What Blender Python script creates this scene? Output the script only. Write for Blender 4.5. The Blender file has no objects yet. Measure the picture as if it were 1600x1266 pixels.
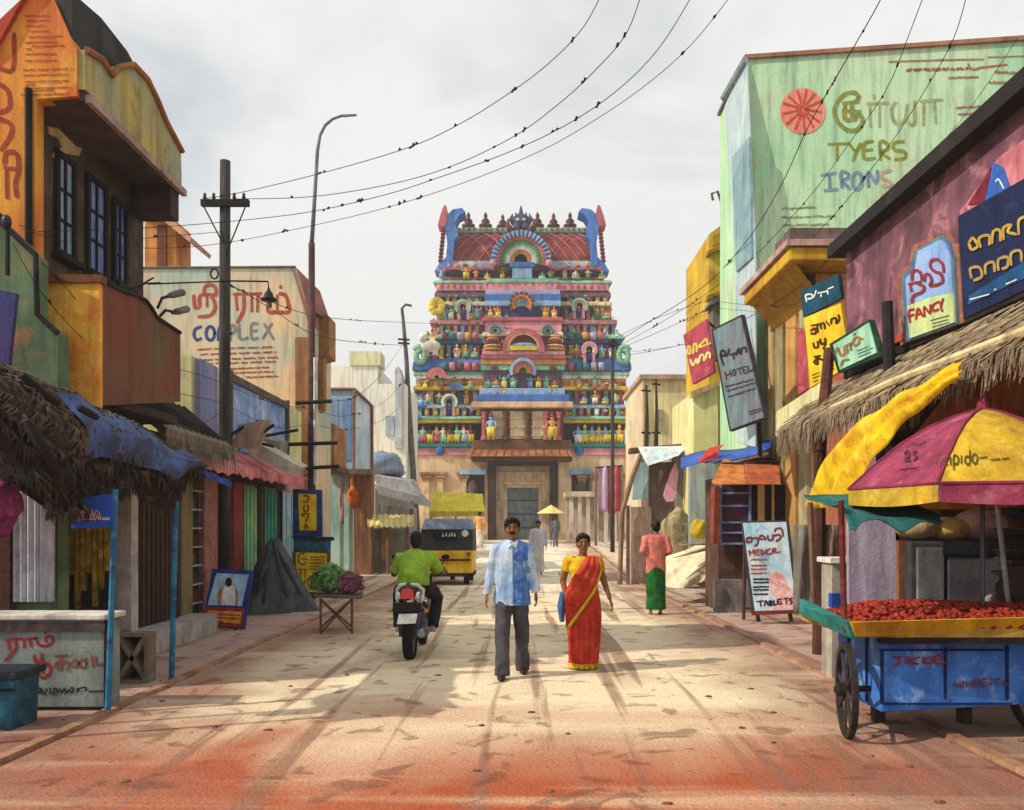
import bpy, bmesh, math, random
from mathutils import Vector, Matrix, noise as mnoise
random.seed(7)
R = math.radians
# ------------------------------------------------------------------ camera
SC = bpy.context.scene
COL = SC.collection
FPX, VX, VY, EYE = 1300.0, 815.0, 822.0, 1.6      # focal length and vanishing point, eye height
cam = bpy.data.cameras.new('camera'); CAM = bpy.data.objects.new('camera', cam); COL.objects.link(CAM)
CAM.location = (0, 0, EYE); CAM.rotation_euler = (R(90), 0, 0)
cam.sensor_width = 36.0; cam.lens = 36.0 * FPX / 1600.0
cam.shift_x = -(VX - 800) / 1600.0; cam.shift_y = (VY - 633) / 1600.0
cam.clip_start = 0.1; cam.clip_end = 3000
SC.camera = CAM
# ------------------------------------------------------------------ sky and sun
SUN_DIR = Vector((0.76, 0.27, -0.66)).normalized()       # the way the light travels
elev = math.asin(-SUN_DIR.z); azim = math.atan2(-SUN_DIR.x, -SUN_DIR.y)
world = bpy.data.worlds.new('World'); SC.world = world; world.use_nodes = True
nt = world.node_tree; nt.nodes.clear()
wo = nt.nodes.new('ShaderNodeOutputWorld'); bg = nt.nodes.new('ShaderNodeBackground')
sky = nt.nodes.new('ShaderNodeTexSky'); sky.sky_type = 'NISHITA'; sky.sun_disc = False
sky.sun_elevation = elev; sky.sun_rotation = azim; sky.dust_density = 0.4; sky.air_density = 1.0
tc = nt.nodes.new('ShaderNodeTexCoord')
mp = nt.nodes.new('ShaderNodeMapping'); mp.inputs['Scale'].default_value = (1.0, 1.0, 2.2)
ns = nt.nodes.new('ShaderNodeTexNoise'); ns.inputs['Scale'].default_value = 2.1; ns.inputs['Detail'].default_value = 5; ns.inputs['Roughness'].default_value = 0.5
ns.inputs['Distortion'].default_value = 0.4
rp = nt.nodes.new('ShaderNodeValToRGB'); rp.color_ramp.elements[0].position = 0.34; rp.color_ramp.elements[1].position = 0.50
rp.color_ramp.elements[0].color = (0.62, 0.62, 0.62, 1); rp.color_ramp.elements[1].color = (1, 1, 1, 1)
ns2 = nt.nodes.new('ShaderNodeTexNoise'); ns2.inputs['Scale'].default_value = 3.4; ns2.inputs['Detail'].default_value = 4
cm = nt.nodes.new('ShaderNodeMix'); cm.data_type = 'RGBA'
cm.inputs[6].default_value = (7.4, 7.5, 7.45, 1); cm.inputs[7].default_value = (8.3, 8.3, 8.1, 1)
mx = nt.nodes.new('ShaderNodeMix'); mx.data_type = 'RGBA'
L = nt.links.new
L(tc.outputs['Generated'], mp.inputs['Vector']); L(mp.outputs['Vector'], ns.inputs['Vector']); L(mp.outputs['Vector'], ns2.inputs['Vector'])
L(ns.outputs['Fac'], rp.inputs['Fac']); L(ns2.outputs['Fac'], cm.inputs[0])
L(rp.outputs['Color'], mx.inputs[0]); L(sky.outputs['Color'], mx.inputs[6]); L(cm.outputs[2], mx.inputs[7])
L(mx.outputs[2], bg.inputs['Color']); bg.inputs['Strength'].default_value = 0.10
L(bg.outputs['Background'], wo.inputs['Surface'])
sl = bpy.data.lights.new('sun', 'SUN'); sl.energy = 3.4; sl.angle = R(0.6); sl.color = (1.0, 0.91, 0.77)
SUN = bpy.data.objects.new('sun', sl); COL.objects.link(SUN)
SUN.rotation_euler = SUN_DIR.to_track_quat('-Z', 'Y').to_euler(); SUN.location = (-10, -4, 20)
vs = SC.view_settings; vs.view_transform = 'Standard'; vs.look = 'None'; vs.exposure = 0.20; vs.gamma = 1.0; vs.use_curve_mapping = False
SC.cycles.use_denoising = True
SC.cycles.max_bounces = 6; SC.cycles.diffuse_bounces = 3; SC.cycles.glossy_bounces = 2; SC.cycles.transmission_bounces = 3; SC.cycles.transparent_max_bounces = 6
# ------------------------------------------------------------------ measuring helpers (photo pixel at a known distance -> metres)
def P(px, py, Y): return Vector(((px - VX) / FPX * Y, Y, EYE - (py - VY) / FPX * Y))
def PX(px, py, X):
    Y = X * FPX / (px - VX); return Vector((X, Y, EYE - (py - VY) / FPX * Y))
def plane_proj(p0, p1, p2):
    """pixel -> point of the plane through three points"""
    n = (p1 - p0).cross(p2 - p0).normalized(); o = Vector((0, 0, EYE))
    if n.dot(o - p0) < 0: n = -n
    def f(px, py, off=0.0):
        d = Vector(((px - VX) / FPX, 1.0, -(py - VY) / FPX))
        t = (p0 + n * off - o).dot(n) / d.dot(n)
        return o + d * t
    return f
def gz(y):
    t = min(1.0, max(0.0, (y - 22.0) / 20.0)); return 0.6 * t * t * (3 - 2 * t)
# ------------------------------------------------------------------ materials
def lin(h):
    h = h.lstrip('#'); c = [int(h[i:i + 2], 16) / 255 for i in (0, 2, 4)]
    return tuple(x / 12.92 if x <= 0.04045 else ((x + 0.055) / 1.055) ** 2.4 for x in c) + (1.0,)
MATS = {}
def M(c1, c2=None, c3=None, sc=1.2, amt=0.55, rough=0.85, bump=0.25, metal=0.0, grain=0.16, streak=None, fine=45.0):
    """painted, weathered surface: c1 washed unevenly into c2, with blotched stains of c3"""
    key = (c1, c2, c3, sc, amt, rough, bump, metal, grain, streak, fine)
    if key in MATS: return MATS[key]
    m = bpy.data.materials.new('paint_' + c1.lstrip('#')); m.use_nodes = True
    t = m.node_tree; N = t.nodes; b = N['Principled BSDF']; l = t.links.new
    a1 = lin(c1); a2 = lin(c2) if c2 else tuple(min(1, x * 0.62) for x in a1[:3]) + (1,)
    a3 = lin(c3) if c3 else tuple(x * 0.45 for x in a1[:3]) + (1,)
    g = N.new('ShaderNodeNewGeometry'); mpn = N.new('ShaderNodeMapping')
    mpn.inputs['Scale'].default_value = streak or (1, 1, 1); l(g.outputs['Position'], mpn.inputs['Vector'])
    n1 = N.new('ShaderNodeTexNoise'); n1.inputs['Scale'].default_value = sc; n1.inputs['Detail'].default_value = 5; n1.inputs['Roughness'].default_value = 0.55; n1.inputs['Distortion'].default_value = 0.8
    l(mpn.outputs[0], n1.inputs['Vector'])
    r1 = N.new('ShaderNodeMapRange'); r1.inputs[1].default_value = 0.36; r1.inputs[2].default_value = 0.66; l(n1.outputs['Fac'], r1.inputs[0])
    x1 = N.new('ShaderNodeMix'); x1.data_type = 'RGBA'; x1.inputs[6].default_value = a1; x1.inputs[7].default_value = a2; l(r1.outputs[0], x1.inputs[0])
    n2 = N.new('ShaderNodeTexNoise'); n2.inputs['Scale'].default_value = sc * 1.9; n2.inputs['Detail'].default_value = 7; n2.inputs['Roughness'].default_value = 0.62; n2.inputs['Distortion'].default_value = 0.5
    vo = N.new('ShaderNodeVectorMath'); vo.operation = 'ADD'; vo.inputs[1].default_value = (13.1, 4.7, 8.9); l(mpn.outputs[0], vo.inputs[0]); l(vo.outputs[0], n2.inputs['Vector'])
    r2 = N.new('ShaderNodeMapRange'); r2.inputs[1].default_value = 0.54; r2.inputs[2].default_value = 0.70; r2.inputs[4].default_value = amt; l(n2.outputs['Fac'], r2.inputs[0])
    x2 = N.new('ShaderNodeMix'); x2.data_type = 'RGBA'; x2.inputs[7].default_value = a3; l(r2.outputs[0], x2.inputs[0]); l(x1.outputs[2], x2.inputs[6])
    n3 = N.new('ShaderNodeTexNoise'); n3.inputs['Scale'].default_value = fine; n3.inputs['Detail'].default_value = 3; l(g.outputs['Position'], n3.inputs['Vector'])
    r3 = N.new('ShaderNodeMapRange'); r3.inputs[1].default_value = 0.25; r3.inputs[2].default_value = 0.75; r3.inputs[3].default_value = 1 - grain; r3.inputs[4].default_value = 1 + grain; l(n3.outputs['Fac'], r3.inputs[0])
    x3 = N.new('ShaderNodeMix'); x3.data_type = 'RGBA'; x3.blend_type = 'MULTIPLY'; x3.inputs[0].default_value = 1.0; l(x2.outputs[2], x3.inputs[6]); l(r3.outputs[0], x3.inputs[7])
    if bump:        # rain streaks and run-down grime
        mq = N.new('ShaderNodeMapping'); mq.inputs['Scale'].default_value = (4.5, 4.5, .45); l(g.outputs['Position'], mq.inputs['Vector'])
        n4 = N.new('ShaderNodeTexNoise'); n4.inputs['Scale'].default_value = 1.6 * min(1.0, fine / 30); n4.inputs['Detail'].default_value = 6; n4.inputs['Roughness'].default_value = 0.65; l(mq.outputs[0], n4.inputs['Vector'])
        r4 = N.new('ShaderNodeMapRange'); r4.inputs[1].default_value = 0.46; r4.inputs[2].default_value = 0.72; r4.inputs[3].default_value = 1.0; r4.inputs[4].default_value = 0.58; l(n4.outputs['Fac'], r4.inputs[0])
        x4 = N.new('ShaderNodeMix'); x4.data_type = 'RGBA'; x4.blend_type = 'MULTIPLY'; x4.inputs[0].default_value = 1.0; l(x3.outputs[2], x4.inputs[6]); l(r4.outputs[0], x4.inputs[7]); x3 = x4
    l(x3.outputs[2], b.inputs['Base Color'])
    b.inputs['Roughness'].default_value = rough; b.inputs['Metallic'].default_value = metal
    b.inputs['Specular IOR Level'].default_value = 0.25
    if bump:
        bp = N.new('ShaderNodeBump'); bp.inputs['Strength'].default_value = bump; bp.inputs['Distance'].default_value = 0.02
        ad = N.new('ShaderNodeMath'); ad.operation = 'ADD'; l(n3.outputs['Fac'], ad.inputs[0]); l(n2.outputs['Fac'], ad.inputs[1])
        l(ad.outputs[0], bp.inputs['Height']); l(bp.outputs[0], b.inputs['Normal'])
    MATS[key] = m; return m
def INK(c, amt=0.35): return M(c, None, None, sc=9.0, amt=amt, rough=0.8, bump=0.0, grain=0.1)
def GLASS(c='#a9bdd0'):
    key = ('glass', c)
    if key in MATS: return MATS[key]
    m = bpy.data.materials.new('window_glass'); m.use_nodes = True; b = m.node_tree.nodes['Principled BSDF']
    b.inputs['Base Color'].default_value = lin(c); b.inputs['Roughness'].default_value = 0.12; b.inputs['Specular IOR Level'].default_value = 0.6
    MATS[key] = m; return m
# ------------------------------------------------------------------ mesh building
class MB:
    def __init__(s): s.v = []; s.f = []; s.mi = []; s.cur = 0
    def face(s, *i): s.f.append(tuple(i)); s.mi.append(s.cur)
    def pts(s, ps):
        n = len(s.v); s.v.extend(tuple(p) for p in ps); return n
    def box(s, a, b):
        x0, x1 = sorted((a[0], b[0])); y0, y1 = sorted((a[1], b[1])); z0, z1 = sorted((a[2], b[2]))
        n = s.pts([(x0, y0, z0), (x1, y0, z0), (x1, y1, z0), (x0, y1, z0), (x0, y0, z1), (x1, y0, z1), (x1, y1, z1), (x0, y1, z1)])
        for q in ((3, 2, 1, 0), (4, 5, 6, 7), (0, 1, 5, 4), (1, 2, 6, 5), (2, 3, 7, 6), (3, 0, 4, 7)): s.face(*[n + k for k in q])
        return s
    def slab(s, poly, off):
        """polygon (3D points) extruded by vector off"""
        off = Vector(off); k = len(poly); n = s.pts(list(poly) + [Vector(p) + off for p in poly])
        s.face(*[n + i for i in range(k)][::-1]); s.face(*[n + k + i for i in range(k)])
        for i in range(k): j = (i + 1) % k; s.face(n + i, n + j, n + k + j, n + k + i)
        return s
    def tube(s, path, rad, sides=8, flat=1.0, cap=True, up=None):
        path = [Vector(p) for p in path]; k = len(path)
        if not hasattr(rad, '__len__'): rad = [rad] * k
        rings = []
        ref = None
        for i, p in enumerate(path):
            d = (path[min(i + 1, k - 1)] - path[max(i - 1, 0)])
            if d.length < 1e-9: d = Vector((0, 0, 1))
            d.normalize()
            if ref is None:
                ref = Vector(up) if up else (Vector((1, 0, 0)) if abs(d.x) < 0.8 else Vector((0, 1, 0)))
            u = ref - d * ref.dot(d)
            if u.length < 1e-6: u = d.orthogonal()
            u.normalize(); w = d.cross(u); ref = u
            rings.append(s.pts([p + u * (math.cos(a) * rad[i]) + w * (math.sin(a) * rad[i] * flat) for a in [2 * math.pi * q / sides for q in range(sides)]]))
        for a, b in zip(rings, rings[1:]):
            for q in range(sides): r2 = (q + 1) % sides; s.face(a + q, a + r2, b + r2, b + q)
        if cap:
            s.face(*[rings[0] + q for q in range(sides)][::-1]); s.face(*[rings[-1] + q for q in range(sides)])
        return s
    def lathe(s, c, prof, seg=12, ax='z', squash=1.0):
        c = Vector(c); rings = []
        for r, h in prof:
            ps = []
            for q in range(seg):
                a = 2 * math.pi * q / seg; x, y = math.cos(a) * r, math.sin(a) * r * squash
                ps.append(c + (Vector((x, y, h)) if ax == 'z' else Vector((h, x, y)) if ax == 'x' else Vector((x, h, y))))
            rings.append(s.pts(ps))
        for a, b in zip(rings, rings[1:]):
            for q in range(seg): r2 = (q + 1) % seg; s.face(a + q, a + r2, b + r2, b + q)
        s.face(*[rings[0] + q for q in range(seg)][::-1]); s.face(*[rings[-1] + q for q in range(seg)])
        return s
    def ball(s, c, r, seg=10, rings=7, rot=None):
        c = Vector(c); r = Vector((r, r, r)) if not hasattr(r, '__len__') else Vector(r); idx = []
        for i in range(rings + 1):
            t = math.pi * (0.04 + 0.92 * i / rings); ps = []
            for q in range(seg):
                a = 2 * math.pi * q / seg; p = Vector((math.sin(t) * math.cos(a) * r.x, math.sin(t) * math.sin(a) * r.y, -math.cos(t) * r.z))
                if rot: p = rot @ p
                ps.append(c + p)
            idx.append(s.pts(ps))
        for a, b in zip(idx, idx[1:]):
            for q in range(seg): r2 = (q + 1) % seg; s.face(a + q, a + r2, b + r2, b + q)
        s.face(*[idx[0] + q for q in range(seg)][::-1]); s.face(*[idx[-1] + q for q in range(seg)])
        return s
    def grid(s, rows, thick=None):
        """rows of 3D points -> sheet; thick = vector for a second side"""
        k = len(rows[0]); n = s.pts([p for r in rows for p in r])
        for i in range(len(rows) - 1):
            for j in range(k - 1): a = n + i * k + j; s.face(a, a + 1, a + k + 1, a + k)
        if thick is not None:
            t = Vector(thick); m = s.pts([Vector(p) + t for r in rows for p in r])
            for i in range(len(rows) - 1):
                for j in range(k - 1): a = m + i * k + j; s.face(a, a + k, a + k + 1, a + 1)
            b = [i * k for i in range(len(rows))]; R_ = [i * k + k - 1 for i in range(len(rows))]
            for seq in (b, R_, list(range(k)), [(len(rows) - 1) * k + j for j in range(k)]):
                for p, q in zip(seq, seq[1:]): s.face(n + p, n + q, m + q, m + p)
        return s
    def mesh(s, name):
        me = bpy.data.meshes.new(name); me.from_pydata([tuple(v) for v in s.v], [], s.f)
        for p, i in zip(me.polygons, s.mi): p.material_index = i
        me.validate(); bm = bmesh.new(); bm.from_mesh(me); bmesh.ops.recalc_face_normals(bm, faces=bm.faces); bm.to_mesh(me); bm.free()
        return me
    def build(s, name, mat, parent=None, smooth=False, bevel=0.0, kind=None):
        return link(name, s.mesh(name), mat, parent, smooth, bevel, kind)
def link(name, me, mat, parent=None, smooth=False, bevel=0.0, kind=None):
    o = bpy.data.objects.new(name, me); COL.objects.link(o)
    for m in (mat if isinstance(mat, (list, tuple)) else [mat]): me.materials.append(m)
    if smooth:
        for p in me.polygons: p.use_smooth = True
    if bevel:
        bv = o.modifiers.new('bevel', 'BEVEL'); bv.width = bevel; bv.segments = 2; bv.limit_method = 'ANGLE'
    if parent is not None: adopt(o, parent)
    if kind: o['kind'] = kind
    return o
def origin_of(o):
    v = o.location.copy()
    if o.parent is not None: v = v + origin_of(o.parent)
    return v
def adopt(o, parent):
    o.parent = parent
    o.matrix_parent_inverse = WORLD_INV.get(parent.name, Matrix.Identity(4))
WORLD_INV = {}
def tag(o, label=None, cat=None, group=None, kind=None):
    if label: o['label'] = label
    if cat: o['category'] = cat
    if group: o['group'] = group
    if kind: o['kind'] = kind
    return o
def thing(name, label, cat, loc=(0, 0, 0), group=None, rotz=0.0, local=False):
    """an Empty at the thing's base; with local=True its parts are modelled around (0,0,0)"""
    o = bpy.data.objects.new(name, None); COL.objects.link(o); o.location = loc; o.rotation_euler = (0, 0, rotz); o.empty_display_size = 0.2
    tag(o, label, cat, group)
    if not local: WORLD_INV[o.name] = Matrix.Translation(-Vector(loc))
    return o
def copy_tree(o, parent=None):
    c = o.copy(); COL.objects.link(c)
    if parent is not None: c.parent = parent
    if o.name in WORLD_INV: WORLD_INV[c.name] = WORLD_INV[o.name]
    for ch in list(o.children): copy_tree(ch, c)
    return c
def single(name, mb, mat, label, cat, group=None, smooth=False, bevel=0.0):
    return tag(mb.build(name, mat, None, smooth, bevel), label, cat, group)
# ------------------------------------------------------------------ brush lettering
def curve2(pl, k=4):
    if len(pl) < 3: return [Vector(p) for p in pl]
    pts = [Vector(p) for p in pl]; out = []
    for i in range(len(pts) - 1):
        p0, p1, p2, p3 = pts[max(i - 1, 0)], pts[i], pts[i + 1], pts[min(i + 2, len(pts) - 1)]
        for q in range(k):
            t = q / k; t2, t3 = t * t, t * t * t
            out.append(0.5 * ((2 * p1) + (p2 - p0) * t + (2 * p0 - 5 * p1 + 4 * p2 - p3) * t2 + (3 * p1 - p0 - 3 * p2 + p3) * t3))
    out.append(pts[-1]); return out
def lettering(strokes, w, proj, mat, parent, name='lettering', zoom=(0, 0, 1.0), off=0.004, smooth=True):
    """brush strokes traced on a sign's own plane, one object per letter; w = brush width in pixels"""
    if name not in ('lettering', 'painted_letters', 'letter_outline'):
        o = brush(strokes, w, proj, mat, parent, name, zoom, off, smooth)
        if name == 'small_lettering': o['kind'] = 'stuff'
        return o
    boxes = []
    for st in strokes:
        xs_, ys_ = [p[0] for p in st], [p[1] for p in st]; g = w * zoom[2] * .35
        b = [min(xs_) - g, min(ys_) - g, max(xs_) + g, max(ys_) + g, [st]]; merged = True
        while merged:
            merged = False
            for q in boxes:
                ox = min(b[2], q[2]) - max(b[0], q[0]); oy = min(b[3], q[3]) - max(b[1], q[1])
                if ox > .3 * min(b[2] - b[0], q[2] - q[0]) and oy > -2.5 * g:
                    b = [min(b[0], q[0]), min(b[1], q[1]), max(b[2], q[2]), max(b[3], q[3]), q[4] + b[4]]; boxes.remove(q); merged = True; break
        boxes.append(b)
    return [brush(b[4], w, proj, mat, parent, 'letter', zoom, off, smooth) for b in boxes]
def brush(strokes, w, proj, mat, parent, name='lettering', zoom=(0, 0, 1.0), off=0.004, smooth=True):
    mb = MB(); rnd = random.Random(len(strokes) * 13 + int(w * 10)); ox, oy, zs = zoom; cnt = 0
    for st in strokes:
        pl = curve2([(ox + a / zs, oy + b / zs) for a, b in st]) if smooth else [Vector((ox + a / zs, oy + b / zs)) for a, b in st]
        cnt += 1; o2 = off + 0.0006 * (cnt % 7)
        if len(pl) == 1: pl = [pl[0] - Vector((w * .25, 0)), pl[0] + Vector((w * .25, 0))]
        L_, R_ = [], []
        for i, p in enumerate(pl):
            d = pl[min(i + 1, len(pl) - 1)] - pl[max(i - 1, 0)]
            if d.length < 1e-6: d = Vector((1, 0))
            d.normalize(); nrm = Vector((-d.y, d.x)); hw = w * 0.5 * rnd.uniform(0.86, 1.14)
            q = p + d * (-w * .3 if i == 0 else w * .3 if i == len(pl) - 1 else 0)
            if i in (0, len(pl) - 1): hw *= 0.8
            L_.append(proj(*(q + nrm * hw), o2)); R_.append(proj(*(q - nrm * hw), o2))
        n = mb.pts(L_ + R_); k = len(L_)
        for i in range(k - 1): mb.face(n + i, n + i + 1, n + k + i + 1, n + k + i)
    return mb.build(name, mat, parent)
def rows(x0, x1, y, slope=0.0, n=4, seed=0, jit=1.0):
    """one line of small illegible brushed words"""
    r = random.Random(seed); out = []; x = x0
    while x < x1 - 3:
        e = min(x1, x + (x1 - x0) / n * r.uniform(.5, 1.3)); pts = []; k = max(2, int((e - x) / 4))
        for i in range(k + 1):
            xx = x + (e - x) * i / k; pts.append((xx, y + slope * (xx - x0) + r.uniform(-jit, jit)))
        out.append(pts); x = e + (x1 - x0) * 0.04
    return out
def ell(cx, cy, rx, ry, k=12): return [(cx + rx * math.cos(2 * math.pi * i / k), cy + ry * math.sin(2 * math.pi * i / k)) for i in range(k + 1)]
def poly_on(proj, pts, off=0.0, zoom=(0, 0, 1.0)):
    ox, oy, zs = zoom; return [proj(ox + a / zs, oy + b / zs, off) for a, b in pts]
def panel(name, proj, pts, mat, parent, off=0.0, thick=0.03, zoom=(0, 0, 1.0), bevel=0.0):
    a = poly_on(proj, pts, off, zoom)
    nrm = (a[1] - a[0]).cross(a[2] - a[0]).normalized()
    if nrm.dot(Vector((0, 0, EYE)) - a[0]) < 0: nrm = -nrm
    return MB().slab(a, -nrm * thick).build(name, mat, parent, bevel=bevel)
def lumpy(c, r, seed=0, amt=.3, seg=24, rings=16):
    """an irregular heap or bundle"""
    mb = MB().ball((0, 0, 0), 1.0, seg, rings); c = Vector(c)
    mb.v = [tuple(c + Vector((Vector(v).x * r[0], Vector(v).y * r[1], Vector(v).z * r[2])) * (1 + amt * mnoise.noise(Vector(v) * 1.6 + Vector((seed, 0, 0))) + amt * .5 * mnoise.noise(Vector(v) * 4 + Vector((0, seed, 0))))) for v in mb.v]
    return mb
def fplane(Y): return plane_proj(Vector((0, Y, 0)), Vector((1, Y, 0)), Vector((0, Y, 1)))
def splane(X): return plane_proj(Vector((X, 0, 0)), Vector((X, 1, 0)), Vector((X, 0, 1)))
def aplane(pa, pb): return plane_proj(pa, pb, pa + Vector((0, 0, 1)))
# ================================================================== the ground
def ground_mat(name, near, mid, far, stain, sx=1.0, edge=None):
    m = bpy.data.materials.new(name); m.use_nodes = True; t = m.node_tree; N = t.nodes; b = N['Principled BSDF']; l = t.links.new
    g = N.new('ShaderNodeNewGeometry'); sp = N.new('ShaderNodeSeparateXYZ'); l(g.outputs['Position'], sp.inputs[0])
    def noise(sc, scale, det=6, dist=0.6, off=(0, 0, 0)):
        mp_ = N.new('ShaderNodeMapping'); mp_.inputs['Scale'].default_value = scale; mp_.inputs['Location'].default_value = off; l(g.outputs['Position'], mp_.inputs[0])
        n = N.new('ShaderNodeTexNoise'); n.inputs['Scale'].default_value = sc; n.inputs['Detail'].default_value = det; n.inputs['Distortion'].default_value = dist; l(mp_.outputs[0], n.inputs['Vector']); return n.outputs['Fac']
    def rng(f, a, b_, c=0.0, d=1.0):
        r = N.new('ShaderNodeMapRange'); r.inputs[1].default_value = a; r.inputs[2].default_value = b_; r.inputs[3].default_value = c; r.inputs[4].default_value = d; l(f, r.inputs[0]); return r.outputs[0]
    def mix(f, A, B, mode='MIX'):
        x = N.new('ShaderNodeMix'); x.data_type = 'RGBA'; x.blend_type = mode
        for i, v in ((0, f), (6, A), (7, B)):
            if isinstance(v, (tuple, float)): x.inputs[i].default_value = v
            else: l(v, x.inputs[i])
        return x.outputs[2]
    # red laterite earth near, sandy worn concrete farther up the street; the border wanders
    n1 = noise(0.35, (1, 1, 1), 5, 1.0)
    ad = N.new('ShaderNodeMath'); ad.operation = 'MULTIPLY_ADD'; l(n1, ad.inputs[0]); ad.inputs[1].default_value = 5.0; l(sp.outputs['Y'], ad.inputs[2])
    c = mix(rng(ad.outputs[0], 7.6, 10.2), lin(near), lin(mid))
    c = mix(rng(ad.outputs[0], 17, 30), c, lin(far))
    if edge:        # earth drifted in from both sides
        ab = N.new('ShaderNodeMath'); ab.operation = 'ABSOLUTE'; l(sp.outputs['X'], ab.inputs[0])
        a3 = N.new('ShaderNodeMath'); a3.operation = 'MULTIPLY_ADD'; l(noise(0.7, (1, .6, 1), 6, 1.0, (5, 5, 0)), a3.inputs[0]); a3.inputs[1].default_value = 3.0; l(ab.outputs[0], a3.inputs[2])
        c = mix(rng(a3.outputs[0], 3.2, 4.6, 0, .85), c, lin(edge))
    c = mix(rng(noise(1.3, (1.0 * sx, 1.0, 1)), 0.5, 0.72, 0, 0.5), c, lin(stain))
    c = mix(rng(noise(1.0, (3.4, 0.13, 1), 4, 0.4, (3, 1, 0)), 0.555, 0.625, 0, 0.72), c, lin('#8a6252'))      # wheel tracks along the street
    c = mix(rng(noise(0.9, (0.25, 1.8, 1), 5, 0.4, (7, 2, 0)), 0.55, 0.7, 0, 0.42), c, lin('#ead6b2'))     # dried silt across it
    c = mix(rng(noise(3.0, (1, 1, 1), 9, 0.6, (1, 9, 0)), 0.58, 0.64, 0, 0.55), c, lin('#6b4436'))
    f = noise(38.0, (1, 1, 1), 3, 0)
    c = mix(1.0, c, rng(f, 0.25, 0.75, 0.84, 1.14), 'MULTIPLY')
    l(c, b.inputs['Base Color']); b.inputs['Roughness'].default_value = 0.93; b.inputs['Specular IOR Level'].default_value = 0.15
    bp = N.new('ShaderNodeBump'); bp.inputs['Strength'].default_value = 0.5; bp.inputs['Distance'].default_value = 0.03
    a2 = N.new('ShaderNodeMath'); a2.operation = 'ADD'; l(f, a2.inputs[0]); l(noise(5.0, (1, 1, 1)), a2.inputs[1]); l(a2.outputs[0], bp.inputs['Height']); l(bp.outputs[0], b.inputs['Normal'])
    return m
def sheet(name, xs, ys, mat, dz=0.0, rough=0.0):
    mb = MB(); rws = []
    for y in ys:
        rws.append([(x, y, gz(y) + dz + (rough * mnoise.noise(Vector((x * .8, y * .8, 3))) if rough else 0)) for x in xs])
    mb.grid(rws); o = mb.build(name, mat, smooth=True); o['kind'] = 'structure'; return o
ys = [-60, -10] + [i * 1.0 for i in range(0, 64)] + [70, 90, 150, 250, 450]
xs = [-410, -200, -80, -30, -15] + [i * .75 for i in range(-14, 15)] + [15, 30, 80, 200, 410]
sheet('ground', xs, ys, ground_mat('earth', '#7d4632', '#b5988a', '#d6c4ae', '#7a5048'))
sheet('street', [-3.45 + i * .3 for i in range(23)], [i * 0.6 for i in range(0, 96)], ground_mat('worn_street', '#a85434', '#e8d6b4', '#eadfca', '#a8785e', 0.7, '#94695a'), 0.006, 0.0)
for sx, nm in ((-3.55, 'left'), (3.25, 'right')):        # shallow stone edging on both sides of the street
    mb = MB(); rw = []
    for i in range(0, 60):
        y = 3.0 + i * 0.8; w = 0.02 * mnoise.noise(Vector((sx, y, 0)))
        rw.append([(sx + w - .05, y, gz(y) - .01), (sx + w - .04, y, gz(y) + .035), (sx + w + .05, y, gz(y) + .035), (sx + w + .06, y, gz(y) - .01)])
    mb.grid(rw); o = mb.build('kerb_' + nm, M('#b98f6c', '#8f6450', '#6d4a3e', sc=2)); o['kind'] = 'structure'
# pebbles and clods strewn over the foreground earth
mb = MB(); rr = random.Random(3)
for i in range(230):
    y = rr.uniform(4.4, 9.0); x = rr.choice((rr.uniform(-5, -1.8), rr.uniform(1.4, 4.6), rr.uniform(-4, 4))); r = rr.choice((.006, .009, .012, .024))
    mb.ball((x, y, r * .35), (r * rr.uniform(.8, 1.9), r * rr.uniform(.7, 1.3), r * .5), 6, 4)
o = mb.build('pebbles', M('#8a5a42', '#5a382c', '#c9a483', sc=6), smooth=True); tag(o, 'small stones and clods of earth strewn over the red foreground', 'pebbles', kind='stuff')

# ================================================================== the temple tower (gopuram)
TS = 60.0 / FPX
def TX(px): return (px - VX) * TS
def TZ(py):
    tab = ((900, 0), (712, 0), (410, 2.4), (366, 4.6), (300, 5.0)); d = 0
    for (a, da), (b, db) in zip(tab, tab[1:]):
        if b <= py <= a: d = da + (db - da) * (a - py) / (a - b)
    return EYE + (VY - py) * TS * (1 + d / 60)      # the storeys step back as they rise
def T(px, py, dy=0.0): return Vector((TX(px), 60.0 + dy, TZ(py)))
GOP = thing('temple_tower', 'tall painted temple gateway tower with tiers of statues closing the street', 'temple', (0, 60, gz(60)))
C = dict(pink='#e79aa4', rose='#c8626a', blue='#3f74c4', sky='#92b9dd', mint='#86c9a6', teal='#2f7c80', yellow='#efcf3f', orange='#de9448', maroon='#7d3036', brown='#6c4529',
         cream='#eedfb9', white='#f1ece2', dark='#33262b', navy='#2b3a78', green='#4d8a4c', plum='#6d5370', lav='#b9aecd', stone='#cfae86', peach='#efc39a')
def soften(h, k=.06, to='#cdbfae'):      # tower colours blended slightly towards a warm grey
    return '#' + ''.join('%02x' % round(int(h[i:i + 2], 16) * (1 - k) + int(to[i:i + 2], 16) * k) for i in (1, 3, 5))
def TM(c): return M(soften(C[c]), None, None, sc=0.9, amt=0.5, rough=0.75, bump=0.15, fine=9.0)
def tbox(x0, x1, yb, yt, dy, depth, col, name='moulding', bevel=0.05):
    mb = MB().box(T(x0, yb, dy), Vector((TX(x1), 60 + dy + depth, TZ(yt))))
    return mb.build(name, TM(col), GOP, bevel=bevel)
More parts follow.
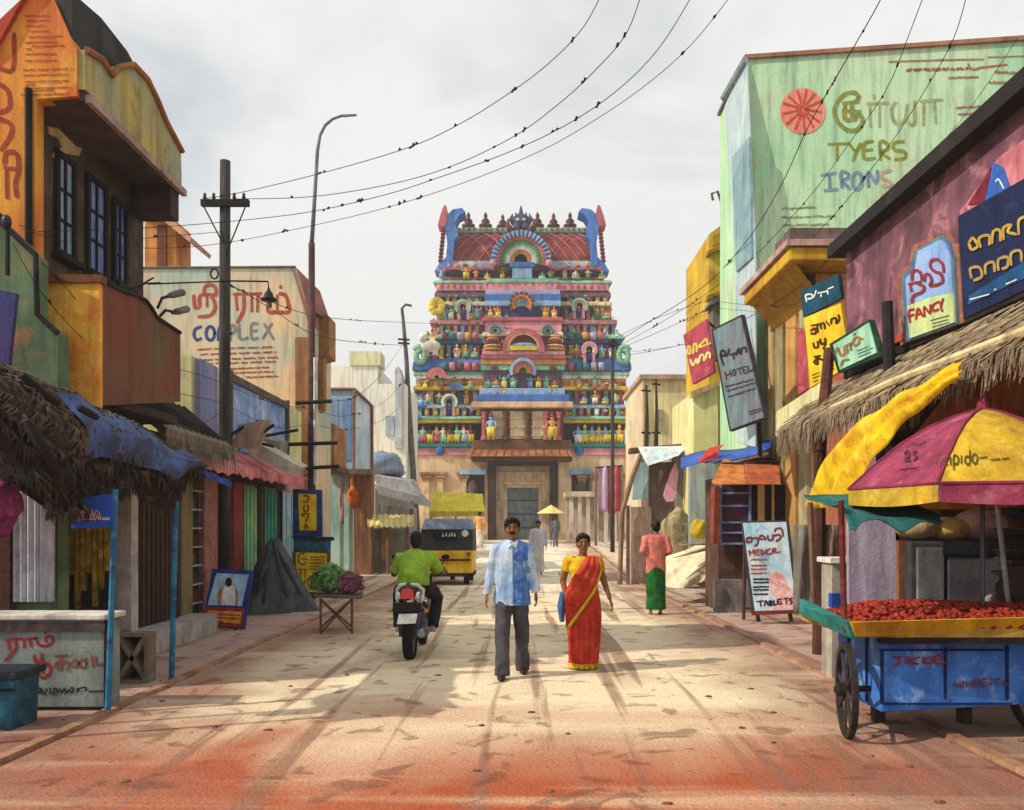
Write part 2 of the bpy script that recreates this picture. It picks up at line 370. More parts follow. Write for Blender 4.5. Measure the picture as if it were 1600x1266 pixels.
def kapota(x0, x1, yb, yt, dy, out, depth, col):
    """rolled overhanging cornice"""
    z0, z1 = TZ(yb), TZ(yt); k = 6; prof = []
    for i in range(k + 1):
        a = math.pi / 2 * i / k; prof.append((dy - out * math.cos(a) ** .8 if i < k else dy, z0 + (z1 - z0) * math.sin(a)))
    X0, X1 = TX(x0), TX(x1); mb = MB(); a = []
    ring = [(60 + d, z) for d, z in prof] + [(60 + dy + depth, z1), (60 + dy + depth, z0)]
    sl_ = [(X0 - (out * .5 if i < k else 0) * math.cos(math.pi / 2 * min(i, k) / k), y, z) for i, (y, z) in enumerate(ring)]
    sr_ = [(X1 + (out * .5 if i < k else 0) * math.cos(math.pi / 2 * min(i, k) / k), y, z) for i, (y, z) in enumerate(ring)]
    n = mb.pts(sl_); m = mb.pts(sr_); K = len(ring)
    mb.face(*[n + i for i in range(K)]); mb.face(*[m + i for i in range(K)][::-1])
    for i in range(K): j = (i + 1) % K; mb.face(n + i, m + i, m + j, n + j)
    return mb.build('cornice', TM(col), GOP)
def wedge(y):   # left and right edges and set-back of the tower at a height (photo rows)
    tab = [(848, 640, 984, 0), (712, 640, 984, 0), (655, 636, 984, .25), (600, 648, 980, .7), (560, 655, 977, 1.0), (520, 668, 968, 1.4), (490, 675, 961, 1.6), (455, 681, 952, 1.9), (430, 688, 946, 2.2), (410, 694, 940, 2.4)]
    for a, b in zip(tab, tab[1:]):
        if b[0] <= y <= a[0]:
            t = (a[0] - y) / (a[0] - b[0] or 1); return [a[i] + (b[i] - a[i]) * t for i in (1, 2, 3)]
    return tab[-1][1:]
def band(yb, yt, col, ex=0, out=0.0, roll=False, bay=None):
    x0, x1, dy = wedge((yb + yt) / 2); dep = 9.5 - 2 * dy
    if roll: kapota(x0 - ex, x1 + ex, yb, yt, dy, out, dep, col)
    else: tbox(x0 - ex, x1 + ex, yb, yt, dy - out, dep + 2 * out, col)
# stone gateway storey: two flanks, a back mass and a real passage between
for x0, x1 in ((640, 762), (872, 984)):
    MB().box(T(x0, 836, 0), Vector((TX(x1), 69.5, TZ(712)))).build('stone_flank', M('#e2c9a2', '#cba77c', '#a38262', sc=.5, fine=8), GOP)
    MB().box(T(x0 - 6, 849, -.3), Vector((TX(x1), 69.7, TZ(836)))).build('plinth', M('#b89673', '#94735a', '#6f5746', sc=.5, fine=8), GOP)
MB().box(T(762, 756, .6), Vector((TX(872), 69.5, TZ(712)))).build('lintel_wall', M('#e2c9a2', '#cba77c', '#a38262', sc=.5, fine=8), GOP)
for i, (x0, x1, yt, dy) in enumerate(((763, 775, 716, -.25), (775, 786, 737, .35), (786, 792, 756, .9))):       # stepped door jambs
    cc = (M('#4f3c33', '#3a2c28', sc=1), M('#cdb593', '#a8906f', sc=1), M('#e2d3b4', '#bfae8f', sc=1))[i]
    MB().box(T(x0, 848, dy), Vector((TX(x1), 60 + dy + .9, TZ(yt)))).build('door_jamb', cc, GOP)
    MB().box(T(1634 - x1, 848, dy), Vector((TX(1634 - x0), 60 + dy + .9, TZ(yt)))).build('door_jamb', cc, GOP)
    MB().box(T(x0, yt + (12, 14, 5)[i], dy - .02), Vector((TX(1634 - x0), 60 + dy + .9, TZ(yt)))).build('door_lintel', cc, GOP)
MB().box(T(790, 848, 1.6), Vector((TX(846), 61.9, TZ(740)))).build('door_leaf', M('#8d999e', '#6f7b84', '#aeb6b8', sc=1.2, fine=8), GOP)
for k in range(1, 4):
    MB().box(T(790, 848 - k * 22, 1.53), Vector((TX(846), 61.65, TZ(846 - k * 22)))).build('door_rail', M('#56626a', '#3d474e', sc=2), GOP)
MB().slab([T(733, 716, -1.6), T(893, 716, -1.6), T(884, 691, .1), T(742, 691, .1)], (0, .25, .1)).build('porch_roof', M('#a5673a', '#7b4526', '#d39a5a', sc=.8, fine=8), GOP)
for k in range(13):
    a = 737 + k * 12.4; MB().slab([T(a, 716.5, -1.66), T(a + 2.4, 716.5, -1.66), T(815 + (a + 2 - 815) * .89, 690, .02), T(815 + (a - 815) * .89, 690, .02)], (0, .1, .06)).build('roof_tile_rib', M('#8a5330', '#6b3b20', sc=1), GOP)
MB().box(T(738, 722, -1.4), Vector((TX(892), 60.1, TZ(716)))).build('porch_beam', M('#6b4730', '#4f3324', sc=1), GOP)
for x in (662, 684, 720, 905, 925, 962):      # pilasters with stepped capitals
    MB().box(T(x, 836, -.22), Vector((TX(x + 9), 60.1, TZ(752)))).build('pilaster', M('#d9bd96', '#b7956c', sc=.8, fine=8), GOP)
    for q in range(3): MB().box(T(x - 2 - 2 * q, 752 - 5 * q, -.26 - .06 * q), Vector((TX(x + 11 + 2 * q), 60.1, TZ(748 - 5 * q)))).build('capital', M('#c79a6d', '#9a6f4b', sc=1), GOP)
for x0, x1 in ((722, 757), (893, 921)):       # dark niches with a blue hood
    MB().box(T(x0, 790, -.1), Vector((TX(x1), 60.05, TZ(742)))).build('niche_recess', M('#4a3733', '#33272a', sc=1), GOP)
    MB().box(T(x0 - 3, 742, -.45), Vector((TX(x1 + 3), 60.05, TZ(734)))).build('niche_hood', TM('sky'), GOP)
    mb = MB().lathe(T((x0 + x1) / 2, 790, -.25), [(.5, 0), (.55, .5), (.35, .9), (.42, 1.2), (.25, 1.7), (.05, 1.8)], 8); mb.build('niche_idol', M('#6b5a52', '#4a3d3a', sc=2), GOP, True)
# the painted storeys, from the gateway up: (bottom row, top row, colour, extra width, projection, rolled)
BANDS = [(712, 700, 'pink', 0, .15, 0), (700, 694, 'teal', 4, .35, 0), (694, 662, 'dark', -6, -.5, 0), (662, 657, 'yellow', 2, .35, 0), (657, 651, 'mint', 6, .55, 1),
         (651, 639, 'navy', 0, 0, 0), (639, 633, 'sky', 3, .3, 1), (633, 611, 'plum', -4, -.35, 0), (611, 605, 'yellow', 2, .3, 0), (605, 594, 'orange', 0, .15, 0), (594, 588, 'white', 1, .3, 0),
         (588, 581, 'mint', 2, .4, 1), (581, 562, 'blue', 4, .55, 1), (562, 538, 'dark', -4, -.4, 0), (538, 532, 'blue', 3, .3, 0), (532, 524, 'mint', 4, .5, 1),
         (524, 509, 'plum', -2, -.1, 0), (509, 502, 'pink', 3, .35, 0), (502, 480, 'brown', -4, -.4, 0), (480, 474, 'cream', 2, .3, 0), (474, 466, 'dark', -2, -.1, 0), (466, 457, 'plum', 2, .25, 1),
         (457, 446, 'pink', 4, .4, 0), (446, 440, 'mint', 5, .55, 1), (440, 434, 'rose', 0, .15, 0), (434, 424, 'dark', -3, -.3, 0), (424, 419, 'rose', 2, .2, 0), (419, 410, 'lav', 1, .1, 1)]
for yb, yt, c, ex, out, roll in BANDS: band(yb, yt, c, ex, out, bool(roll))
PIL = MB().box((-.12, -.16, 0), (.12, .16, 1)).box((-.17, -.2, .86), (.17, .2, 1.0)).box((-.17, -.2, 0), (.17, .2, .12)).mesh('pilaster')
PIL.materials.append(TM('rose'))
for yb, yt, cs in ((633, 611, ('teal', 'rose', 'peach')), (562, 538, ('sky', 'rose', 'yellow')), (524, 509, ('pink', 'sky', 'orange')), (502, 480, ('pink', 'mint', 'cream')), (474, 466, ('rose', 'yellow', 'sky')), (651, 639, ('yellow', 'mint', 'rose'))):
    x0, x1, dy = wedge((yb + yt) / 2); out = {633: -.35, 562: -.4, 524: -.1, 502: -.4, 474: -.1, 651: 0}[yb]; k = 0; x = x0 + 6
    while x < x1 - 4:
        if not 752 < x < 882:
            o = bpy.data.objects.new('pilaster', PIL); COL.objects.link(o); adopt(o, GOP); o.location = T(x, yb, dy - out); o.scale = (1, 1, (yb - yt) * TS); o.material_slots[0].link = 'OBJECT'; o.material_slots[0].material = TM(cs[k % 3])
        k += 1; x += 11.5
# central bay standing proud of the wings
BAY = [(706, 690, 740, 892, 'brown', .9), (690, 642, 752, 880, 'maroon', .75), (642, 633, 738, 894, 'peach', 1.5), (633, 622, 744, 888, 'blue', 1.5), (622, 612, 750, 882, 'sky', 1.3),
       (612, 584, 756, 878, 'plum', .9), (584, 576, 752, 882, 'mint', 1.2), (576, 568, 752, 884, 'orange', 1.35), (568, 562, 752, 884, 'rose', 1.5), (562, 557, 754, 882, 'pink', 1.6), (557, 532, 758, 878, 'maroon', 1.0),
       (532, 526, 754, 880, 'cream', 1.3), (526, 510, 758, 878, 'pink', 1.25), (510, 504, 754, 880, 'rose', 1.45), (504, 486, 760, 874, 'navy', 1.0), (486, 478, 757, 877, 'sky', 1.3), (478, 468, 757, 877, 'blue', 1.35),
       (468, 461, 758, 876, 'lav', 1.2), (461, 450, 762, 872, 'pink', 1.1), (450, 444, 760, 874, 'mint', 1.25), (440, 424, 800, 832, 'sky', .8), (424, 416, 796, 836, 'blue', 1.0)]
for yb, yt, x0, x1, c, out in BAY:
    dy = wedge((yb + yt) / 2)[2]; tbox(x0, x1, yb, yt, dy - out, out + 1.2, c, 'bay_moulding')
for yb, yt, n in ((457, 446, 26),):           # painted beads on the pink parapet
    x0, x1, dy = wedge(451)
    for k in range(n):
        x = x0 + 4 + (x1 - x0 - 8) * k / (n - 1); q = dy - .42 if not 758 < x < 876 else dy - 1.13
        MB().ball(T(x, 451, q), (.13, .06, .19), 6, 4).build('bead', TM('rose'), GOP)
for x0, x1 in ((700, 722), (730, 756), (764, 792), (842, 868), (876, 902), (908, 936)):    # open panels of the red top balustrade
    MB().box(T(x0, 433, 1.72), Vector((TX(x1), 63, TZ(425)))).build('opening', M('#23263a', '#15151d', sc=2), GOP)
# cream pillared niches over the porch
for x0, x1 in ((767, 787), (797, 820), (831, 850)):
    MB().box(T(x0, 688, -.62), Vector((TX(x1), 60, TZ(646)))).build('niche_panel', TM('cream'), GOP, bevel=.04)
    for q in range(3): MB().box(T(x0 - 1, 684 - q * 13, -.72), Vector((TX(x1 + 1), 60, TZ(681 - q * 13)))).build('niche_band', TM('peach'), GOP)
for x in (757, 790, 823, 853, 872): MB().lathe(T(x, 690, -.85), [(.22, 0), (.22, .2), (.13, .3), (.13, 1.5), (.2, 1.6), (.13, 1.7), (.24, 2.0)], 8).build('column', TM('brown' if x in (790, 823) else 'rose'), GOP)
# -------- statues
def statue_mesh(kind, rnd):
    mb = MB(); h = 1.0
    mb.cur = 0
    if kind == 2:      # seated
        mb.ball((0, -.05, .12), (.3, .2, .13), 8, 5); mb.cur = 1; z0 = .2
    else:
        mb.tube([(-.09, 0, 0), (-.1, 0, .25), (-.08, 0, .5)], [.06, .08, .11], 6); mb.tube([(.09, 0, 0), (.12, -.05, .25), (.08, 0, .5)], [.06, .08, .11], 6)
        mb.tube([(0, 0, .12), (0, 0, .5)], [.16, .13], 6); mb.cur = 1; z0 = .46
    mb.tube([(0, 0, z0), (0, 0, z0 + .1), (0, 0, z0 + .27), (0, 0, z0 + .32)], [.13, .1, .16, .06], 7, .7)
    mb.ball((0, -.01, z0 + .4), (.075, .075, .09), 7, 5)
    for s in (-1, 1):
        if kind == 1: mb.tube([(s * .15, 0, z0 + .27), (s * .28, -.04, z0 + .3), (s * .3, -.05, z0 + .52)], [.045, .04, .03], 5)
        elif kind == 3: mb.tube([(s * .15, 0, z0 + .27), (s * .27, -.02, z0 + .15), (s * .12, -.16, z0 + .14)], [.045, .04, .03], 5)
        else: mb.tube([(s * .15, 0, z0 + .27), (s * .22, 0, z0 + .1), (s * .2, -.06, z0 - .06)], [.045, .04, .03], 5)
    mb.cur = 2
    mb.lathe((0, 0, z0 + .44), [(.09, 0), (.1, .05), (.06, .12), (.02, .2)], 7)
    me = mb.mesh('statue')
    for p in me.polygons: p.use_smooth = True
    for c in ('yellow', 'orange', 'brown'): me.materials.append(TM(c))
    return me
SM = [statue_mesh(k, random) for k in (0, 1, 2, 3)]
rs = random.Random(11)
def statue(px, py, hpx, dy, cols=None, kind=None):
    o = bpy.data.objects.new('statue', SM[rs.randrange(4) if kind is None else kind]); COL.objects.link(o); adopt(o, GOP)
    p = T(px, py, dy); s = hpx * TS / 1.08; o.location = p; o.scale = (s * rs.uniform(1.0, 1.25), s, s); o.rotation_euler = (0, 0, rs.uniform(-.4, .4))
    cols = cols or (rs.choice(['yellow', 'yellow', 'white', 'mint', 'sky', 'rose', 'green']), rs.choice(['orange', 'peach', 'orange', 'sky', 'mint', 'peach']), rs.choice(['brown', 'maroon', 'yellow', 'dark']))
    for i, c in enumerate(cols): o.material_slots[i].link = 'OBJECT'; o.material_slots[i].material = TM(c)
    return o
for i in range(10): statue(640 + i * 10.6, 694, 30, -.1, None if i % 3 else ('yellow', 'brown', 'dark'), 0)
for i in range(7): statue(903 + i * 10.8, 694, 30, -.1, None, 0)
for x in (648, 668, 686, 728, 912, 930, 946, 962): statue(x, 633, 21, .2)
for x in (664, 690, 735): statue(x, 611, 18, .2)
for x in (905, 917, 930, 944, 958): statue(x, 612, 22, .2)
for x in (662, 678, 713, 727, 741, 902, 913, 942, 957): statue(x, 562, 22, .7)
for x in (690, 702, 716, 731, 744, 896, 906, 936, 950): statue(x, 502, 22, 1.1)
for x in (682, 696, 741, 884, 898, 932, 948): statue(x, 524, 15, 1.25)
for x in (686, 726, 742, 760, 784, 848, 862, 884, 902, 922, 944): statue(x, 440, 24 if x in (726, 902) else 19, 1.65)
for x in (764, 776, 788, 802, 828, 841, 853, 866): statue(x, 612, 24, -.45)
for x in (768, 862): statue(x, 690, 42, -1.0, ('yellow', 'sky' if x < 800 else 'orange', 'brown'), 0)
for x in (766, 778, 852, 866): statue(x, 505, 20, .35, ('yellow', 'orange', 'rose'))
for x in (762, 778, 856, 872): statue(x, 557, 22, -.1)
for x in (653, 659): statue(x, 660 - (x - 653) * 3, 30, -.5, ('blue', 'sky', 'blue'), 2)
# the white bull with its rider on the left shoulder, the yellow sunflower fan, the green scroll
mb = MB().ball(T(672, 546, .2), (.75, .45, .45), 9, 6).ball(T(660, 535, 0), (.3, .25, .32), 8, 5)
for a in (664, 668, 678, 682): mb.tube([T(a, 548, .1 + .1 * (a % 3)), T(a, 560, .1 + .1 * (a % 3))], .11, 6)
mb.build('bull_statue', TM('white'), GOP, True); statue(675, 545, 26, .2, ('yellow', 'orange', 'brown'), 1)
mb = MB()
for k in range(9):
    a = R(40 * k); mb.ball(T(680 + 8 * math.cos(a), 484 + 9 * math.sin(a), .9), (.28, .1, .28), 7, 5)
mb.build('flower_fan', TM('yellow'), GOP, True)
for sx in (655, 976):
    pth = [T(sx + 8 * math.cos(R(a)) * (1 if sx < 800 else -1) * (1 - a / 700), 560 + 12 * math.sin(R(a)) * (1 - a / 700), .3) for a in range(-150, 330, 30)]
    MB().tube(pth, .22, 7).build('scroll', TM('mint'), GOP, True)
# -------- horseshoe arches
def P2(px, py, dy=0.0): return P(px, py, 60 + dy)
def arch(cx, cy, dy, rings, a0=-35, a1=215, core='dark', sq=1.0):
    """rings: (outer radius px, inner radius px, colour, projection)"""
    for ro, ri, c, pr in rings:
        mb = MB(); k = 22; A = []
        for i in range(k + 1):
            a = R(a0 + (a1 - a0) * i / k); ca, sa = math.cos(a), math.sin(a)
            A.append([P2(cx + ri * ca, cy - ri * sa * sq, dy), P2(cx + ri * ca, cy - ri * sa * sq, dy - pr), P2(cx + ro * ca, cy - ro * sa * sq, dy - pr), P2(cx + ro * ca, cy - ro * sa * sq, dy), P2(cx + ri * ca, cy - ri * sa * sq, dy)])
        mb.grid(A); mb.build('arch_band', TM(c), GOP)
    ri = rings[-1][1]
    mb = MB().slab([P2(cx + ri * math.cos(R(a)), cy - ri * math.sin(R(a)) * sq, dy - .02) for a in range(a0, a1, 12)], (0, .2, 0)); mb.build('arch_core', TM(core), GOP)
arch(814, 407, 2.2, [(46, 40, 'blue', 1.0), (40, 33, 'rose', .85), (33, 24, 'mint', .7), (24, 17, 'white', .6), (17, 10, 'orange', .5)], -12, 192)
for a in range(-10, 192, 9):      # tongue ornaments round the great arch
    ca, sa = math.cos(R(a)), math.sin(R(a))
    MB().tube([P2(814 + 38 * ca, 407 - 38 * sa, 1.16), P2(814 + 47 * ca, 407 - 47 * sa, 1.16)], [.05, .13], 5).build('arch_tongue', TM('sky'), GOP)
    MB().tube([P2(814 + 26 * ca, 407 - 26 * sa, 1.46), P2(814 + 32 * ca, 407 - 32 * sa, 1.46)], [.04, .1], 5).build('arch_tongue', TM('green'), GOP)
for s in (-1, 1): MB().ball(P2(814 + s * 44, 411, 1.1), (.26, .22, .26), 8, 6).build('arch_scroll', TM('pink'), GOP, True)
arch(815, 475, .6, [(17, 12, 'orange', .55), (12, 8, 'rose', .45), (8, 4, 'mint', .35)])
for k in range(11):
    a = R(-30 + 24 * k); MB().ball(P2(815 + 17 * math.cos(a), 475 - 17 * math.sin(a), .1), .15, 6, 4).build('bead', TM('brown'), GOP)
arch(818, 545, -.15, [(33, 26, 'rose', .6), (26, 22, 'peach', .5)], -10, 190, 'maroon')
MB().ball(T(818, 548, -.4), (1.0, .3, .22), 9, 5).build('reclining_statue', TM('sky'), GOP, True); MB().box(T(797, 556, -.8), Vector((TX(839), 60.5, TZ(550)))).build('statue_couch', TM('yellow'), GOP)
for x in (770, 867): [MB().lathe(T(x, 540, .0), [(.40 * (1.25 - .16 * r_), -.75 + .25 * r_), (.62 * (1.25 - .16 * r_), -.66 + .25 * r_), (.62 * (1.25 - .16 * r_), -.58 + .25 * r_), (.40 * (1.25 - .16 * r_), -.51 + .25 * r_)], 10).build('ribbed_dome', TM(('orange', 'peach', 'brown')[r_ % 3]), GOP) for r_ in range(5)]
for x in (774, 856): arch(x, 517, .05, [(9, 6, 'teal', .4), (6, 3, 'mint', .3)])
arch(817, 580, -.4, [(21, 16, 'sky', .6), (16, 11, 'rose', .5), (11, 6, 'orange', .4)], -20, 200, 'green')
for x in (773, 864): arch(x, 577, -.3, [(6, 3, 'maroon', .35)])
for x, y, dy, cs in ((723, 480, 1.1, ('mint', 'pink')), (906, 478, 1.1, ('mint', 'pink')), (702, 628, .1, ('white', 'mint')), (921, 546, .5, ('pink', 'white'))):
    arch(x, y, dy, [(13, 9, cs[0], .5), (9, 5, cs[1], .4)], -40, 220)
    for s in (-7, 7): MB().box(T(x + s - 2, y + 24, dy - .3), Vector((TX(x + s + 2), 60 + dy, TZ(y + 6)))).build('niche_post', TM('pink'), GOP)
    statue(x, y + 24, 20, dy - .2, ('navy', 'blue', 'yellow'), 0)
arch(682, 590, .25, [(16, 8, 'rose', .6), (8, 4, 'peach', .5)], 0, 180); arch(713, 608, .2, [(11, 6, 'blue', .5)], -10, 190, 'white')
for x in (688, 905): MB().ball(T(x, 705, -.15), (.34, .2, .36), 9, 6).build('boss', TM('blue'), GOP, True)
for x in range(700, 745, 11): MB().box(T(x, 650, -.02), Vector((TX(x + 6), 60.4, TZ(640)))).build('painted_block', TM(('yellow', 'rose', 'blue', 'yellow')[(x // 11) % 4]), GOP)
for x0, col in ((757, 'navy'), (772, 'yellow'), (784, 'navy'), (836, 'navy'), (848, 'yellow'), (859, 'navy')):
    MB().box(T(x0, 503, .5), Vector((TX(x0 + 10), 62, TZ(488)))).build('painted_block', TM(col), GOP)
for x in (694, 706, 718, 730, 742, 892, 904, 916, 928, 940):      # small barrel roofs on the wings
    for y, dy in ((576, .3), (529, .8)):
        MB().lathe(T(x, y, dy), [(.08, -.22), (.3, -.2), (.33, 0), (.3, .2), (.08, .22)], 8, 'x').build('barrel_roof', TM(rs.choice(['rose', 'lav', 'pink', 'orange', 'teal', 'maroon'])), GOP, True)
# rows of little figures and finials along every ledge
for y, h, lo, hi, ou in ((651, 12, 640, 984, .5), (605, 13, 650, 980, .3), (588, 11, 652, 978, .35), (562, 12, 656, 976, .5), (532, 13, 664, 970, .45), (509, 13, 672, 964, .35), (480, 12, 678, 958, .3), (466, 11, 682, 954, .2), (446, 8, 684, 950, .5), (419, 11, 694, 940, .2)):
    x = lo + 3; dy = wedge(y)[2]; k = 0
    while x < hi - 2:
        if not 748 < x < 886: statue(x, y, h * rs.uniform(.85, 1.2), dy - ou * .7, (rs.choice(['orange', 'yellow', 'brown', 'white', 'teal', 'maroon']), rs.choice(['peach', 'orange', 'brown', 'mint', 'cream']), rs.choice(['brown', 'dark', 'maroon', 'yellow'])))
        x += rs.uniform(11.5, 15.5)
for y, lo, hi, ou in ((622, 756, 876, 1.3), (584, 758, 876, 1.15), (562, 758, 880, 1.5), (510, 760, 874, 1.4), (486, 762, 872, 1.2)):
    x = lo; dy = wedge(y)[2]
    while x < hi:
        if abs(x - 816) > 20: statue(x, y, 12 * rs.uniform(.85, 1.2), dy - ou + .1)
        x += rs.uniform(9, 13)
# -------- barrel vault with diamond lattice, horns and finials
X0, X1 = TX(703), TX(926); zc, rz, ry = TZ(412), TZ(366) - TZ(412), 2.4; yc = 60 + 5.0
MB().lathe((0, yc, zc), [(.2, X0), (1.0, X0), (1.0, X1), (.2, X1)], 28, 'x').build('vault', M('#8f3e3c', '#6f2a2e', '#b5655c', sc=.7, fine=8), GOP)
v = GOP.children[-1]; v.data.transform(Matrix.Translation((0, yc, zc)) @ Matrix.Diagonal((1, ry, rz, 1)) @ Matrix.Translation((0, -yc, -zc)))
for s in (1, -1):
    for k in range(-4, 17):
        pth = []
        for q in range(9):
            a = R(95 - q * 11) ; x = X0 + .4 + k * .72 + s * q * .34 + (2.7 if s < 0 else 0)
            if X0 + .05 < x < X1 - .05: pth.append((x, yc - ry * 1.012 * math.sin(math.pi / 2 - (a - math.pi / 2) * 0) * math.cos(R(90) - R(5 + q * 10.5)), zc + rz * 1.012 * math.sin(R(90) - R(5 + q * 10.5) + 0) if True else 0))
        if len(pth) > 1:
            MB().tube([(x, yc - ry * 1.012 * math.sin(R(5 + q * 10.5)), zc + rz * 1.012 * math.cos(R(5 + q * 10.5))) for q, (x, _, _) in enumerate(pth)], .05, 4).build('lattice_rib', TM('rose'), GOP)
MB().box((X0, yc - 2.6, TZ(414)), (X1, yc + 2.6, TZ(408))).build('vault_base', TM('mint'), GOP, bevel=.05)
MB().box((X0, yc - .9, TZ(367)), (X1, yc + .9, TZ(359))).build('ridge', TM('mint'), GOP, bevel=.1)
for k in range(24): MB().ball((X0 + .3 + (X1 - X0 - .6) * k / 23, yc - .92, TZ(362)), (.12, .08, .14), 6, 4).build('bead', TM('rose'), GOP)
FIN = MB().lathe((0, 0, 0), [(.42, 0), (.42, .12), (.2, .25), (.45, .55), (.5, .75), (.22, 1.0), (.34, 1.15), (.2, 1.4), (.1, 1.6), (.16, 1.75), (.03, 2.15)], 10).mesh('finial')
for p in FIN.polygons: p.use_smooth = True
FIN.materials.append(M('#5d2b22', '#3d1a17', '#8a4a36', sc=1, rough=.5))
for x, h in ((725, 31), (754, 31), (783, 28), (842, 31), (869, 30), (897, 31)):
    o = bpy.data.objects.new('finial', FIN); COL.objects.link(o); adopt(o, GOP); o.location = Vector((TX(x), yc, TZ(361))); s = h * TS / 2.15 * 1.12; o.scale = (s * 1.45, s * 1.45, s)
def flip(pts): return [(1631 - a, b) for a, b in pts]
HORN = [(679, 424), (687, 410), (697, 402), (699, 380), (695, 354), (698, 336), (708, 327), (722, 325), (727, 331), (717, 336), (711, 346), (712, 356), (716, 368), (709, 376), (707, 414), (700, 424)]
for fn, nm in ((lambda p: p, 0), (flip, 1)):
    MB().slab([P(a, b, 62.2) for a, b in fn(HORN)], (0, 1.6, 0)).build('gable_horn', M('#3f6fc0', '#6d9ad8', '#274a94', sc=.6, fine=8), GOP)
    MB().slab([P(a, b, 62.0) for a, b in fn([(684, 352), (688, 336), (693, 322), (697, 320), (699, 330), (698, 344), (694, 354)])], (0, 1.4, 0)).build('gable_tip', TM('rose'), GOP)
    for k in range(9): MB().ball(P(*fn([(693 - k * .6, 360 + k * 6)])[0], 62.3), (.2, .3, .16), 6, 4).build('bead', TM('maroon'), GOP)
mb = MB().ball(P2(814, 346, 3.2), (.75, .5, .6), 10, 7)
for s in (-1, 1):
    mb.tube([P2(814 + s * 10, 350, 3.1), P2(814 + s * 16, 342, 3.0), P2(814 + s * 13, 334, 3.0)], [.25, .16, .04], 6); mb.tube([P2(814 + s * 6, 338, 3.1), P2(814 + s * 9, 332, 3.0)], [.14, .03], 5)
    mb.ball(P2(814 + s * 7, 354, 2.9), (.3, .25, .3), 7, 5)
mb.tube([P2(814, 338, 3.2), P2(814, 330, 3.1), P2(814, 322, 3.1)], [.22, .14, .05], 6); mb.build('crest_mask', M('#5a5474', '#3d3a58', '#8a7f9c', sc=1), GOP, True)
for s in (-1, 1):
    MB().ball(P2(814 + s * 5, 343, 2.68), (.13, .08, .1), 6, 5).build('mask_eye', TM('white'), GOP)
    MB().tube([P2(814 + s * 14, 362, 2.8), P2(814 + s * 21, 352, 2.8), P2(814 + s * 20, 342, 2.8)], [.3, .2, .05], 6).build('crest_flame', TM('brown'), GOP, True)
# ================================================================== left side of the street
def side_panel(name, X, px0, px1, z0, z1, mat, parent, out=0.02, bevel=0.0, sgn=1):
    """upright panel on a wall along the street at X, between two photo columns"""
    y0, y1 = X * FPX / (px0 - VX), X * FPX / (px1 - VX)
    return MB().box((X - .05 * sgn, y0, z0), (X + out * sgn, y1, z1)).build(name, mat, parent, bevel=bevel)
def side_window(X, y0, y1, z0, z1, parent, sgn, fm, pm, nv=1, nh=1, t=.06, shutter=None):
    w = MB()
    a, b = (X - .02 * sgn, X + .05 * sgn)
    for q in ((y0 - t, y0, z0 - t, z1 + t), (y1, y1 + t, z0 - t, z1 + t), (y0, y1, z0 - t, z0), (y0, y1, z1, z1 + t)): w.box((a, q[0], q[2]), (b, q[1], q[3]))
    f = w.build('window', fm, parent)
    MB().box((X - .03 * sgn, y0, z0), (X + .012 * sgn, y1, z1)).build('pane', pm, f)
    for k in range(1, nv): yy = y0 + (y1 - y0) * k / nv; MB().box((X, yy - .015, z0), (X + .035 * sgn, yy + .015, z1)).build('glazing_bar', fm, f)
    for k in range(1, nh): zz = z0 + (z1 - z0) * k / nh; MB().box((X, y0, zz - .015), (X + .03 * sgn, y1, zz + .015)).build('glazing_bar', fm, f)
    MB().box((X - .02 * sgn, y0 - .1, z0 - t - .06), (X + .12 * sgn, y1 + .1, z0 - t)).build('sill', fm, f)
    return f
DK = M('#2b2624', '#1b1819', '#463a35', sc=3)
# ---------- corner house with orange gable
H1 = thing('corner_house', 'weathered brown house with an orange painted gable and a curved dark parapet', 'house', (-6.5, 9.8, 0))
BRN = M('#5f4b3b', '#3a2b22', '#8a7252', sc=1.3, amt=.6); ORG = M('#e8a23c', '#d9703a', '#f0c94c', sc=.8, amt=.75)
MB().box((-10, 8.56, 0), (-5, 11.0, 6.0)).build('wall', BRN, H1)
MB().box((-10, 11.0, 0), (-5.02, 12.7, 2.9)).build('rear_wall', M('#8a7856', '#6b5a40', '#4a3f30', sc=1), H1)
f84 = fplane(8.4)
panel('gable_wall', f84, [(-150, 900), (55, 900), (55, 155), (120, 150), (120, 80), (84, -2), (55, -22), (0, 30), (-150, 140)], ORG, H1, 0, .15)
panel('gable_moulding', f84, [(-150, 178), (0, 62), (34, 0), (55, -22), (0, 30), (-150, 140)], M('#c2503a', '#a33c30', sc=1.5), H1, .05, .06)
MB().box((-5.3, 8.45, 5.92), (-4.43, 10.85, 6.02)).build('eave_slab', M('#5b4840', '#3c302c', '#7d6558', sc=1), H1)
MB().box((-4.43, 8.45, 5.90), (-4.37, 10.86, 5.98)).build('eave_moulding', M('#b9a090', '#8d766c', sc=2), H1)
MB().box((-4.95, 10.55, 5.55), (-4.45, 10.8, 5.92)).build('eave_bracket', M('#4a3a34', '#33282a', sc=2), H1)
PROF = [(8.42, 6.42), (8.75, 6.50), (8.95, 6.45), (9.1, 6.62), (9.45, 6.84), (9.8, 6.86), (10.05, 6.76), (10.3, 6.62), (10.8, 6.46)]
MB().slab([(-4.42, 8.42, 6.02)] + [(-4.42, y, z) for y, z in PROF] + [(-4.42, 10.82, 6.02)], (-.08, 0, 0)).build('parapet', M('#8f9b8e', '#c2a951', '#4d4435', sc=1.1, amt=.7), H1)
MB().tube([(-4.40, y, z) for y, z in PROF], .035, 6).build('parapet_trim', M('#b0733f', '#8a5530', sc=2), H1)
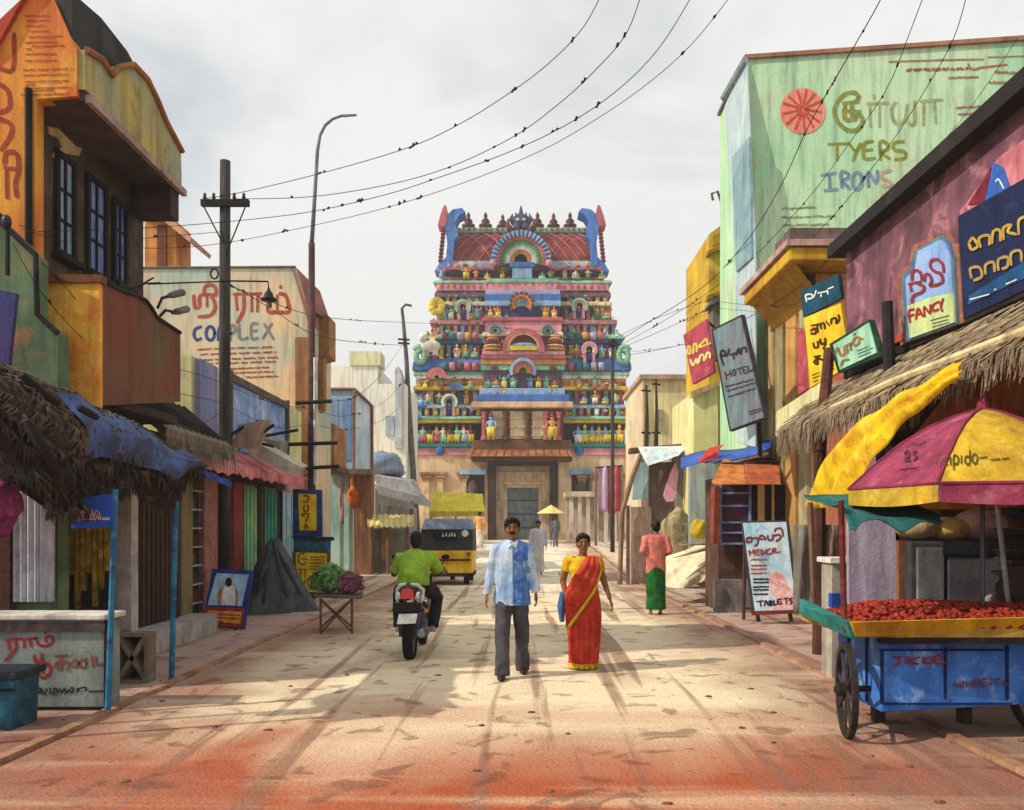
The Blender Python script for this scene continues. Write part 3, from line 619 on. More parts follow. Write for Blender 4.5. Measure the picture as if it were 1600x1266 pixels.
MB().slab([(-4.55, 8.42, 6.02), (-4.55, 8.42, 7.0), (-4.55, 9.0, 7.1), (-4.55, 9.6, 7.08), (-4.55, 10.1, 6.92), (-4.55, 10.5, 6.72), (-4.55, 10.84, 6.5), (-4.55, 10.84, 6.02)], (-.3, 0, 0)).build('roof_parapet', M('#3a3838', '#232224', '#54504e', sc=1), H1)
WF = M('#1f1e20', '#121214', sc=3)
for px0, px1, z0, z1, pm in ((88, 110, 4.58, 5.58, M('#a9b9d0', '#8da0c0', '#d9dfe8', sc=2, rough=.3)), (136, 160, 4.58, 5.60, M('#4a6cb0', '#9fb6da', '#2a3d74', sc=3, rough=.3, streak=(1, 4, .6))), (177, 192, 4.64, 5.56, M('#7f9fd0', '#3f5ea4', '#c5d0e2', sc=3, rough=.3))):
    side_window(-5.0, -5 * FPX / (px0 - VX), -5 * FPX / (px1 - VX), z0, z1, H1, 1, WF, pm, 2, 3)
s5 = splane(-5.0)
panel('peeled_plaster', s5, [(75, 198), (90, 200), (108, 218), (118, 228), (128, 232), (124, 244), (104, 240), (92, 248), (82, 246), (86, 236), (98, 230), (92, 216), (78, 210)], M('#b79a72', '#d9c09a', '#8a6d4a', sc=4), H1, .012, .012)
# projecting balcony box
MB().box((-4.99, 8.47, 2.88), (-4.34, 10.5, 2.98)).build('balcony_floor', M('#3d302a', '#2a2220', sc=2), H1)
panel('balcony_front', fplane(8.46), [(57, 636), (155, 636), (155, 440), (57, 440)], M('#f5c648', '#ea8a3a', '#f7dc6a', sc=1.6, amt=.8), H1, 0, .07)
panel('balcony_cap', fplane(8.43), [(55, 441), (158, 441), (158, 429), (55, 429)], M('#8a5a34', '#6a4228', sc=3), H1, 0, .12)
s43 = splane(-4.31)
panel('balcony_side', s43, [(157, 634), (157, 432), (175, 446), (195, 456), (215, 462), (229, 470), (238, 482), (246, 496), (262, 507), (282, 520), (282, 628)], M('#6d5c42', '#7e4434', '#46372c', sc=1.0, amt=.7), H1, 0, .07)
MB().tube([s43(a, b, .012) for a, b in ((157, 432), (175, 446), (195, 456), (215, 462), (229, 470), (238, 482), (246, 496), (262, 507), (282, 520))], .022, 6).build('balcony_trim', DK, H1)
MB().tube([(-4.96, 8.37, 2.9), (-4.96, 8.37, 6.0)], .035, 8).build('downpipe', DK, H1)
Z0 = (0, 0, 362 / 120)
INKR = INK('#a2432a')
lettering([[(66, 160), (60, 325), (0, 322)], [(-6, 395), (38, 430), (44, 505), (0, 530)], [(-6, 560), (50, 585), (48, 640), (5, 705)], [(20, 770), (30, 720), (78, 725), (86, 800), (72, 860), (78, 925)], [(22, 790), (76, 796)], [(30, 800), (32, 930)]], 7.0, f84, INKR, H1, 'painted_letters', Z0)
st = []
for i, (y, a, b) in enumerate(((75, 118, 232), (97, 128, 228), (122, 125, 212), (148, 132, 228), (174, 135, 298), (200, 120, 272), (218, 150, 305), (232, 122, 150), (256, 120, 262), (288, 118, 268), (330, 110, 342), (356, 112, 318), (386, 118, 322), (402, 120, 170), (418, 110, 328), (428, 112, 250), (448, 96, 320))): st += rows(a, b, y, -.03, 4, i, 2.0)
for i in range(12): st.append([(124 + (i % 3) * 4, 520 + i * 35), (130 - (i % 2) * 5, 532 + i * 35)])
lettering(st, 1.9, f84, INK('#b5622e'), H1, 'small_lettering', Z0, smooth=False)
# spot lamps and rods clamped to the balcony
for k, (a, b, c, d) in enumerate(((246, 482, 268, 462), (250, 494, 275, 488))):
    t = thing('spot_lamp', ('upper' if k == 0 else 'lower') + ' of two grey floodlights clamped on the curved balcony of the brown house', 'lamp', s43(a, b))
    MB().tube([s43(a, b, .02), s43((a + c) / 2 - 4, (b + d) / 2 - 6, .06), s43(c, d, .08)], .018, 6).build('bracket', DK, t)
    p0, p1 = s43(c - 6, d + 1, .08), s43(c + 17, d - 5, .12); MB().tube([p0, p0.lerp(p1, .3), p1], [.02, .04, .045], 10).build('lamp_head', M('#6d6a66', '#3f3d3c', sc=4, rough=.5), t, True)
for k, (a, b, c, d) in enumerate(((205, 452, 250, 442), (212, 458, 240, 434))):
    single('bent_rod', MB().tube([P(a, b, 9.4), P((a + c) / 2, (b + d) / 2 - 4, 9.6), P(c, d, 9.8)], .010, 6), DK, ('lower', 'upper')[k] + ' dark reinforcing rod sticking out above the brown balcony', 'rod', 'rods above the balcony')
# ---------- green garden wall and purple board in front of the orange gable
W1 = thing('boundary_wall', 'stepped green and orange stained wall in front of the orange gable', 'wall', (-5.6, 8.0, 0))
panel('wall_face', fplane(8.0), [(-160, 1010), (90, 1010), (90, 520), (57, 492), (57, 400), (0, 345), (-160, 270)], M('#6f8a66', '#4f6a52', '#b9793f', sc=1.4, amt=.75), W1, 0, .2)
MB().tube([fplane(8.0)(a, b, .03) for a, b in ((-60, 300), (0, 346), (56, 399), (58, 491), (90, 521))], .028, 6).build('coping', DK, W1)
single('name_board', MB().slab([P(-60, 442, 7.55), P(25, 458, 7.55), P(12, 578, 7.55), P(-60, 578, 7.55)], (0, .05, 0)), M('#4a3766', '#2d3f80', '#6b3560', sc=3, amt=.7), 'dark purple board fixed to the green stepped wall', 'board')
t = thing('insulator_bracket', 'black wire bracket with insulator knob on the green wall top', 'bracket', P(10, 380, 7.9))
MB().tube([P(12, 430, 7.85), P(12, 360, 7.85), P(4, 340, 7.85), P(-8, 330, 7.85)], .022, 6).build('arm', DK, t); MB().ball(P(10, 347, 7.82), (.05, .04, .07), 8, 6).build('insulator', M('#39404a', '#1e2228', rough=.3), t, True)
# ---------- flower stall under the tarpaulin
S1 = thing('flower_stall', 'flower stall with a grey lettered counter under a sagging tarpaulin', 'stall', (-4.5, 7.5, 0))
CGR = M('#8d9793', '#6f7b78', '#3f4644', sc=1.6, amt=.65)
a, b = P(-150, 1108, 7.2), P(166, 968, 7.2)
MB().box((a.x, 7.2, .03), (b.x, 7.45, b.z)).build('counter', CGR, S1, bevel=.01)
MB().box((a.x, 7.12, b.z), (b.x + .03, 7.5, b.z + .05)).build('counter_top', M('#e4e0d6', '#b9b4aa', '#6d625e', sc=3), S1, bevel=.012)
MB().box((a.x, 7.17, b.z - .10), (b.x, 7.2, b.z - .03)).build('counter_band', M('#4a4040', '#7d6d6e', sc=4), S1)
for x in (b.x - .03, -4.9): MB().box((x - .03, 7.21, -.02), (x + .02, 7.26, .1)).build('leg', DK, S1)
MB().box((b.x - .012, 7.18, .02), (b.x + .02, 7.22, b.z)).build('corner_strip', DK, S1)
f72 = fplane(7.2); Z1 = (0, 970, 8.889); RED = INK('#9c2626')
lettering([[(85, 272), (290, 248)], [(108, 275), (125, 400)], [(205, 268), (216, 390), (65, 555)], [(310, 270), (500, 240)], [(328, 265), (336, 370)], [(410, 258), (425, 360)],
           [(510, 245), (530, 330), (640, 350), (720, 300), (735, 245), (690, 215), (640, 230), (635, 290)], [(625, 150), (628, 175)],
           [(475, 485), (492, 570), (560, 558), (575, 460)], [(500, 575), (585, 575), (650, 590), (700, 660), (680, 740), (610, 790), (545, 770), (535, 700), (580, 690), (600, 730)], [(580, 570), (590, 640), (640, 605)]], 4.3, f72, RED, S1, 'painted_letters', Z1)
lettering([[(770, 492), (940, 480)], [(835, 490), (840, 690)], [(835, 560), (770, 600), (765, 650), (840, 650)], [(840, 590), (910, 560), (960, 610), (930, 690)], [(1000, 590), (1050, 545), (1090, 580), (1060, 640), (1020, 640)], ell(1150, 600, 48, 58, 10), [(1150, 545), (1210, 530)], [(1262, 482), (1290, 640)], [(1325, 490), (1340, 612), (1425, 600)]], 3.6, f72, INK('#8f4a36', .6), S1, 'painted_letters', Z1, .005)
st = [[(500, 945), (560, 940), (555, 1010), (540, 980)], [(580, 950), (600, 1010), (640, 1000), (650, 945)], [(700, 940), (705, 1010), (760, 1000), (740, 950), (790, 945), (800, 1010)], [(830, 950), (860, 995), (885, 950)], [(900, 940), (920, 1000), (960, 960), (1000, 1000), (1020, 940), (980, 935)], [(1075, 940), (1085, 990), (1100, 945), (1190, 930), (1195, 975)], [(1245, 985), (1430, 975)]]
lettering(st, 3.0, f72, INK('#33222c'), S1, 'small_lettering', Z1, .006)
BLP = M('#2f7fa8', '#1f4f78', '#6fb4d6', sc=5, amt=.6, rough=.6)
MB().tube([P(180, 765, 7.15), P(176, 900, 7.12), P(168, 1122, 7.08)], .026, 8).build('post', BLP, S1)
MB().tube([P(277, 708, 8.67), P(268, 1062, 8.67)], .03, 8).build('post', BLP, S1)
MB().tube([(-4.12, 6.05, 0), (-4.12, 6.05, 2.9)], .03, 8).build('post', BLP, S1); MB().tube([(-5.1, 6.1, 0), (-5.1, 6.1, 3.1)], .03, 8).build('post', BLP, S1)
MB().tube([(-5.05, 5.95, 3.02), (-4.55, 8.95, 2.55)], .03, 6).build('rafter', DK, S1); MB().tube([P(4, 770, 6.4), P(6, 700, 6.4)], .006, 5).build('cord', DK, S1)
def lerp_row(tr, n):
    out = []
    for i in range(n):
        t = i / (n - 1) * (len(tr) - 1); k = min(int(t), len(tr) - 2); f = t - k; out.append([tr[k][q] + (tr[k + 1][q] - tr[k][q]) * f for q in range(3)])
    return out
top = lerp_row([(-80, 530, 6.0), (0, 568, 6.35), (80, 602, 6.9), (150, 640, 7.45), (220, 674, 8.1), (294, 708, 8.9)], 34)
bot = lerp_row([(-80, 690, 5.9), (20, 735, 6.2), (78, 800, 6.6), (135, 790, 7.05), (170, 762, 7.4), (215, 765, 7.8), (250, 795, 8.3), (282, 752, 8.8)], 34)
rw = []
for j in range(15):
    t = j / 14; r_ = []
    for q, (A, B) in enumerate(zip(top, bot)):
        p = P(*[A[i] + (B[i] - A[i]) * t for i in range(3)])
        p.x += .22 * math.sin(math.pi * min(1, t * 1.15)) + .10 * mnoise.noise(Vector((q * .22, j * .3, 1))) ; p.z += .09 * mnoise.noise(Vector((q * .3, j * .25, 5))) * (t > .02); p.y += .12 * mnoise.noise(Vector((q * .35, j * .2, 9)))
        if j == 14: p.z -= .05 * abs(mnoise.noise(Vector((q * 1.3, 4, 2))))
        r_.append(p)
    rw.append(r_)
back = [Vector((p.x - .9, p.y, p.z + .12)) for p in rw[0]]
TARP = M('#5d5149', '#403731', '#241f1d', sc=2.6, amt=.85, rough=.9, bump=1.0)
g_ = MB().grid([back] + rw[:9]); g_.build('tarpaulin', TARP, S1, True)
g2 = MB().grid(rw[8:] + [[Vector((p.x - .5, p.y, p.z + .35)) for p in rw[14]], [Vector((p.x - 1.0, p.y, p.z + .75)) for p in rw[14]]]); g2.build('torn_hem', M('#2e2623', '#1c1716', '#5a4c40', sc=3, rough=.9, bump=1.0), S1, True)
MB().grid([[p + Vector((.03, -.025, .012)) for p in r_[13:33]] for r_ in rw[1:10]]).build('blue_sheet', M('#4a66a4', '#3a3a44', '#6f6a66', sc=2.6, amt=.8, rough=.7), S1, True)
mb = MB(); rq = random.Random(21)
for k in range(950):
    jj = rq.choice((8, 10, 12, 13, 14, 14, 14)); ii = rq.randrange(0, 33); p = rw[jj][ii].lerp(rw[jj][ii + 1], rq.random()) + Vector((.02, -.01, 0)); l_ = rq.uniform(.05, .16) * (.75 if jj == 14 else .8)
    mb.tube([p + Vector((-.03, 0, .04)), p, p + Vector((rq.uniform(-.03, .03), rq.uniform(-.04, .04), -l_))], [.012, .014, .003], 4)
mb.build('ragged_fringe', M('#3f352e', '#26201d', '#7d6d5a', sc=5), S1, kind='stuff')
mb = MB()
for k in range(800):
    jj = rq.randrange(0, 9); ii = rq.randrange(0, 33); p = rw[jj][ii].lerp(rw[jj][ii + 1], rq.random()) + Vector((.012, -.008, .01)); q_ = rw[jj + 1][ii] - rw[jj][ii]
    if 1 <= jj <= 9 and 13 <= ii <= 32 and rq.random() < .82: continue
    mb.tube([p, p + q_ * .5 + Vector((.02, 0, .01)), p + q_ * 1.1 + Vector((0, rq.uniform(-.05, .05), 0))], [.008, .012, .003], 4)
mb.build('loose_straw', M('#6b5d50', '#463b33', '#94846f', sc=5), S1, kind='stuff')
for k, (tr) in enumerate((((0, 590, 6.3), (30, 618, 6.5), (60, 634, 6.65)), ((5, 660, 6.1), (45, 720, 6.3), (60, 770, 6.5)), ((90, 640, 6.8), (118, 655, 7.0)))):
    pp = [P(*q) + Vector((.24, -.12, 0)) for q in tr]; MB().tube(pp, [.03] + [.045] * (len(pp) - 2) + [.02] if len(pp) > 2 else .03, 6).build('cloth_roll', DK, S1, True)
for k, x0 in enumerate((16, 40, 62)):
    rws = []
    for j in range(2):
        z = (2.3, .88)[j]; rws.append([Vector((P(x0 + i * 2.6, 800, 7.9).x, 7.9 + .035 * math.sin(i * 1.5 + k), z)) for i in range(10)])
    MB().grid(rws).build('white_curtain', M('#d9d9de', '#a9acb8', '#8b8c96', sc=2), S1, True)
MB().box((P(-40, 0, 7.85).x, 7.85, 0.8), (P(15, 0, 7.85).x, 7.95, 2.3)).build('shutter', M('#5b352c', '#3f2420', sc=5, streak=(1, 1, 6)), S1)
MB().box((P(84, 0, 8.4).x, 8.42, 0.05), (P(176, 0, 8.4).x, 8.46, 2.4)).build('slat_backing', DK, S1)
for k in range(9):
    x = P(88 + k * 9.2, 0, 8.35).x; hh = .95 + (k * 37 % 11) * .02
    MB().box((x, 8.36, hh - .2 + .1 * (k % 3)), (x + .045, 8.4, 2.15 - .12 * (k % 2))).build('bamboo_slat', M('#a8871d', '#5e4a12', '#d9bd2c', sc=5, amt=.6), S1)
MB().box((P(180, 0, 8.7).x, 8.7, 0), (P(205, 0, 8.7).x, 8.86, 2.3)).build('white_post', M('#c9c3bd', '#9c9590', '#7b726d', sc=3), S1)
t = thing('pennant_sign', 'small blue hanging sign with red and white lettering under the tarpaulin', 'sign', P(140, 810, 7.0))
f76 = fplane(7.0); panel('board', f76, [(110, 826), (114, 806), (128, 778), (176, 772), (176, 824)], M('#2f5fc0', '#234a9c', sc=4), t, 0, .02)
LG = [[(8, 10), (9, 40), (28, 40)], ell(42, 26, 10, 14, 9), [(72, 12), (58, 20), (60, 38), (74, 36), (73, 27), (66, 27)], [(82, 42), (90, 12), (100, 40)], [(84, 30), (98, 28)], [(112, 40), (114, 40)], [(122, 40), (124, 40)], [(132, 40), (134, 40)]]
ZL = (114, 794, 2.4)
lettering(LG, 4.6, f76, INK('#f2eeee', .1), t, 'letter_outline', ZL, .004); lettering(LG, 2.2, f76, INK('#b02a2a'), t, 'lettering', ZL, .011)
single('cloth_bundle', lumpy(P(4, 788, 6.4), (.12, .12, .20), 4, .4), M('#8a3468', '#5f2350', '#b8659a', sc=8), 'magenta cloth bundle hanging at the near end of the tarpaulin', 'cloth', smooth=True)
# breeze block
t = thing('breeze_block', 'grey concrete ventilation block with a cross of holes beside the flower stall', 'block', P(204, 1068, 8.45))
a, b = P(180, 1068, 8.45), P(230, 990, 8.45); bm_ = M('#8f8272', '#6f6356', '#544a42', sc=5); cx, cz = (a.x + b.x) / 2, b.z / 2
mb = MB(); w = .035
mb.box((a.x, 8.45, 0), (b.x, 8.65, w)).box((a.x, 8.45, b.z - w), (b.x, 8.65, b.z)).box((a.x, 8.45, w), (a.x + w, 8.65, b.z - w)).box((b.x - w, 8.45, w), (b.x, 8.65, b.z - w)); mb.build('frame', bm_, t)
for s in (1, -1): MB().slab([(cx - s * .14 - .03, 8.46, w), (cx - s * .14 + .03, 8.46, w), (cx + s * .14 + .03, 8.46, b.z - w), (cx + s * .14 - .03, 8.46, b.z - w)], (0, .17, 0)).build('cross_bar', bm_, t)
MB().box((a.x + w, 8.64, w), (b.x - w, 8.66, b.z - w)).build('backing', DK, t)
# teal bin
t = thing('storage_bin', 'dark teal lidded bin at the near corner of the flower stall', 'bin', P(0, 1140, 6.5))
a, b = P(-45, 1140, 6.5), P(18, 1062, 6.5)
MB().slab([(a.x, 6.5, 0), (b.x, 6.5, 0), (b.x + .02, 6.5, b.z), (a.x, 6.5, b.z)], (0, .35, 0)).build('body', M('#1f5f74', '#15384a', '#2f93a8', sc=4, rough=.5), t, bevel=.01)
MB().box((a.x - .02, 6.47, b.z), (b.x + .05, 6.9, b.z + .06)).build('lid', M('#2a3442', '#1c2430', '#2d5f86', sc=4, rough=.5), t, bevel=.015)
MB().box((a.x, 6.485, b.z - .09), (b.x + .03, 6.5, b.z - .07)).build('rim', DK, t)
# rusty shutter and step of the corner house
MB().box((-5.0, 10.75, .3), (-4.93, 12.05, 2.75)).build('rusty_shutter', M('#3a2c25', '#5c3320', '#274a4a', sc=1.6, amt=.8, streak=(1, 1, .35)), H1)
for k in range(9): MB().box((-4.94, 10.78 + k * .14, .3), (-4.915, 10.82 + k * .14, 2.75)).build('shutter_rib', M('#2f231e', '#4a2a1b', sc=3), H1)
MB().box((-5.0, 10.2, 0), (-4.6, 12.6, .28)).build('doorstep', M('#b9b2ae', '#948c8a', sc=2), H1)
# ---------- row of shops
S2 = thing('shop_row', 'low shop row with green and teal shutters under a pink awning', 'shop', (-6, 16.5, 0))
MB().box((-9, 12.72, 0), (-5.3, 20.2, 2.95)).build('wall', M('#b98b86', '#94625c', '#6b4a48', sc=1.2), S2)
MB().box((-9, 13.4, 2.95), (-5.32, 20.1, 4.35)).build('upper_wall', M('#e2dc9c', '#c5c98f', '#9aa6b4', sc=.9), S2)
Xs = -5.3
for nm, p0, p1, z0, z1, m_ in (('pilaster', 312, 338, 0, 2.5, M('#b57f78', '#8f5750', sc=3)), ('pilaster', 360, 374, 0, 2.5, M('#9a463c', '#7a342f', sc=3)), ('pilaster', 402, 407, 0, 2.5, M('#54483c', '#3a322b', sc=3)),
                               ('upper_panel', 306, 334, 2.97, 4.33, M('#9a93b5', '#7d8fc4', '#b98f94', sc=2))):
    side_panel(nm, Xs, p0, p1, z0, z1, m_, S2, .07)
for nm, p0, p1, c in (('shutter', 376, 400, ('#9cc46a', '#5fa6a0', '#c5d98a')), ('shutter', 409, 432, ('#58a88f', '#2f8a80', '#9acbb4')), ('shutter', 437, 468, ('#a9c9d6', '#86acc4', '#c9dfe4'))):
    sh = side_panel(nm, Xs, p0, p1, .12, 2.35, M(*c, sc=2, amt=.6), S2, .03)
    y0, y1 = Xs * FPX / (p0 - VX), Xs * FPX / (p1 - VX)
    for q in range(1, 4): yy = y0 + (y1 - y0) * q / 4; MB().box((Xs + .03, yy - .012, .14), (Xs + .045, yy + .012, 2.33)).build('shutter_fold', M(c[1], None, None, sc=2), sh)
    for q in (y0, y1): MB().box((Xs, q - .03, .1), (Xs + .06, q + .03, 2.38)).build('shutter_guide', M('#4a4038', '#332c28', sc=3), sh)
y0, y1 = Xs * FPX / (284 - VX), Xs * FPX / (309 - VX)
sh = MB().box((Xs - .02, y0, .1), (Xs + .02, y1, 2.5)).build('display_case', M('#231f20', '#171516', '#3a2c28', sc=3), S2)
for q in range(7):
    MB().box((Xs, y0, .35 + q * .3), (Xs + .08, y1, .375 + q * .3)).build('shelf', M('#cfcac4', '#a8a29c', sc=4), sh)
    MB().box((Xs + .01, y0 + .06, .375 + q * .3), (Xs + .07, y1 - .08 - .1 * (q % 3), .56 + q * .3)).build('carton', M(('#5d3d24', '#3d4540', '#6b5230')[q % 3], sc=5), sh)
bl = side_panel('blue_hoarding', Xs, 359, 443, 3.0, 4.22, M('#6d8fd0', '#a9c0e4', '#d9e2ee', sc=1.1, amt=.7), S2, .03)
y0, y1 = Xs * FPX / (357 - VX), Xs * FPX / (446 - VX)
for q in ((y0 - .06, y0 + .03, 2.97, 4.42), (y1 - .03, y1 + .06, 2.97, 4.42), (y0, y1, 4.22, 4.36)): MB().box((Xs, q[0], q[2]), (Xs + .08, q[1], q[3])).build('frame', M('#6e675f', '#453f3b', sc=3), bl)
# pink awning in panels, brown sheet over it
PK = M('#d98a8c', '#b8565c', '#f0b5b0', sc=2, amt=.7)
for k in range(6):
    y0, y1 = 11.5 + k * 1.15, 11.5 + (k + 1) * 1.15 - .03; rws = []
    for t_ in range(4): rws.append([Vector((-5.3 + t_ * .2, y0 + (y1 - y0) * i / 5, 3.0 - t_ * .12 - .05 * math.sin(math.pi * i / 5))) for i in range(6)])
    rws.append([Vector((-4.69, y0 + (y1 - y0) * i / 5, 2.50 - (.05 if i % 2 else 0) - .05 * math.sin(math.pi * i / 5))) for i in range(6)])
    MB().grid(rws, (-.012, 0, -.01)).build('awning_panel', PK, S2)
MB().box((-5.28, 11.45, 2.4), (-5.22, 18.4, 2.52)).build('awning_beam', M('#3d2d2a', '#2a2020', sc=2), S2)
GT = M('#8b7d68', '#5f5346', '#b8ab94', sc=2.5, amt=.7, bump=.8, streak=(1, 4, 1))
th = thing('thatch_roof', 'grey thatched lean-to roof beside the brown balcony', 'roof', (-4.9, 11.6, 2.7))
MB().slab([(-5.25, 10.7, 3.28), (-5.25, 13.2, 3.28), (-4.55, 13.0, 2.74), (-4.5, 10.5, 2.74)], (.02, 0, .1)).build('thatch', GT, th)
for k in range(12):
    y = 10.6 + k * .21; MB().tube([(-4.62, y, 2.92), (-5.28, y + .07, 3.46)], .022, 5).build('batten', DK, th)
for k in range(60):
    y = 10.52 + k * .042; MB().tube([(-4.6, y, 2.82), (-4.5, y + .03, 2.72), (-4.47, y + random.uniform(-.04, .04), 2.55 - random.uniform(0, .14))], [.02, .015, .004], 4).build('straw_tuft', GT, th)
single('blue_strip', MB().grid([[P(208 + i * 9, 680 + i * 4.2 + (i % 2) * 3, 9.6 + i * .15) for i in range(18)], [P(208 + i * 9, 688 + i * 4.3 + (i % 2) * 3, 9.5 + i * .15) for i in range(18)]], (0, .02, 0)), M('#2c52b4', '#1c2f70', sc=4), 'strip of blue plastic sheet along the thatched eave', 'plastic sheet')
for k, pts in enumerate((((362, 700), (372, 664), (412, 656), (392, 702)), ((388, 708), (398, 690), (470, 730), (458, 744)), ((396, 700), (404, 684), (440, 690), (436, 712)))):
    single('roof_sheet', MB().slab([P(a, b, 14.2 + k * .8) for a, b in pts], (0, .5, .06)), M(('#b5a090', '#d9cfc0', '#9a9488')[k], ('#8d7868', '#a89f92', '#77726a')[k], sc=2), ('brown tilted roof sheet nearest the dark utility pole', 'long pale roof sheet sliding down to the awning end', 'short grey roof sheet propped behind the long pale one')[k], 'roof sheet')
for k, (a, b, c, d) in enumerate(((358, 682, 380, 667), (372, 702, 428, 664), (396, 690, 428, 698), (400, 684, 466, 672))):
    single('loose_pole', MB().tube([P(a, b, 14.0 + k * .4), P(c, d, 14.2 + k * .4)], .03, 6), DK, ('short dark stick at the pole end of the roof', 'long slanting dark stick on the brown roof sheet', 'dark stick lying on the pale roof sheet', 'thin grey stick reaching to the lamp post')[k], 'stick')
# ---------- peach building with the red and blue painted sign
B2 = thing('complex_building', 'peach and teal painted building with large red and blue wall lettering', 'building', (-7.5, 22, 0))
f18 = fplane(21.0)
panel('front_wall', f18, [(150, 940), (480, 940), (480, 482), (462, 418), (150, 420)], M('#f0c79a', '#a9bfb4', '#e8a184', sc=.34, amt=.75), B2, 0, 2.6)
MB().slab([f18(459, 417.5, .03), f18(480.5, 482, .03), f18(480.5, 500, .03), f18(455, 417.5, .03)], (0, 2.7, 0)).build('roof_edge', M('#b5766a', '#8f5a50', sc=1.5), B2)
MB().tube([f18(150, 419, .02), f18(462, 417, .02)], .03, 6).build('roof_line', M('#77786a', '#5a5a50', sc=2), B2)
Z2 = (290, 420, 6.328)
lettering([[(80, 268), (95, 380), (140, 372), (148, 265), (300, 262)], [(210, 265), (212, 370)], [(255, 270), (285, 330), (290, 400), (240, 465), (130, 475)], [(180, 250), (188, 190), (232, 160), (290, 180), (305, 250)],
           [(480, 252), (605, 250)], [(497, 255), (512, 405)], [(575, 255), (575, 400), (515, 530)], [(638, 250), (745, 245)], [(655, 250), (655, 420)], [(715, 250), (710, 420)], [(815, 330), (820, 425), (920, 432), (1022, 425), (1012, 330), (985, 262), (930, 248)], [(905, 268), (905, 400)], [(938, 172), (942, 190)]], 6.0, f18, INK('#b5584a'), B2, 'painted_letters', Z2)
lettering([[(152, 575), (95, 600), (85, 660), (110, 705), (152, 690)], ell(245, 640, 42, 68, 12), [(322, 705), (335, 580), (378, 665), (418, 580), (430, 705)]], 5.2, f18, INK('#3f4f8f'), B2, 'painted_letters', Z2)
lettering([[(445, 705), (445, 565), (490, 580), (485, 625), (445, 645)], [(530, 555), (537, 690), (615, 685)], [(712, 545), (652, 555), (657, 692), (715, 686)], [(652, 620), (705, 612)], [(780, 550), (870, 695)], [(850, 545), (765, 690)]], 5.2, f18, INK('#8a8788'), B2, 'painted_letters', Z2)
st = []
for i, (y, a, b) in enumerate(((800, 120, 880), (850, 150, 890), (905, 120, 910), (945, 130, 890), (990, 440, 840), (1032, 470, 870), (1075, 600, 930))): st += rows(a, b, y, -.035, 7, 20 + i, 5)
lettering(st, 2.6, f18, INK('#b5605a'), B2, 'small_lettering', Z2, smooth=False)
panel('side_annexe', fplane(20.7), [(462, 760), (485, 760), (485, 527), (461, 527)], M('#a8774a', '#85593a', '#c79a6a', sc=1), B2, 0, .3)
panel('side_annexe', fplane(22.2), [(487, 562), (514, 556), (514, 494), (487, 486)], M('#a9793f', '#7f5630', '#c79a5a', sc=1), B2, 0, .8)
panel('side_pipe', fplane(22.0), [(498, 640), (506, 640), (506, 560), (498, 560)], M('#b5854a', '#8f6433', sc=1), B2, 0, .3)
MB().slab([P(480, 482, 21.05), P(515, 500, 22.6), P(500, 455, 22.9), P(464, 419, 21.1)], (-.1, .1, .05)).build('roof_slope', M('#a86c5e', '#7f4a40', sc=1.5), B2)
t = B2
MB().box((P(226, 0, 22.4).x, 22.4, 8.1), (P(275, 0, 22.4).x, 23.4, P(0, 345, 22.4).z)).build('stair_head', M('#d99a52', '#b5733a', '#e8bd84', sc=1), t)
MB().slab([P(224, 331, 22.2), P(254, 331, 22.2), P(299, 372, 21.6), P(296, 378, 21.6), P(252, 342, 22.2), P(224, 342, 22.2)], (0, 1.4, 0)).build('stair_head_roof', M('#c79a78', '#a0745a', sc=1.5), t)
MB().box((P(246, 0, 22.35).x, 22.32, 8.12), (P(260, 0, 22.35).x, 22.4, P(0, 352, 22.35).z)).build('stair_head_door', M('#7a4a2c', '#5c351f', sc=3), t)
# ---------- pale blue house with turquoise shop below
B3 = thing('blue_house', 'pale blue upper floor over a turquoise shop wall with a brown corner pillar', 'house', (-6, 27.5, gz(27)))
f26 = fplane(26.0)
panel('upper_floor', f26, [(505, 736), (553, 736), (553, 608), (505, 608)], M('#b5cbe2', '#93b0d4', '#dfe7ee', sc=.7), B3, 0, 3.0)
MB().slab([f26(553, 736), f26(553, 608), P(581, 634, 27.6), P(581, 736, 27.6)], (-.3, .2, 0)).build('side_wall', M('#cfdcea', '#aac0da', sc=.8), B3)
for a, b in (((553, 736), (553, 608)), ((505, 608), (553, 608))): MB().tube([f26(*a, .04), f26(*b, .04)], .05, 6).build('trim', M('#9a7a6a', '#7d5f52', sc=2), B3)
MB().tube([P(553, 608, 25.95), P(581, 634, 27.5), P(581, 736, 27.5)], .06, 6).build('trim', M('#a9705c', '#8a5546', sc=2), B3)
for x0, x1 in ((512, 528), (534, 549)): MB().slab([f26(x0, 720, .02), f26(x1, 720, .02), f26(x1, 622, .02), f26(x0, 622, .02)], (0, .05, 0)).build('window', M('#8fb0d8', '#6f95c8', '#c5d6e8', sc=1, rough=.3), B3)
panel('shop_wall', fplane(26.4), [(470, 912), (556, 912), (556, 736), (470, 736)], M('#b9d6ca', '#93bfb4', '#d9e6dc', sc=.8), B3, 0, 2.6)
for x in (505, 531, 545): panel('wall_joint', fplane(26.38), [(x, 895), (x + 2, 895), (x + 2, 745), (x, 745)], M('#84a89e', '#6b8f86', sc=2), B3, .01, .03)
panel('corner_pillar', fplane(26.2), [(553, 898), (581, 898), (581, 736), (553, 736)], M('#9a6f54', '#7a523e', '#b98f70', sc=2, streak=(3, 3, .5)), B3, 0, .5)
panel('floor_edge', fplane(25.9), [(500, 741), (584, 741), (584, 733), (500, 733)], M('#a89880', '#83745f', sc=2), B3, 0, .4)
t = thing('projecting_room', 'brown boxed balcony room beside the street lamp post', 'balcony', P(505, 730, 24))
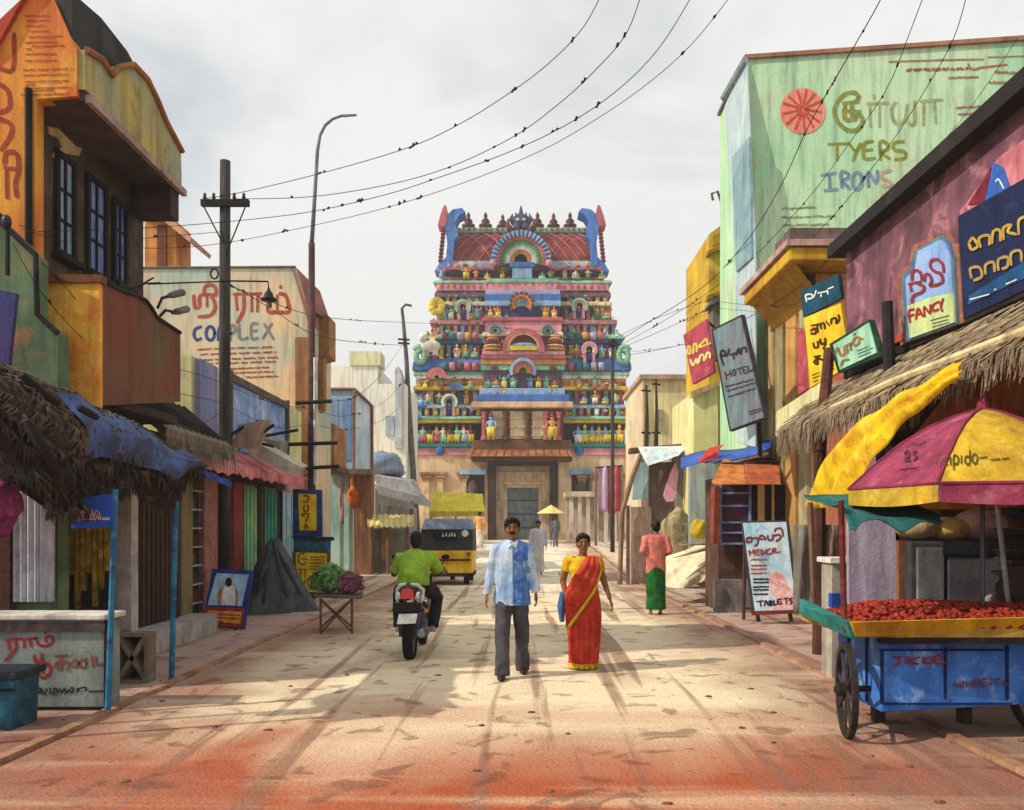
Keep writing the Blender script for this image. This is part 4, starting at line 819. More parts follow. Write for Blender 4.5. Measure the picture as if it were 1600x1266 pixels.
panel('box', fplane(24.0), [(489, 728), (523, 728), (523, 664), (489, 645)], M('#b9855a', '#94633e', '#d0a47a', sc=1.2), t, 0, 1.6)
panel('base', fplane(23.9), [(484, 736), (526, 736), (526, 727), (484, 727)], M('#6e5240', '#4f3a2e', sc=2), t, 0, 1.7)
t = thing('hanging_cloth', 'pink strip of cloth hanging on the turquoise shop wall', 'cloth', P(535, 820, 26))
MB().grid([[P(532 - 1 + i * 1.6, 738 + j * 9, 26.1 + .04 * math.sin(i * 1.7 + j)) for i in range(5)] for j in range(10)], (0, .02, 0)).build('cloth', M('#d9a0ac', '#b97a8a', sc=3), t, True)
t = thing('hanging_bag', 'orange cloth bag hanging beside the brown corner pillar', 'bag', P(551, 795, 26))
MB().tube([P(549, 740, 26), P(550, 762, 26)], .05, 6).build('strap', M('#d9743a', '#b5542a', sc=3), t); MB().lathe(P(551, 795, 26), [(.03, 0), (.16, .25), (.17, .5), (.05, .7)], 9).build('body', M('#e07a34', '#b8561f', sc=3), t, True)
# ---------- far left: pale buildings and grey shacks before the temple
t = thing('pale_building', 'pale cream building far off left of the temple tower', 'building', P(575, 850, 44))
panel('wall', fplane(44), [(500, 850), (634, 850), (634, 600), (590, 600), (590, 572), (500, 572)], M('#f2ecd4', '#e2e4da', '#d3d8d4', sc=.25), t, 0, 5)
panel('roof_tank', fplane(43.9), [(546, 571), (594, 571), (594, 549), (546, 549)], M('#e4e3b5', '#c9cf9f', sc=.5), t, 0, 1.5)
panel('stair_tower', fplane(43.8), [(617, 700), (628, 700), (628, 590), (622, 572), (617, 578)], M('#c9ccd0', '#aab0b8', sc=.5), t, 0, 1.5)
for x in (520, 548, 602): panel('window', fplane(43.9), [(x, 680), (x + 14, 680), (x + 14, 650), (x, 650)], M('#b5c0c8', '#98a6b2', sc=1), t, .02, .1)
GS = M('#a3a2a2', '#7f7d80', '#c9c6c2', sc=1, amt=.6)
t = thing('grey_shack', 'grey tin-roofed shack leaning beside the brown corner pillar', 'shack', P(620, 850, 34))
for k, pts in enumerate((((582, 742), (640, 752), (652, 772), (590, 760)), ((584, 757), (652, 775), (668, 792), (594, 775)), ((590, 772), (640, 785), (646, 796), (594, 788)))):
    MB().slab([P(a, b, 33 - k * .8) for a, b in pts], (0, 1.6, .15)).build('roof_sheet', (M('#c5c1be', '#97928f', sc=1.2), GS, M('#8a7f78', '#69605b', sc=1))[k], t)
for x in (588, 604, 622, 640): MB().box(P(x, 850, 33.5), Vector((P(x + 5, 0, 33.5).x, 33.7, P(0, 775, 33.5).z))).build('post', M('#7d756e', '#5c5550', sc=2), t)
MB().box(P(586, 858, 34.5), Vector((P(644, 0, 34.5).x, 36, P(0, 762, 34.5).z))).build('wall', M('#8f8b88', '#6d6a69', '#b5ada4', sc=.8), t)
single('tarp_heap', lumpy(P(602, 728, 34.5), (.75, .8, .6), 9, .35), M('#8f9ab0', '#6f7d96', '#b5bccb', sc=1.2), 'blue grey tarpaulin bulging on the shack roof', 'tarpaulin', smooth=True)
t = thing('small_stall', 'little stall with a cream scalloped canopy left of the rickshaw', 'stall', P(612, 900, 27))
MB().grid([[P(574 + i * 4.5, 806 + (1 if i % 2 else -1), 26.4) for i in range(17)], [P(574 + i * 4.5, 822 + (3 if i % 2 else 0), 25.7) for i in range(17)]], (0, .1, .04)).build('canopy', M('#ecdf9e', '#cfba6a', sc=2), t)
for x in (580, 606, 636): MB().tube([P(x, 818, 26.2), Vector((P(x, 0, 26.2).x, 26.2, gz(26.2)))], .05, 6).build('post', M('#8a6a4a', '#6b4f38', sc=2), t)
MB().grid([[P(596 + i * 2.5, 824 + j * 10, 26.6 + .05 * math.sin(i * 1.4)) for i in range(6)] for j in range(6)], (0, .02, 0)).build('curtain', M('#c9a85a', '#9a7d3f', sc=3), t, True)
MB().box(P(576, 897, 27), Vector((P(640, 0, 27).x, 28, P(0, 826, 27).z))).build('back_wall', M('#9a9694', '#757170', '#bdb5aa', sc=1), t)
t = thing('market_awning', 'wide yellow cloth awning left of the temple gate', 'awning', P(712, 850, 47))
MB().slab([P(671, 800, 46), P(757, 800, 46), P(754, 774, 47.4), P(678, 770, 47.4)], (0, .15, .08)).build('cloth', M('#e2d63f', '#c9b52e', '#efe87a', sc=.8), t)
MB().slab([P(671, 808, 46), P(757, 806, 46), P(757, 799, 46), P(671, 799, 46)], (0, .06, 0)).build('valance', M('#b5a52e', '#94862a', sc=1), t)
for x in (674, 712, 754): MB().tube([P(x, 800, 46.2), Vector((P(x, 0, 46.2).x, 46.2, gz(46)))], .06, 6).build('post', M('#8a7a5a', '#6b5d45', sc=1), t)
# ================================================================== right side of the street
# ---------- tall green painted building
G1 = thing('green_building', 'tall pale green building with a red wheel emblem and faded painted lettering', 'building', (7.5, 18, 0))
fg = aplane(P(1165, 0, 17.0), P(1600, 0, 16.3)); Z3 = (1200, 120, 5.3333)
a = [fg(x, y) for x, y in ((1167, 980), (1760, 1010), (1760, 48), (1167, 90))]
MB().slab(a, (0, 2.3, 0)).build('front_wall', M('#c2e2ba', '#97d3a4', '#d3b795', sc=.33, amt=.75), G1)
s458 = splane(fg(1167, 400).x - .004)
panel('side_wall', s458, [(1131, 152), (1166.5, 92), (1180, 420), (1180, 700), (1152, 690), (1148, 400)], M('#c5d6d6', '#a9c0c8', '#8fa9b4', sc=.8), G1, .01, .03)
panel('side_panel', s458, [(1143, 246), (1170, 214), (1175, 402), (1150, 425)], M('#8fb0b4', '#7397a4', '#b5cbcb', sc=1.2), G1, .05, .05)
for y0_, y1_ in ((92, 48),): MB().slab([fg(1164, 91, .06), fg(1760, 51, .06), fg(1760, 44, .06), fg(1164, 85, .06)], (0, 2.4, 0)).build('roof_edge', M('#b08264', '#8d5f48', sc=1), G1)
MB().slab([fg(1164, 91, .05), fg(1166, 86, .05), fg(1166, 92, .05)], (-.02, 2.3, 0)).build('roof_corner', M('#9fb4b8', '#7d949c', sc=1), G1)
MB().tube([s458(1130, 153, .05), s458(1164, 93, .05)], .07, 6).build('side_cornice', M('#aebfc4', '#8a9ea6', sc=1), G1)
# the wheel emblem and the words
em = MB().slab([fg(1200 + (290 + 188 * math.cos(t_)) / 5.3333, 120 + (285 + 192 * math.sin(t_)) / 5.3333, .012) for t_ in [2 * math.pi * i / 28 for i in range(28)]], (0, .02, 0)).build('wheel_emblem', M('#ef9e86', '#e6806a', '#f2b59c', sc=2), G1)
SPK = [[(290 + 35 * math.cos(R(a_)), 272 + 35 * math.sin(R(a_))), (290 + rr_ * math.cos(R(a_)), 280 + rr_ * math.sin(R(a_)))] for a_, rr_ in ((5, 150), (35, 165), (58, 160), (85, 170), (112, 165), (140, 175), (170, 165), (200, 170), (225, 160), (255, 168), (280, 175), (305, 165), (332, 160))]
lettering(SPK, 4.2, fg, INK('#d35a48'), em, 'emblem_spoke', Z3, .018, smooth=False)
lettering([ell(290, 272, 34, 34, 10)], 7.0, fg, INK('#d35a48'), em, 'emblem_hub', Z3, .024)
OLV = INK('#8f9a4e'); OLF = INK('#a9b47c')
lettering([[(725, 215), (755, 170), (715, 132), (640, 150), (575, 220), (555, 300), (590, 385), (660, 445), (740, 445), (790, 385), (775, 330), (735, 330), (722, 365)], [(630, 222), (750, 208)], [(645, 222), (640, 345), (700, 350), (700, 225)], [(625, 285), (765, 290)]], 7.0, fg, OLV, G1, 'painted_letters', Z3)
lettering([[(882, 155), (886, 180)], [(830, 226), (1002, 220)], [(850, 226), (855, 412)], [(930, 222), (930, 415)], [(1062, 215), (1032, 270), (1045, 360), (1092, 400), (1145, 350), (1160, 235)], [(1145, 340), (1185, 395), (1222, 385), (1220, 205)], [(1275, 205), (1452, 192)], [(1300, 205), (1297, 400)], [(1385, 200), (1400, 385)]], 5.6, fg, OLF, G1, 'painted_letters', Z3)
lettering([[(505, 562), (652, 558)], [(577, 560), (577, 690)], [(668, 550), (735, 632)], [(772, 560), (735, 632), (710, 698)], [(872, 540), (802, 560), (802, 680), (890, 680)], [(802, 615), (868, 610)], [(940, 692), (935, 545), (1000, 565), (990, 610), (940, 628), (1012, 682)], [(1128, 540), (1055, 552), (1052, 608), (1140, 628), (1140, 680), (1060, 690)]], 5.6, fg, INK('#93993f'), G1, 'painted_letters', Z3)
lettering([[(450, 822), (562, 805)], [(512, 815), (517, 945)], [(475, 948), (577, 940)], [(617, 922), (610, 798), (672, 812), (662, 850), (620, 868), (682, 935)], ell(745, 870, 40, 72, 12), [(840, 917), (835, 795), (905, 890), (912, 785)]], 5.8, fg, INK('#7d9bb5'), G1, 'painted_letters', Z3)
lettering([[(1022, 780), (952, 800), (950, 845), (1020, 880), (1032, 915), (962, 910)]], 5.4, fg, INK('#bfae9c'), G1, 'painted_letters', Z3, .008)
Z5 = (1380, 60, 5.2727)
lettering(rows(195, 700, 262, -.03, 9, 1, 9) + [[(700, 210), (720, 250), (760, 255), (800, 240), (1020, 215)]], 3.6, fg, INK('#b5715a'), G1, 'small_lettering', Z5, .008, smooth=False)
lettering([[(50, 192), (500, 178), (825, 172)], [(865, 155), (1160, 145)]], 2.6, fg, INK('#b08a72'), G1, 'painted_line', Z5, .007)
lettering(rows(540, 780, 325, -.04, 5, 2, 4) + rows(920, 1100, 275, .05, 3, 3, 12) + rows(870, 1040, 365, -.02, 4, 4, 8) + rows(600, 800, 570, -.05, 5, 5, 4) + rows(620, 860, 625, -.06, 5, 6, 4) + rows(640, 760, 915, 0, 2, 7, 3), 2.6, fg, INK('#b57f68'), G1, 'small_lettering', Z5, .009, smooth=False)
lettering(rows(1222, 1275, 326, -.03, 4, 8, 1.2) + rows(1222, 1305, 340, -.03, 5, 9, 1.2) + rows(1224, 1295, 352, -.02, 4, 10, 1) + rows(1226, 1280, 365, 0, 4, 11, 1), 2.6, fg, INK('#8fa37c'), G1, 'small_lettering', (0, 0, 1.0), .008, smooth=False)
# ---------- yellow building behind its left shoulder
t = thing('yellow_building', 'narrow mustard yellow building left of the tall green wall', 'building', P(1130, 900, 21.5))
f215 = fplane(21.5)
panel('wall', f215, [(1108, 900), (1152, 900), (1152, 333), (1108, 366)], M('#d9b634', '#b58f26', '#e8d274', sc=.9, amt=.6), t, 0, 3)
panel('window', f215, [(1114, 385), (1126, 378), (1126, 362), (1114, 370)], M('#b5932a', '#94761f', sc=2), t, .03, .06)
for y in (392, 462): panel('cornice', f215, [(1106, y + 6), (1154, y - 14), (1154, y - 20), (1106, y)], M('#b08a22', '#8d6c1a', sc=2), t, .12, .3)
panel('lower_wall', f215, [(1084, 900), (1122, 900), (1122, 596), (1084, 612)], M('#ecE8b0', '#dcd28a', '#f0ecc9', sc=1), t, .3, 3)
panel('lower_frame', f215, [(1080, 612), (1124, 594), (1124, 602), (1080, 622)], M('#d3b98a', '#b0946a', sc=2), t, .42, .2)
t = thing('roof_hook', 'thin bent grey rod standing on the yellow building', 'rod', P(1128, 345, 21)); MB().tube([P(1130, 350, 21), P(1129, 322, 21), P(1121, 299, 21), P(1112, 303, 21), P(1114, 313, 21)], .035, 6).build('rod', M('#6b6460', '#4a4542', sc=4), t)
t = thing('meter_box', 'grey capped box on the corner below the yellow building', 'box', P(1126, 500, 19.5))
panel('box', fplane(19.5), [(1114, 560), (1141, 560), (1141, 468), (1114, 474)], M('#857468', '#665850', sc=2), t, 0, .5); panel('cap', fplane(19.4), [(1108, 477), (1146, 464), (1146, 458), (1112, 468)], M('#7d7672', '#5a5552', sc=2), t, 0, .7)
# ---------- house with yellow ledge
Y1 = thing('ledge_house', 'cream and peach house with a mustard yellow ledge under the green wall', 'house', (6, 14, 0))
MB().box((4.95, 14.0, 0), (9, 16.9, 5.85)).build('wall', M('#e8c592', '#d3a06a', '#b98a5a', sc=.8), Y1)
MB().slab([(4.30, 13.35, 5.86), (9, 13.35, 5.86), (9, 16.1, 5.86), (4.30, 16.1, 5.86)], (0, 0, .22)).build('ledge', M('#d9ae2a', '#b5841f', '#ecd05a', sc=1.2, amt=.6), Y1, bevel=.03)
MB().slab([(4.24, 13.3, 6.09), (9, 13.3, 6.09), (9, 16.2, 6.09), (4.24, 16.2, 6.09)], (0, 0, .1)).build('ledge_cap', M('#cfa9a2', '#a8857e', sc=2), Y1)
MB().slab([(4.4, 13.5, 5.86), (4.4, 16.0, 5.86), (4.93, 16.0, 5.3), (4.93, 13.7, 5.3)], (.05, 0, 0)).build('ledge_bracket', M('#c99a2c', '#a87a22', sc=2), Y1)
MB().box((4.36, 13.5, 6.19), (7, 14.3, 6.44)).build('parapet_block', M('#7d6a60', '#5c4c45', '#9a877b', sc=1.6), Y1)
for p0, p1, c in ((1202, 1214, '#cbb07c'), (1218, 1230, '#a89f72'), (1234, 1250, '#d3a25c'), (1255, 1268, '#bdb08a')):
    y0, y1 = 4.95 * FPX / (p0 - VX), 4.95 * FPX / (p1 - VX); MB().box((4.87, min(y0, 16.85), 0), (4.95, y1, 5.8)).build('pilaster', M(c, None, None, sc=1.5, amt=.4), Y1)
f125 = fplane(14.0)
for x0, x1, c in ((1276, 1322, ('#eea27c', '#d9745a', '#f0c79a')), (1324, 1352, ('#ecc0bd', '#d9a0a2', '#f2dcd4')), (1354, 1420, ('#c99aa4', '#8d5f70', '#e2c0c4'))):
    panel('painted_strip', f125, [(x0, 960), (x1, 960), (x1, 445), (x0, 445)], M(*c, sc=1.1, amt=.7), Y1, .02, .05)
# ---------- fancy store: the near right building
N1 = thing('fancy_store', 'dark maroon upper storey with signboards at the right edge of the street', 'shop', (6, 8, 0))
MAR = M('#8a5a68', '#42303c', '#dc9a9c', sc=1.3, amt=.75)
MB().box((4.2, 3.2, 3.62), (9, 10.75, 5.12)).build('upper_wall', MAR, N1)
MB().slab([(4.02, 3.0, 5.12), (9.2, 3.0, 5.12), (9.2, 10.95, 5.12), (4.02, 10.95, 5.12)], (0, 0, .16)).build('roof_slab', M('#2b2627', '#1c191b', '#463d3c', sc=1), N1)
MB().box((6.8, 3.2, 0), (9, 10.75, 3.62)).build('back_wall', M('#3d302d', '#2a2224', '#6b4a38', sc=1.2), N1)
MB().box((4.6, 10.5, 0), (6.8, 10.75, 3.62)).build('end_wall', M('#5d443a', '#3a2c29', '#b5754a', sc=1.2, amt=.8), N1)
MB().box((4.16, 3.2, 3.5), (4.32, 10.75, 3.66)).build('beam', M('#2c2222', '#1d1718', '#6b4a44', sc=2), N1)
MB().box((4.3, 9.95, 0), (4.42, 10.1, 3.5)).build('corner_post', M('#4a3438', '#33242a', sc=2), N1)
MB().box((4.13, 8.72, 3.62), (4.2, 10.75, 3.7)).build('rail', M('#c5573c', '#a33f30', sc=3), N1)
panel('orange_board', splane(4.75), [(1420, 690), (1500, 590), (1680, 480), (1680, 700)], M('#c9773f', '#9a5230', '#e0a66a', sc=1.6, amt=.7), N1, 0, .06)
s42 = splane(4.2); Z4 = (1400, 360, 7.035)
t = thing('fancy_sign', 'light blue and green shop sign in an ornate brown frame', 'sign', s42(1455, 545))
panel('frame', s42, [(0, 480), (138, 385), (178, 165), (510, 12), (600, 140), (690, 165), (735, 1012), (690, 1035), (48, 1266)], M('#a8705c', '#7d4a40', '#d9a58c', sc=5), t, .06, .06, Z4)
panel('board', s42, [(62, 500), (150, 440), (208, 228), (500, 48), (590, 150), (636, 330), (672, 1030), (96, 1232)], M('#4f6d94', '#5f8f96', '#3f5880', sc=5), t, .08, .03, Z4)
panel('panel_upper', s42, [(104, 530), (205, 430), (240, 230), (482, 100), (532, 142), (602, 322), (622, 680), (380, 730), (120, 830)], M('#7fa6e0', '#9fbce8', '#6f94d4', sc=4), t, .095, .02, Z4)
panel('panel_lower', s42, [(120, 832), (380, 732), (622, 682), (640, 1010), (146, 1190)], M('#bcd9a0', '#d9dc8a', '#a6cfae', sc=5, amt=.8), t, .096, .02, Z4)
CR = INK('#9c3238')
lettering([[(175, 545), (180, 470), (220, 438), (268, 470), (285, 545)], [(140, 590), (265, 565)], [(150, 590), (168, 665)], [(215, 575), (300, 615), (290, 672), (190, 722), (172, 790)], [(312, 555), (318, 490), (365, 490), (392, 555), (375, 612), (505, 572), (492, 480), (432, 455), (380, 410), (382, 340), (450, 320), (512, 375), (522, 455)]], 4.8, s42, CR, t, 'lettering', Z4, .102)
lettering([[(152, 1005), (140, 890), (195, 868)], [(146, 945), (192, 925)], [(218, 975), (240, 858), (292, 945)], [(225, 930), (272, 912)], [(312, 945), (310, 838), (372, 915), (376, 820)], [(462, 785), (402, 828), (410, 885), (465, 868)], [(472, 785), (492, 835)], [(515, 752), (492, 835), (505, 885)]], 3.6, s42, INK('#b02c30'), t, 'lettering', Z4, .102)
lettering([[(380, 990), (580, 935)], [(400, 1025), (566, 980)], [(400, 1062), (580, 1010)]], 1.4, s42, INK('#3d4a44'), t, 'small_lettering', Z4, .102, smooth=False)
t = thing('navy_sign', 'dark navy signboard with gold lettering at the right edge', 'sign', s42(1560, 470))
panel('board', s42, [(1497, 338), (1660, 245), (1660, 425), (1502, 500)], M('#1d2750', '#152044', '#243f74', sc=3), t, .05, .08)
panel('lower_band', s42, [(1512, 476), (1660, 408), (1660, 372), (1514, 462)], M('#1f5f94', '#174a7a', sc=4), t, .058, .02)
GD = INK('#c9a64a')
lettering([[(1515, 378), (1520, 372), (1528, 384), (1518, 390), (1514, 380)], [(1532, 386), (1530, 372), (1545, 368), (1546, 382)], [(1550, 380), (1552, 362), (1562, 360), (1563, 376)], [(1568, 374), (1568, 356), (1580, 352), (1574, 362), (1588, 366)], [(1592, 366), (1592, 344), (1606, 340), (1606, 360)]], 4.4, s42, GD, t, 'lettering', (0, 0, 1), .062)
lettering([[(1518, 434), (1516, 420), (1530, 418), (1534, 432), (1522, 438)], [(1540, 428), (1540, 414), (1552, 410), (1554, 424)], [(1560, 422), (1560, 406), (1574, 402), (1574, 416), (1566, 420)], [(1580, 414), (1580, 396), (1594, 392), (1596, 408)]], 4.4, s42, INK('#b59a5a'), t, 'lettering', (0, 0, 1), .062)
lettering([[(1516, 468), (1545, 460)], [(1554, 453), (1556, 452)], [(1572, 444), (1588, 437)]], 2.6, s42, INK('#f0eee0', .1), t, 'small_lettering', (0, 0, 1), .064, smooth=False)
t = thing('roof_poster', 'torn pink, red and blue poster above the navy signboard', 'poster', s42(1570, 320))
panel('pink_area', s42, [(1500, 330), (1530, 290), (1560, 246), (1640, 190), (1640, 262), (1500, 338)], M('#d98a92', '#b5606e', '#f0b5b4', sc=3, amt=.8), t, .02, .03)
panel('red_area', s42, [(1512, 320), (1548, 262), (1538, 318)], M('#8f2a3c', '#701f30', sc=4), t, .03, .03); panel('blue_area', s42, [(1538, 318), (1552, 254), (1566, 262), (1577, 294)], M('#3f74c8', '#2f5cae', sc=4), t, .034, .03)
lettering([[(1556, 284), (1560, 280), (1568, 294)]], 2.4, s42, INK('#f2f0ee', .1), t, 'painted_mark', (0, 0, 1), .04)
# ---------- thatched eave, yellow curtain
E1 = thing('thatched_eave', 'long shaggy thatched eave along the right shop front', 'roof', (4.0, 8.0, 2.9))
TH = M('#a08c72', '#6d5b49', '#d3c2a2', sc=3, amt=.8, bump=1.0, streak=(1, 5, 1))
rw = []
for j in range(7):
    t_ = j / 6; rw.append([Vector((4.28 - .72 * t_ + .03 * mnoise.noise(Vector((i * .5, j, 0))), 4.6 + i * .2, 3.48 - .62 * t_ ** 1.2 + .05 * mnoise.noise(Vector((i * .6, j * .8, 4))))) for i in range(35)])
MB().grid(rw, (.03, 0, -.09)).build('thatch', TH, E1, True)
mb = MB(); rq = random.Random(5)
for k in range(900):
    y = rq.uniform(4.6, 11.5); x = 3.57 + rq.uniform(-.03, .05); z = 2.86 + rq.uniform(-.03, .04); l_ = rq.uniform(.08, .26) * (1.5 if y > 10.2 or 7.4 < y < 8.6 else 1)
    mb.tube([(x + .12, y, z + .1), (x, y + rq.uniform(-.02, .02), z), (x - .03, y + rq.uniform(-.06, .06), z - l_)], [.012, .012, .002], 4)
mb.build('straw_fringe', TH, E1, kind='stuff')
mb = MB()
for k in range(700):
    t_ = rq.random(); y = rq.uniform(4.6, 11.5); p = Vector((4.26 - .72 * t_, y, 3.5 - .62 * t_ ** 1.2)); mb.tube([p + Vector((.06, 0, .06)), p + Vector((-.12, rq.uniform(-.05, .05), -.05))], [.012, .003], 4)
mb.build('loose_straw', M('#b5a385', '#7d6a52', '#d9c9a4', sc=5), E1, kind='stuff')
MB().tube([(3.62, 4.4, 2.99), (3.61, 8.0, 3.0), (3.60, 9.6, 2.96)], .045, 8).build('eave_pole', M('#e2d3a6', '#c2ac7a', sc=4), E1)
cur = lerp_row([(1500, 566, 3.40), (1440, 596, 3.40), (1392, 622, 3.40), (1345, 652, 3.38), (1305, 688, 3.36), (1278, 735, 3.36), (1258, 796, 3.40)], 30); cub = lerp_row([(1500, 590, 3.36), (1440, 632, 3.36), (1400, 670, 3.34), (1366, 712, 3.30), (1346, 745, 3.28), (1338, 768, 3.28), (1318, 796, 3.32)], 30)
single('yellow_curtain', MB().grid([[PX(*[A[i] + (B[i] - A[i]) * j / 8 for i in range(3)]) + Vector((.05 * math.sin(j * 1.7 + q * .12) * (.4 + q / 30), 0, .02 * math.sin(q * .9))) for q, (A, B) in enumerate(zip(cur, cub))] for j in range(9)], (.01, .02, 0)), M('#f2d41f', '#e0a41a', '#f7e45a', sc=3, amt=.6), 'bright yellow curtain swept along and down the thatched eave', 'curtain', smooth=True)
t = thing('support_post', 'brown timber post standing before the yellow price sign', 'post', P(1280, 700, 10.6)); MB().tube([P(1281, 706, 10.4), P(1289, 620, 10.5), P(1296, 546, 10.6)], [.08, .075, .07], 8).build('shaft', M('#6e4438', '#4f2f28', '#8a5a48', sc=4), t)
MB().tube([Vector((P(1279, 0, 10.4).x, 10.4, 0)), P(1281, 706, 10.4)], .08, 8).build('base', M('#5d3a30', '#42281f', sc=4), t)
t = thing('iron_post', 'dark iron post beside the ornate blue sign', 'post', P(1390, 1000, 9.0)); MB().tube([Vector((P(1394, 0, 8.9).x, 8.9, 0)), P(1394, 700, 8.9), P(1386, 472, 8.9)], [.075, .07, .06], 8).build('shaft', M('#332a30', '#241d22', '#4a3f48', sc=4), t)
# ---------- tin roof and boards between the posts
single('tin_roof', MB().slab([P(1292, 640, 11.2), P(1386, 590, 9.6), P(1386, 566, 9.9), P(1292, 612, 11.5)], (.5, .3, .02)), M('#5d5a58', '#3d3a3a', '#8a8680', sc=3), 'dark tin roof edge under the green framed sign', 'roof')
for k in range(2): single('white_pipe', MB().tube([P(1294, 620 + k * 12, 10.9), P(1340, 600 + k * 10, 10.1), P(1386, 574 + k * 12, 9.3)], .035, 6), M('#e6e4e0', '#c5c2be', sc=5), ('upper', 'lower')[k] + ' white pipe running along the dark tin roof edge', 'pipe')
t = thing('cream_board', 'blank cream fascia board over the medical shop', 'board', P(1245, 650, 12)); fc = aplane(P(1212, 0, 13.2), P(1282, 0, 10.9))
panel('board', fc, [(1212, 682), (1282, 642), (1282, 598), (1212, 644)], M('#e6dfae', '#cfc58f', '#b5a87a', sc=2), t, .03, .06); panel('painted_shadow', fc, [(1208, 700), (1286, 655), (1286, 642), (1208, 683)], M('#3a3330', '#292423', sc=2), t, 0, .06)  # the dark strip stands in for shade under the fascia
# ---------- signs hanging over the right pavement
t = thing('teal_yellow_sign', 'tall yellow sign with a dark teal head and black lettering', 'sign', P(1290, 600, 11.6)); fy = aplane(P(1250, 0, 12.0), P(1310, 0, 11.2)); Z6 = (1240, 420, 6.33)
panel('teal_head', fy, [(65, 225), (440, 55), (470, 290), (95, 480)], M('#123f4a', '#164f70', '#1f5a4a', sc=4), t, .03, .06, Z6)
panel('yellow_board', fy, [(105, 485), (463, 340), (560, 960), (165, 1175)], M('#f0cf2a', '#e0b522', '#f5e05a', sc=3), t, .02, .05, Z6)
lettering([[(128, 325), (120, 262), (180, 255), (182, 290), (130, 298)], [(200, 280), (222, 218)], [(240, 240), (322, 225)], [(272, 240), (270, 275)], [(332, 215), (340, 250)], [(342, 200), (392, 178)]], 2.6, fy, INK('#f0eee8', .1), t, 'lettering', Z6, .036)
lettering([[(170, 612), (212, 590), (215, 640), (172, 640)], [(178, 562), (262, 545)], [(230, 550), (238, 625)], [(272, 592), (266, 550), (300, 540), (308, 592)], [(322, 522), (352, 560)], [(370, 542), (376, 498), (420, 490), (422, 540), (452, 500), (442, 458)], [(195, 735), (207, 780), (242, 770), (236, 720)], [(262, 698), (270, 742), (312, 730), (310, 688)], [(320, 740), (292, 790)], [(205, 872), (262, 860)], [(230, 870), (236, 942), (202, 920), (240, 888), (282, 900)]], 3.6, fy, INK('#4a2418'), t, 'lettering', Z6, .026)
lettering([[(180, 1055), (258, 1022)], [(188, 1085), (258, 1056)], [(190, 1122), (240, 1098)], [(370, 965), (395, 950)], [(365, 1000), (400, 985)]], 1.5, fy, INK('#6b5a2a'), t, 'small_lettering', Z6, .026, smooth=False)
single('red_pillar_sign', MB().slab([fy(1246, 618), fy(1264, 606), fy(1260, 520), fy(1252, 512), fy(1246, 524)], (.05, .15, 0)), M('#b5505a', '#94383f', '#d98a8a', sc=4), 'narrow red sign strip at the left edge of the yellow sign', 'sign')
t = thing('green_framed_sign', 'tilted mint sign in a dark green frame with brown lettering', 'sign', P(1335, 580, 10.3)); fs = aplane(P(1296, 0, 10.6), P(1358, 0, 9.4))
panel('frame', fs, [(352, 745), (748, 502), (862, 865), (440, 1032)], M('#24402f', '#1a3025', '#3f5f48', sc=5), t, .05, .06, Z6); panel('board', fs, [(390, 752), (738, 535), (818, 830), (458, 1000)], M('#a9dcbc', '#8fcaa6', '#c5e6cf', sc=4), t, .062, .03, Z6)
lettering([[(412, 832), (438, 780), (462, 855), (502, 842), (496, 775)], [(508, 762), (562, 738)], [(525, 760), (532, 832)], [(560, 748), (566, 802)], [(580, 745), (602, 690), (645, 680), (640, 742), (598, 760)], [(645, 680), (682, 695)], [(592, 650), (606, 640)], [(468, 952), (490, 910), (542, 898)]], 3.6, fs, INK('#a8734a'), t, 'lettering', Z6, .068)
lettering([[(630, 812), (742, 766)], [(635, 842), (780, 782)], [(642, 872), (760, 822)]], 1.3, fs, INK('#4a6b58'), t, 'small_lettering', Z6, .068, smooth=False)
t = thing('red_sign', 'small red hanging sign with two lines of yellow lettering', 'sign', P(1095, 600, 16.5)); fr = aplane(P(1067, 0, 17.0), P(1103, 0, 15.7)); Z7 = (1060, 490, 6.6625)
panel('board', fr, [(50, 225), (285, 58), (362, 612), (145, 738)], M('#b84a5c', '#9c3a4c', '#d3788a', sc=2.5), t, .02, .06, Z7)
lettering([[(95, 350), (120, 345), (125, 415), (95, 410), (95, 370)], [(155, 415), (160, 325), (185, 320), (190, 395)], [(205, 350), (260, 290), (290, 265), (300, 310)], [(225, 350), (330, 310)]], 3.4, fr, INK('#e8cf5a'), t, 'lettering', Z7, .026)
lettering([[(125, 480), (150, 540), (190, 470), (200, 520)], [(215, 500), (225, 445), (260, 430), (265, 490)], [(280, 475), (300, 410), (328, 420), (325, 460)]], 3.4, fr, INK('#efdf8f'), t, 'lettering', Z7, .026)
MB().tube([P(1103, 500, 15.7), P(1125, 520, 15.9), P(1160, 500, 16.6)], .025, 6).build('bracket', DK, t)
t = thing('hotel_sign', 'tall leaning grey teal hotel signboard with dark lettering', 'sign', P(1165, 675, 14.5)); fh = aplane(P(1112, 0, 15.0), P(1158, 0, 14.0))
panel('edge', fh, [(340, 165), (655, 12), (905, 1092), (532, 1228)], M('#3d3b3f', '#2a282b', sc=3), t, .0, .07, Z7); panel('board', fh, [(362, 180), (645, 38), (885, 1082), (545, 1205)], M('#6f8f94', '#7d7480', '#4f646c', sc=1.8, amt=.7), t, .016, .05, Z7)
lettering([[(435, 440), (445, 390), (480, 390), (480, 440), (440, 440), (470, 535)], [(500, 440), (520, 400), (525, 370)], [(540, 430), (620, 400)], [(570, 420), (575, 470)], [(600, 430), (630, 360), (640, 420)], [(650, 420), (660, 365), (700, 355), (705, 400)]], 3.4, fh, INK('#2f2a33'), t, 'lettering', Z7, .024)
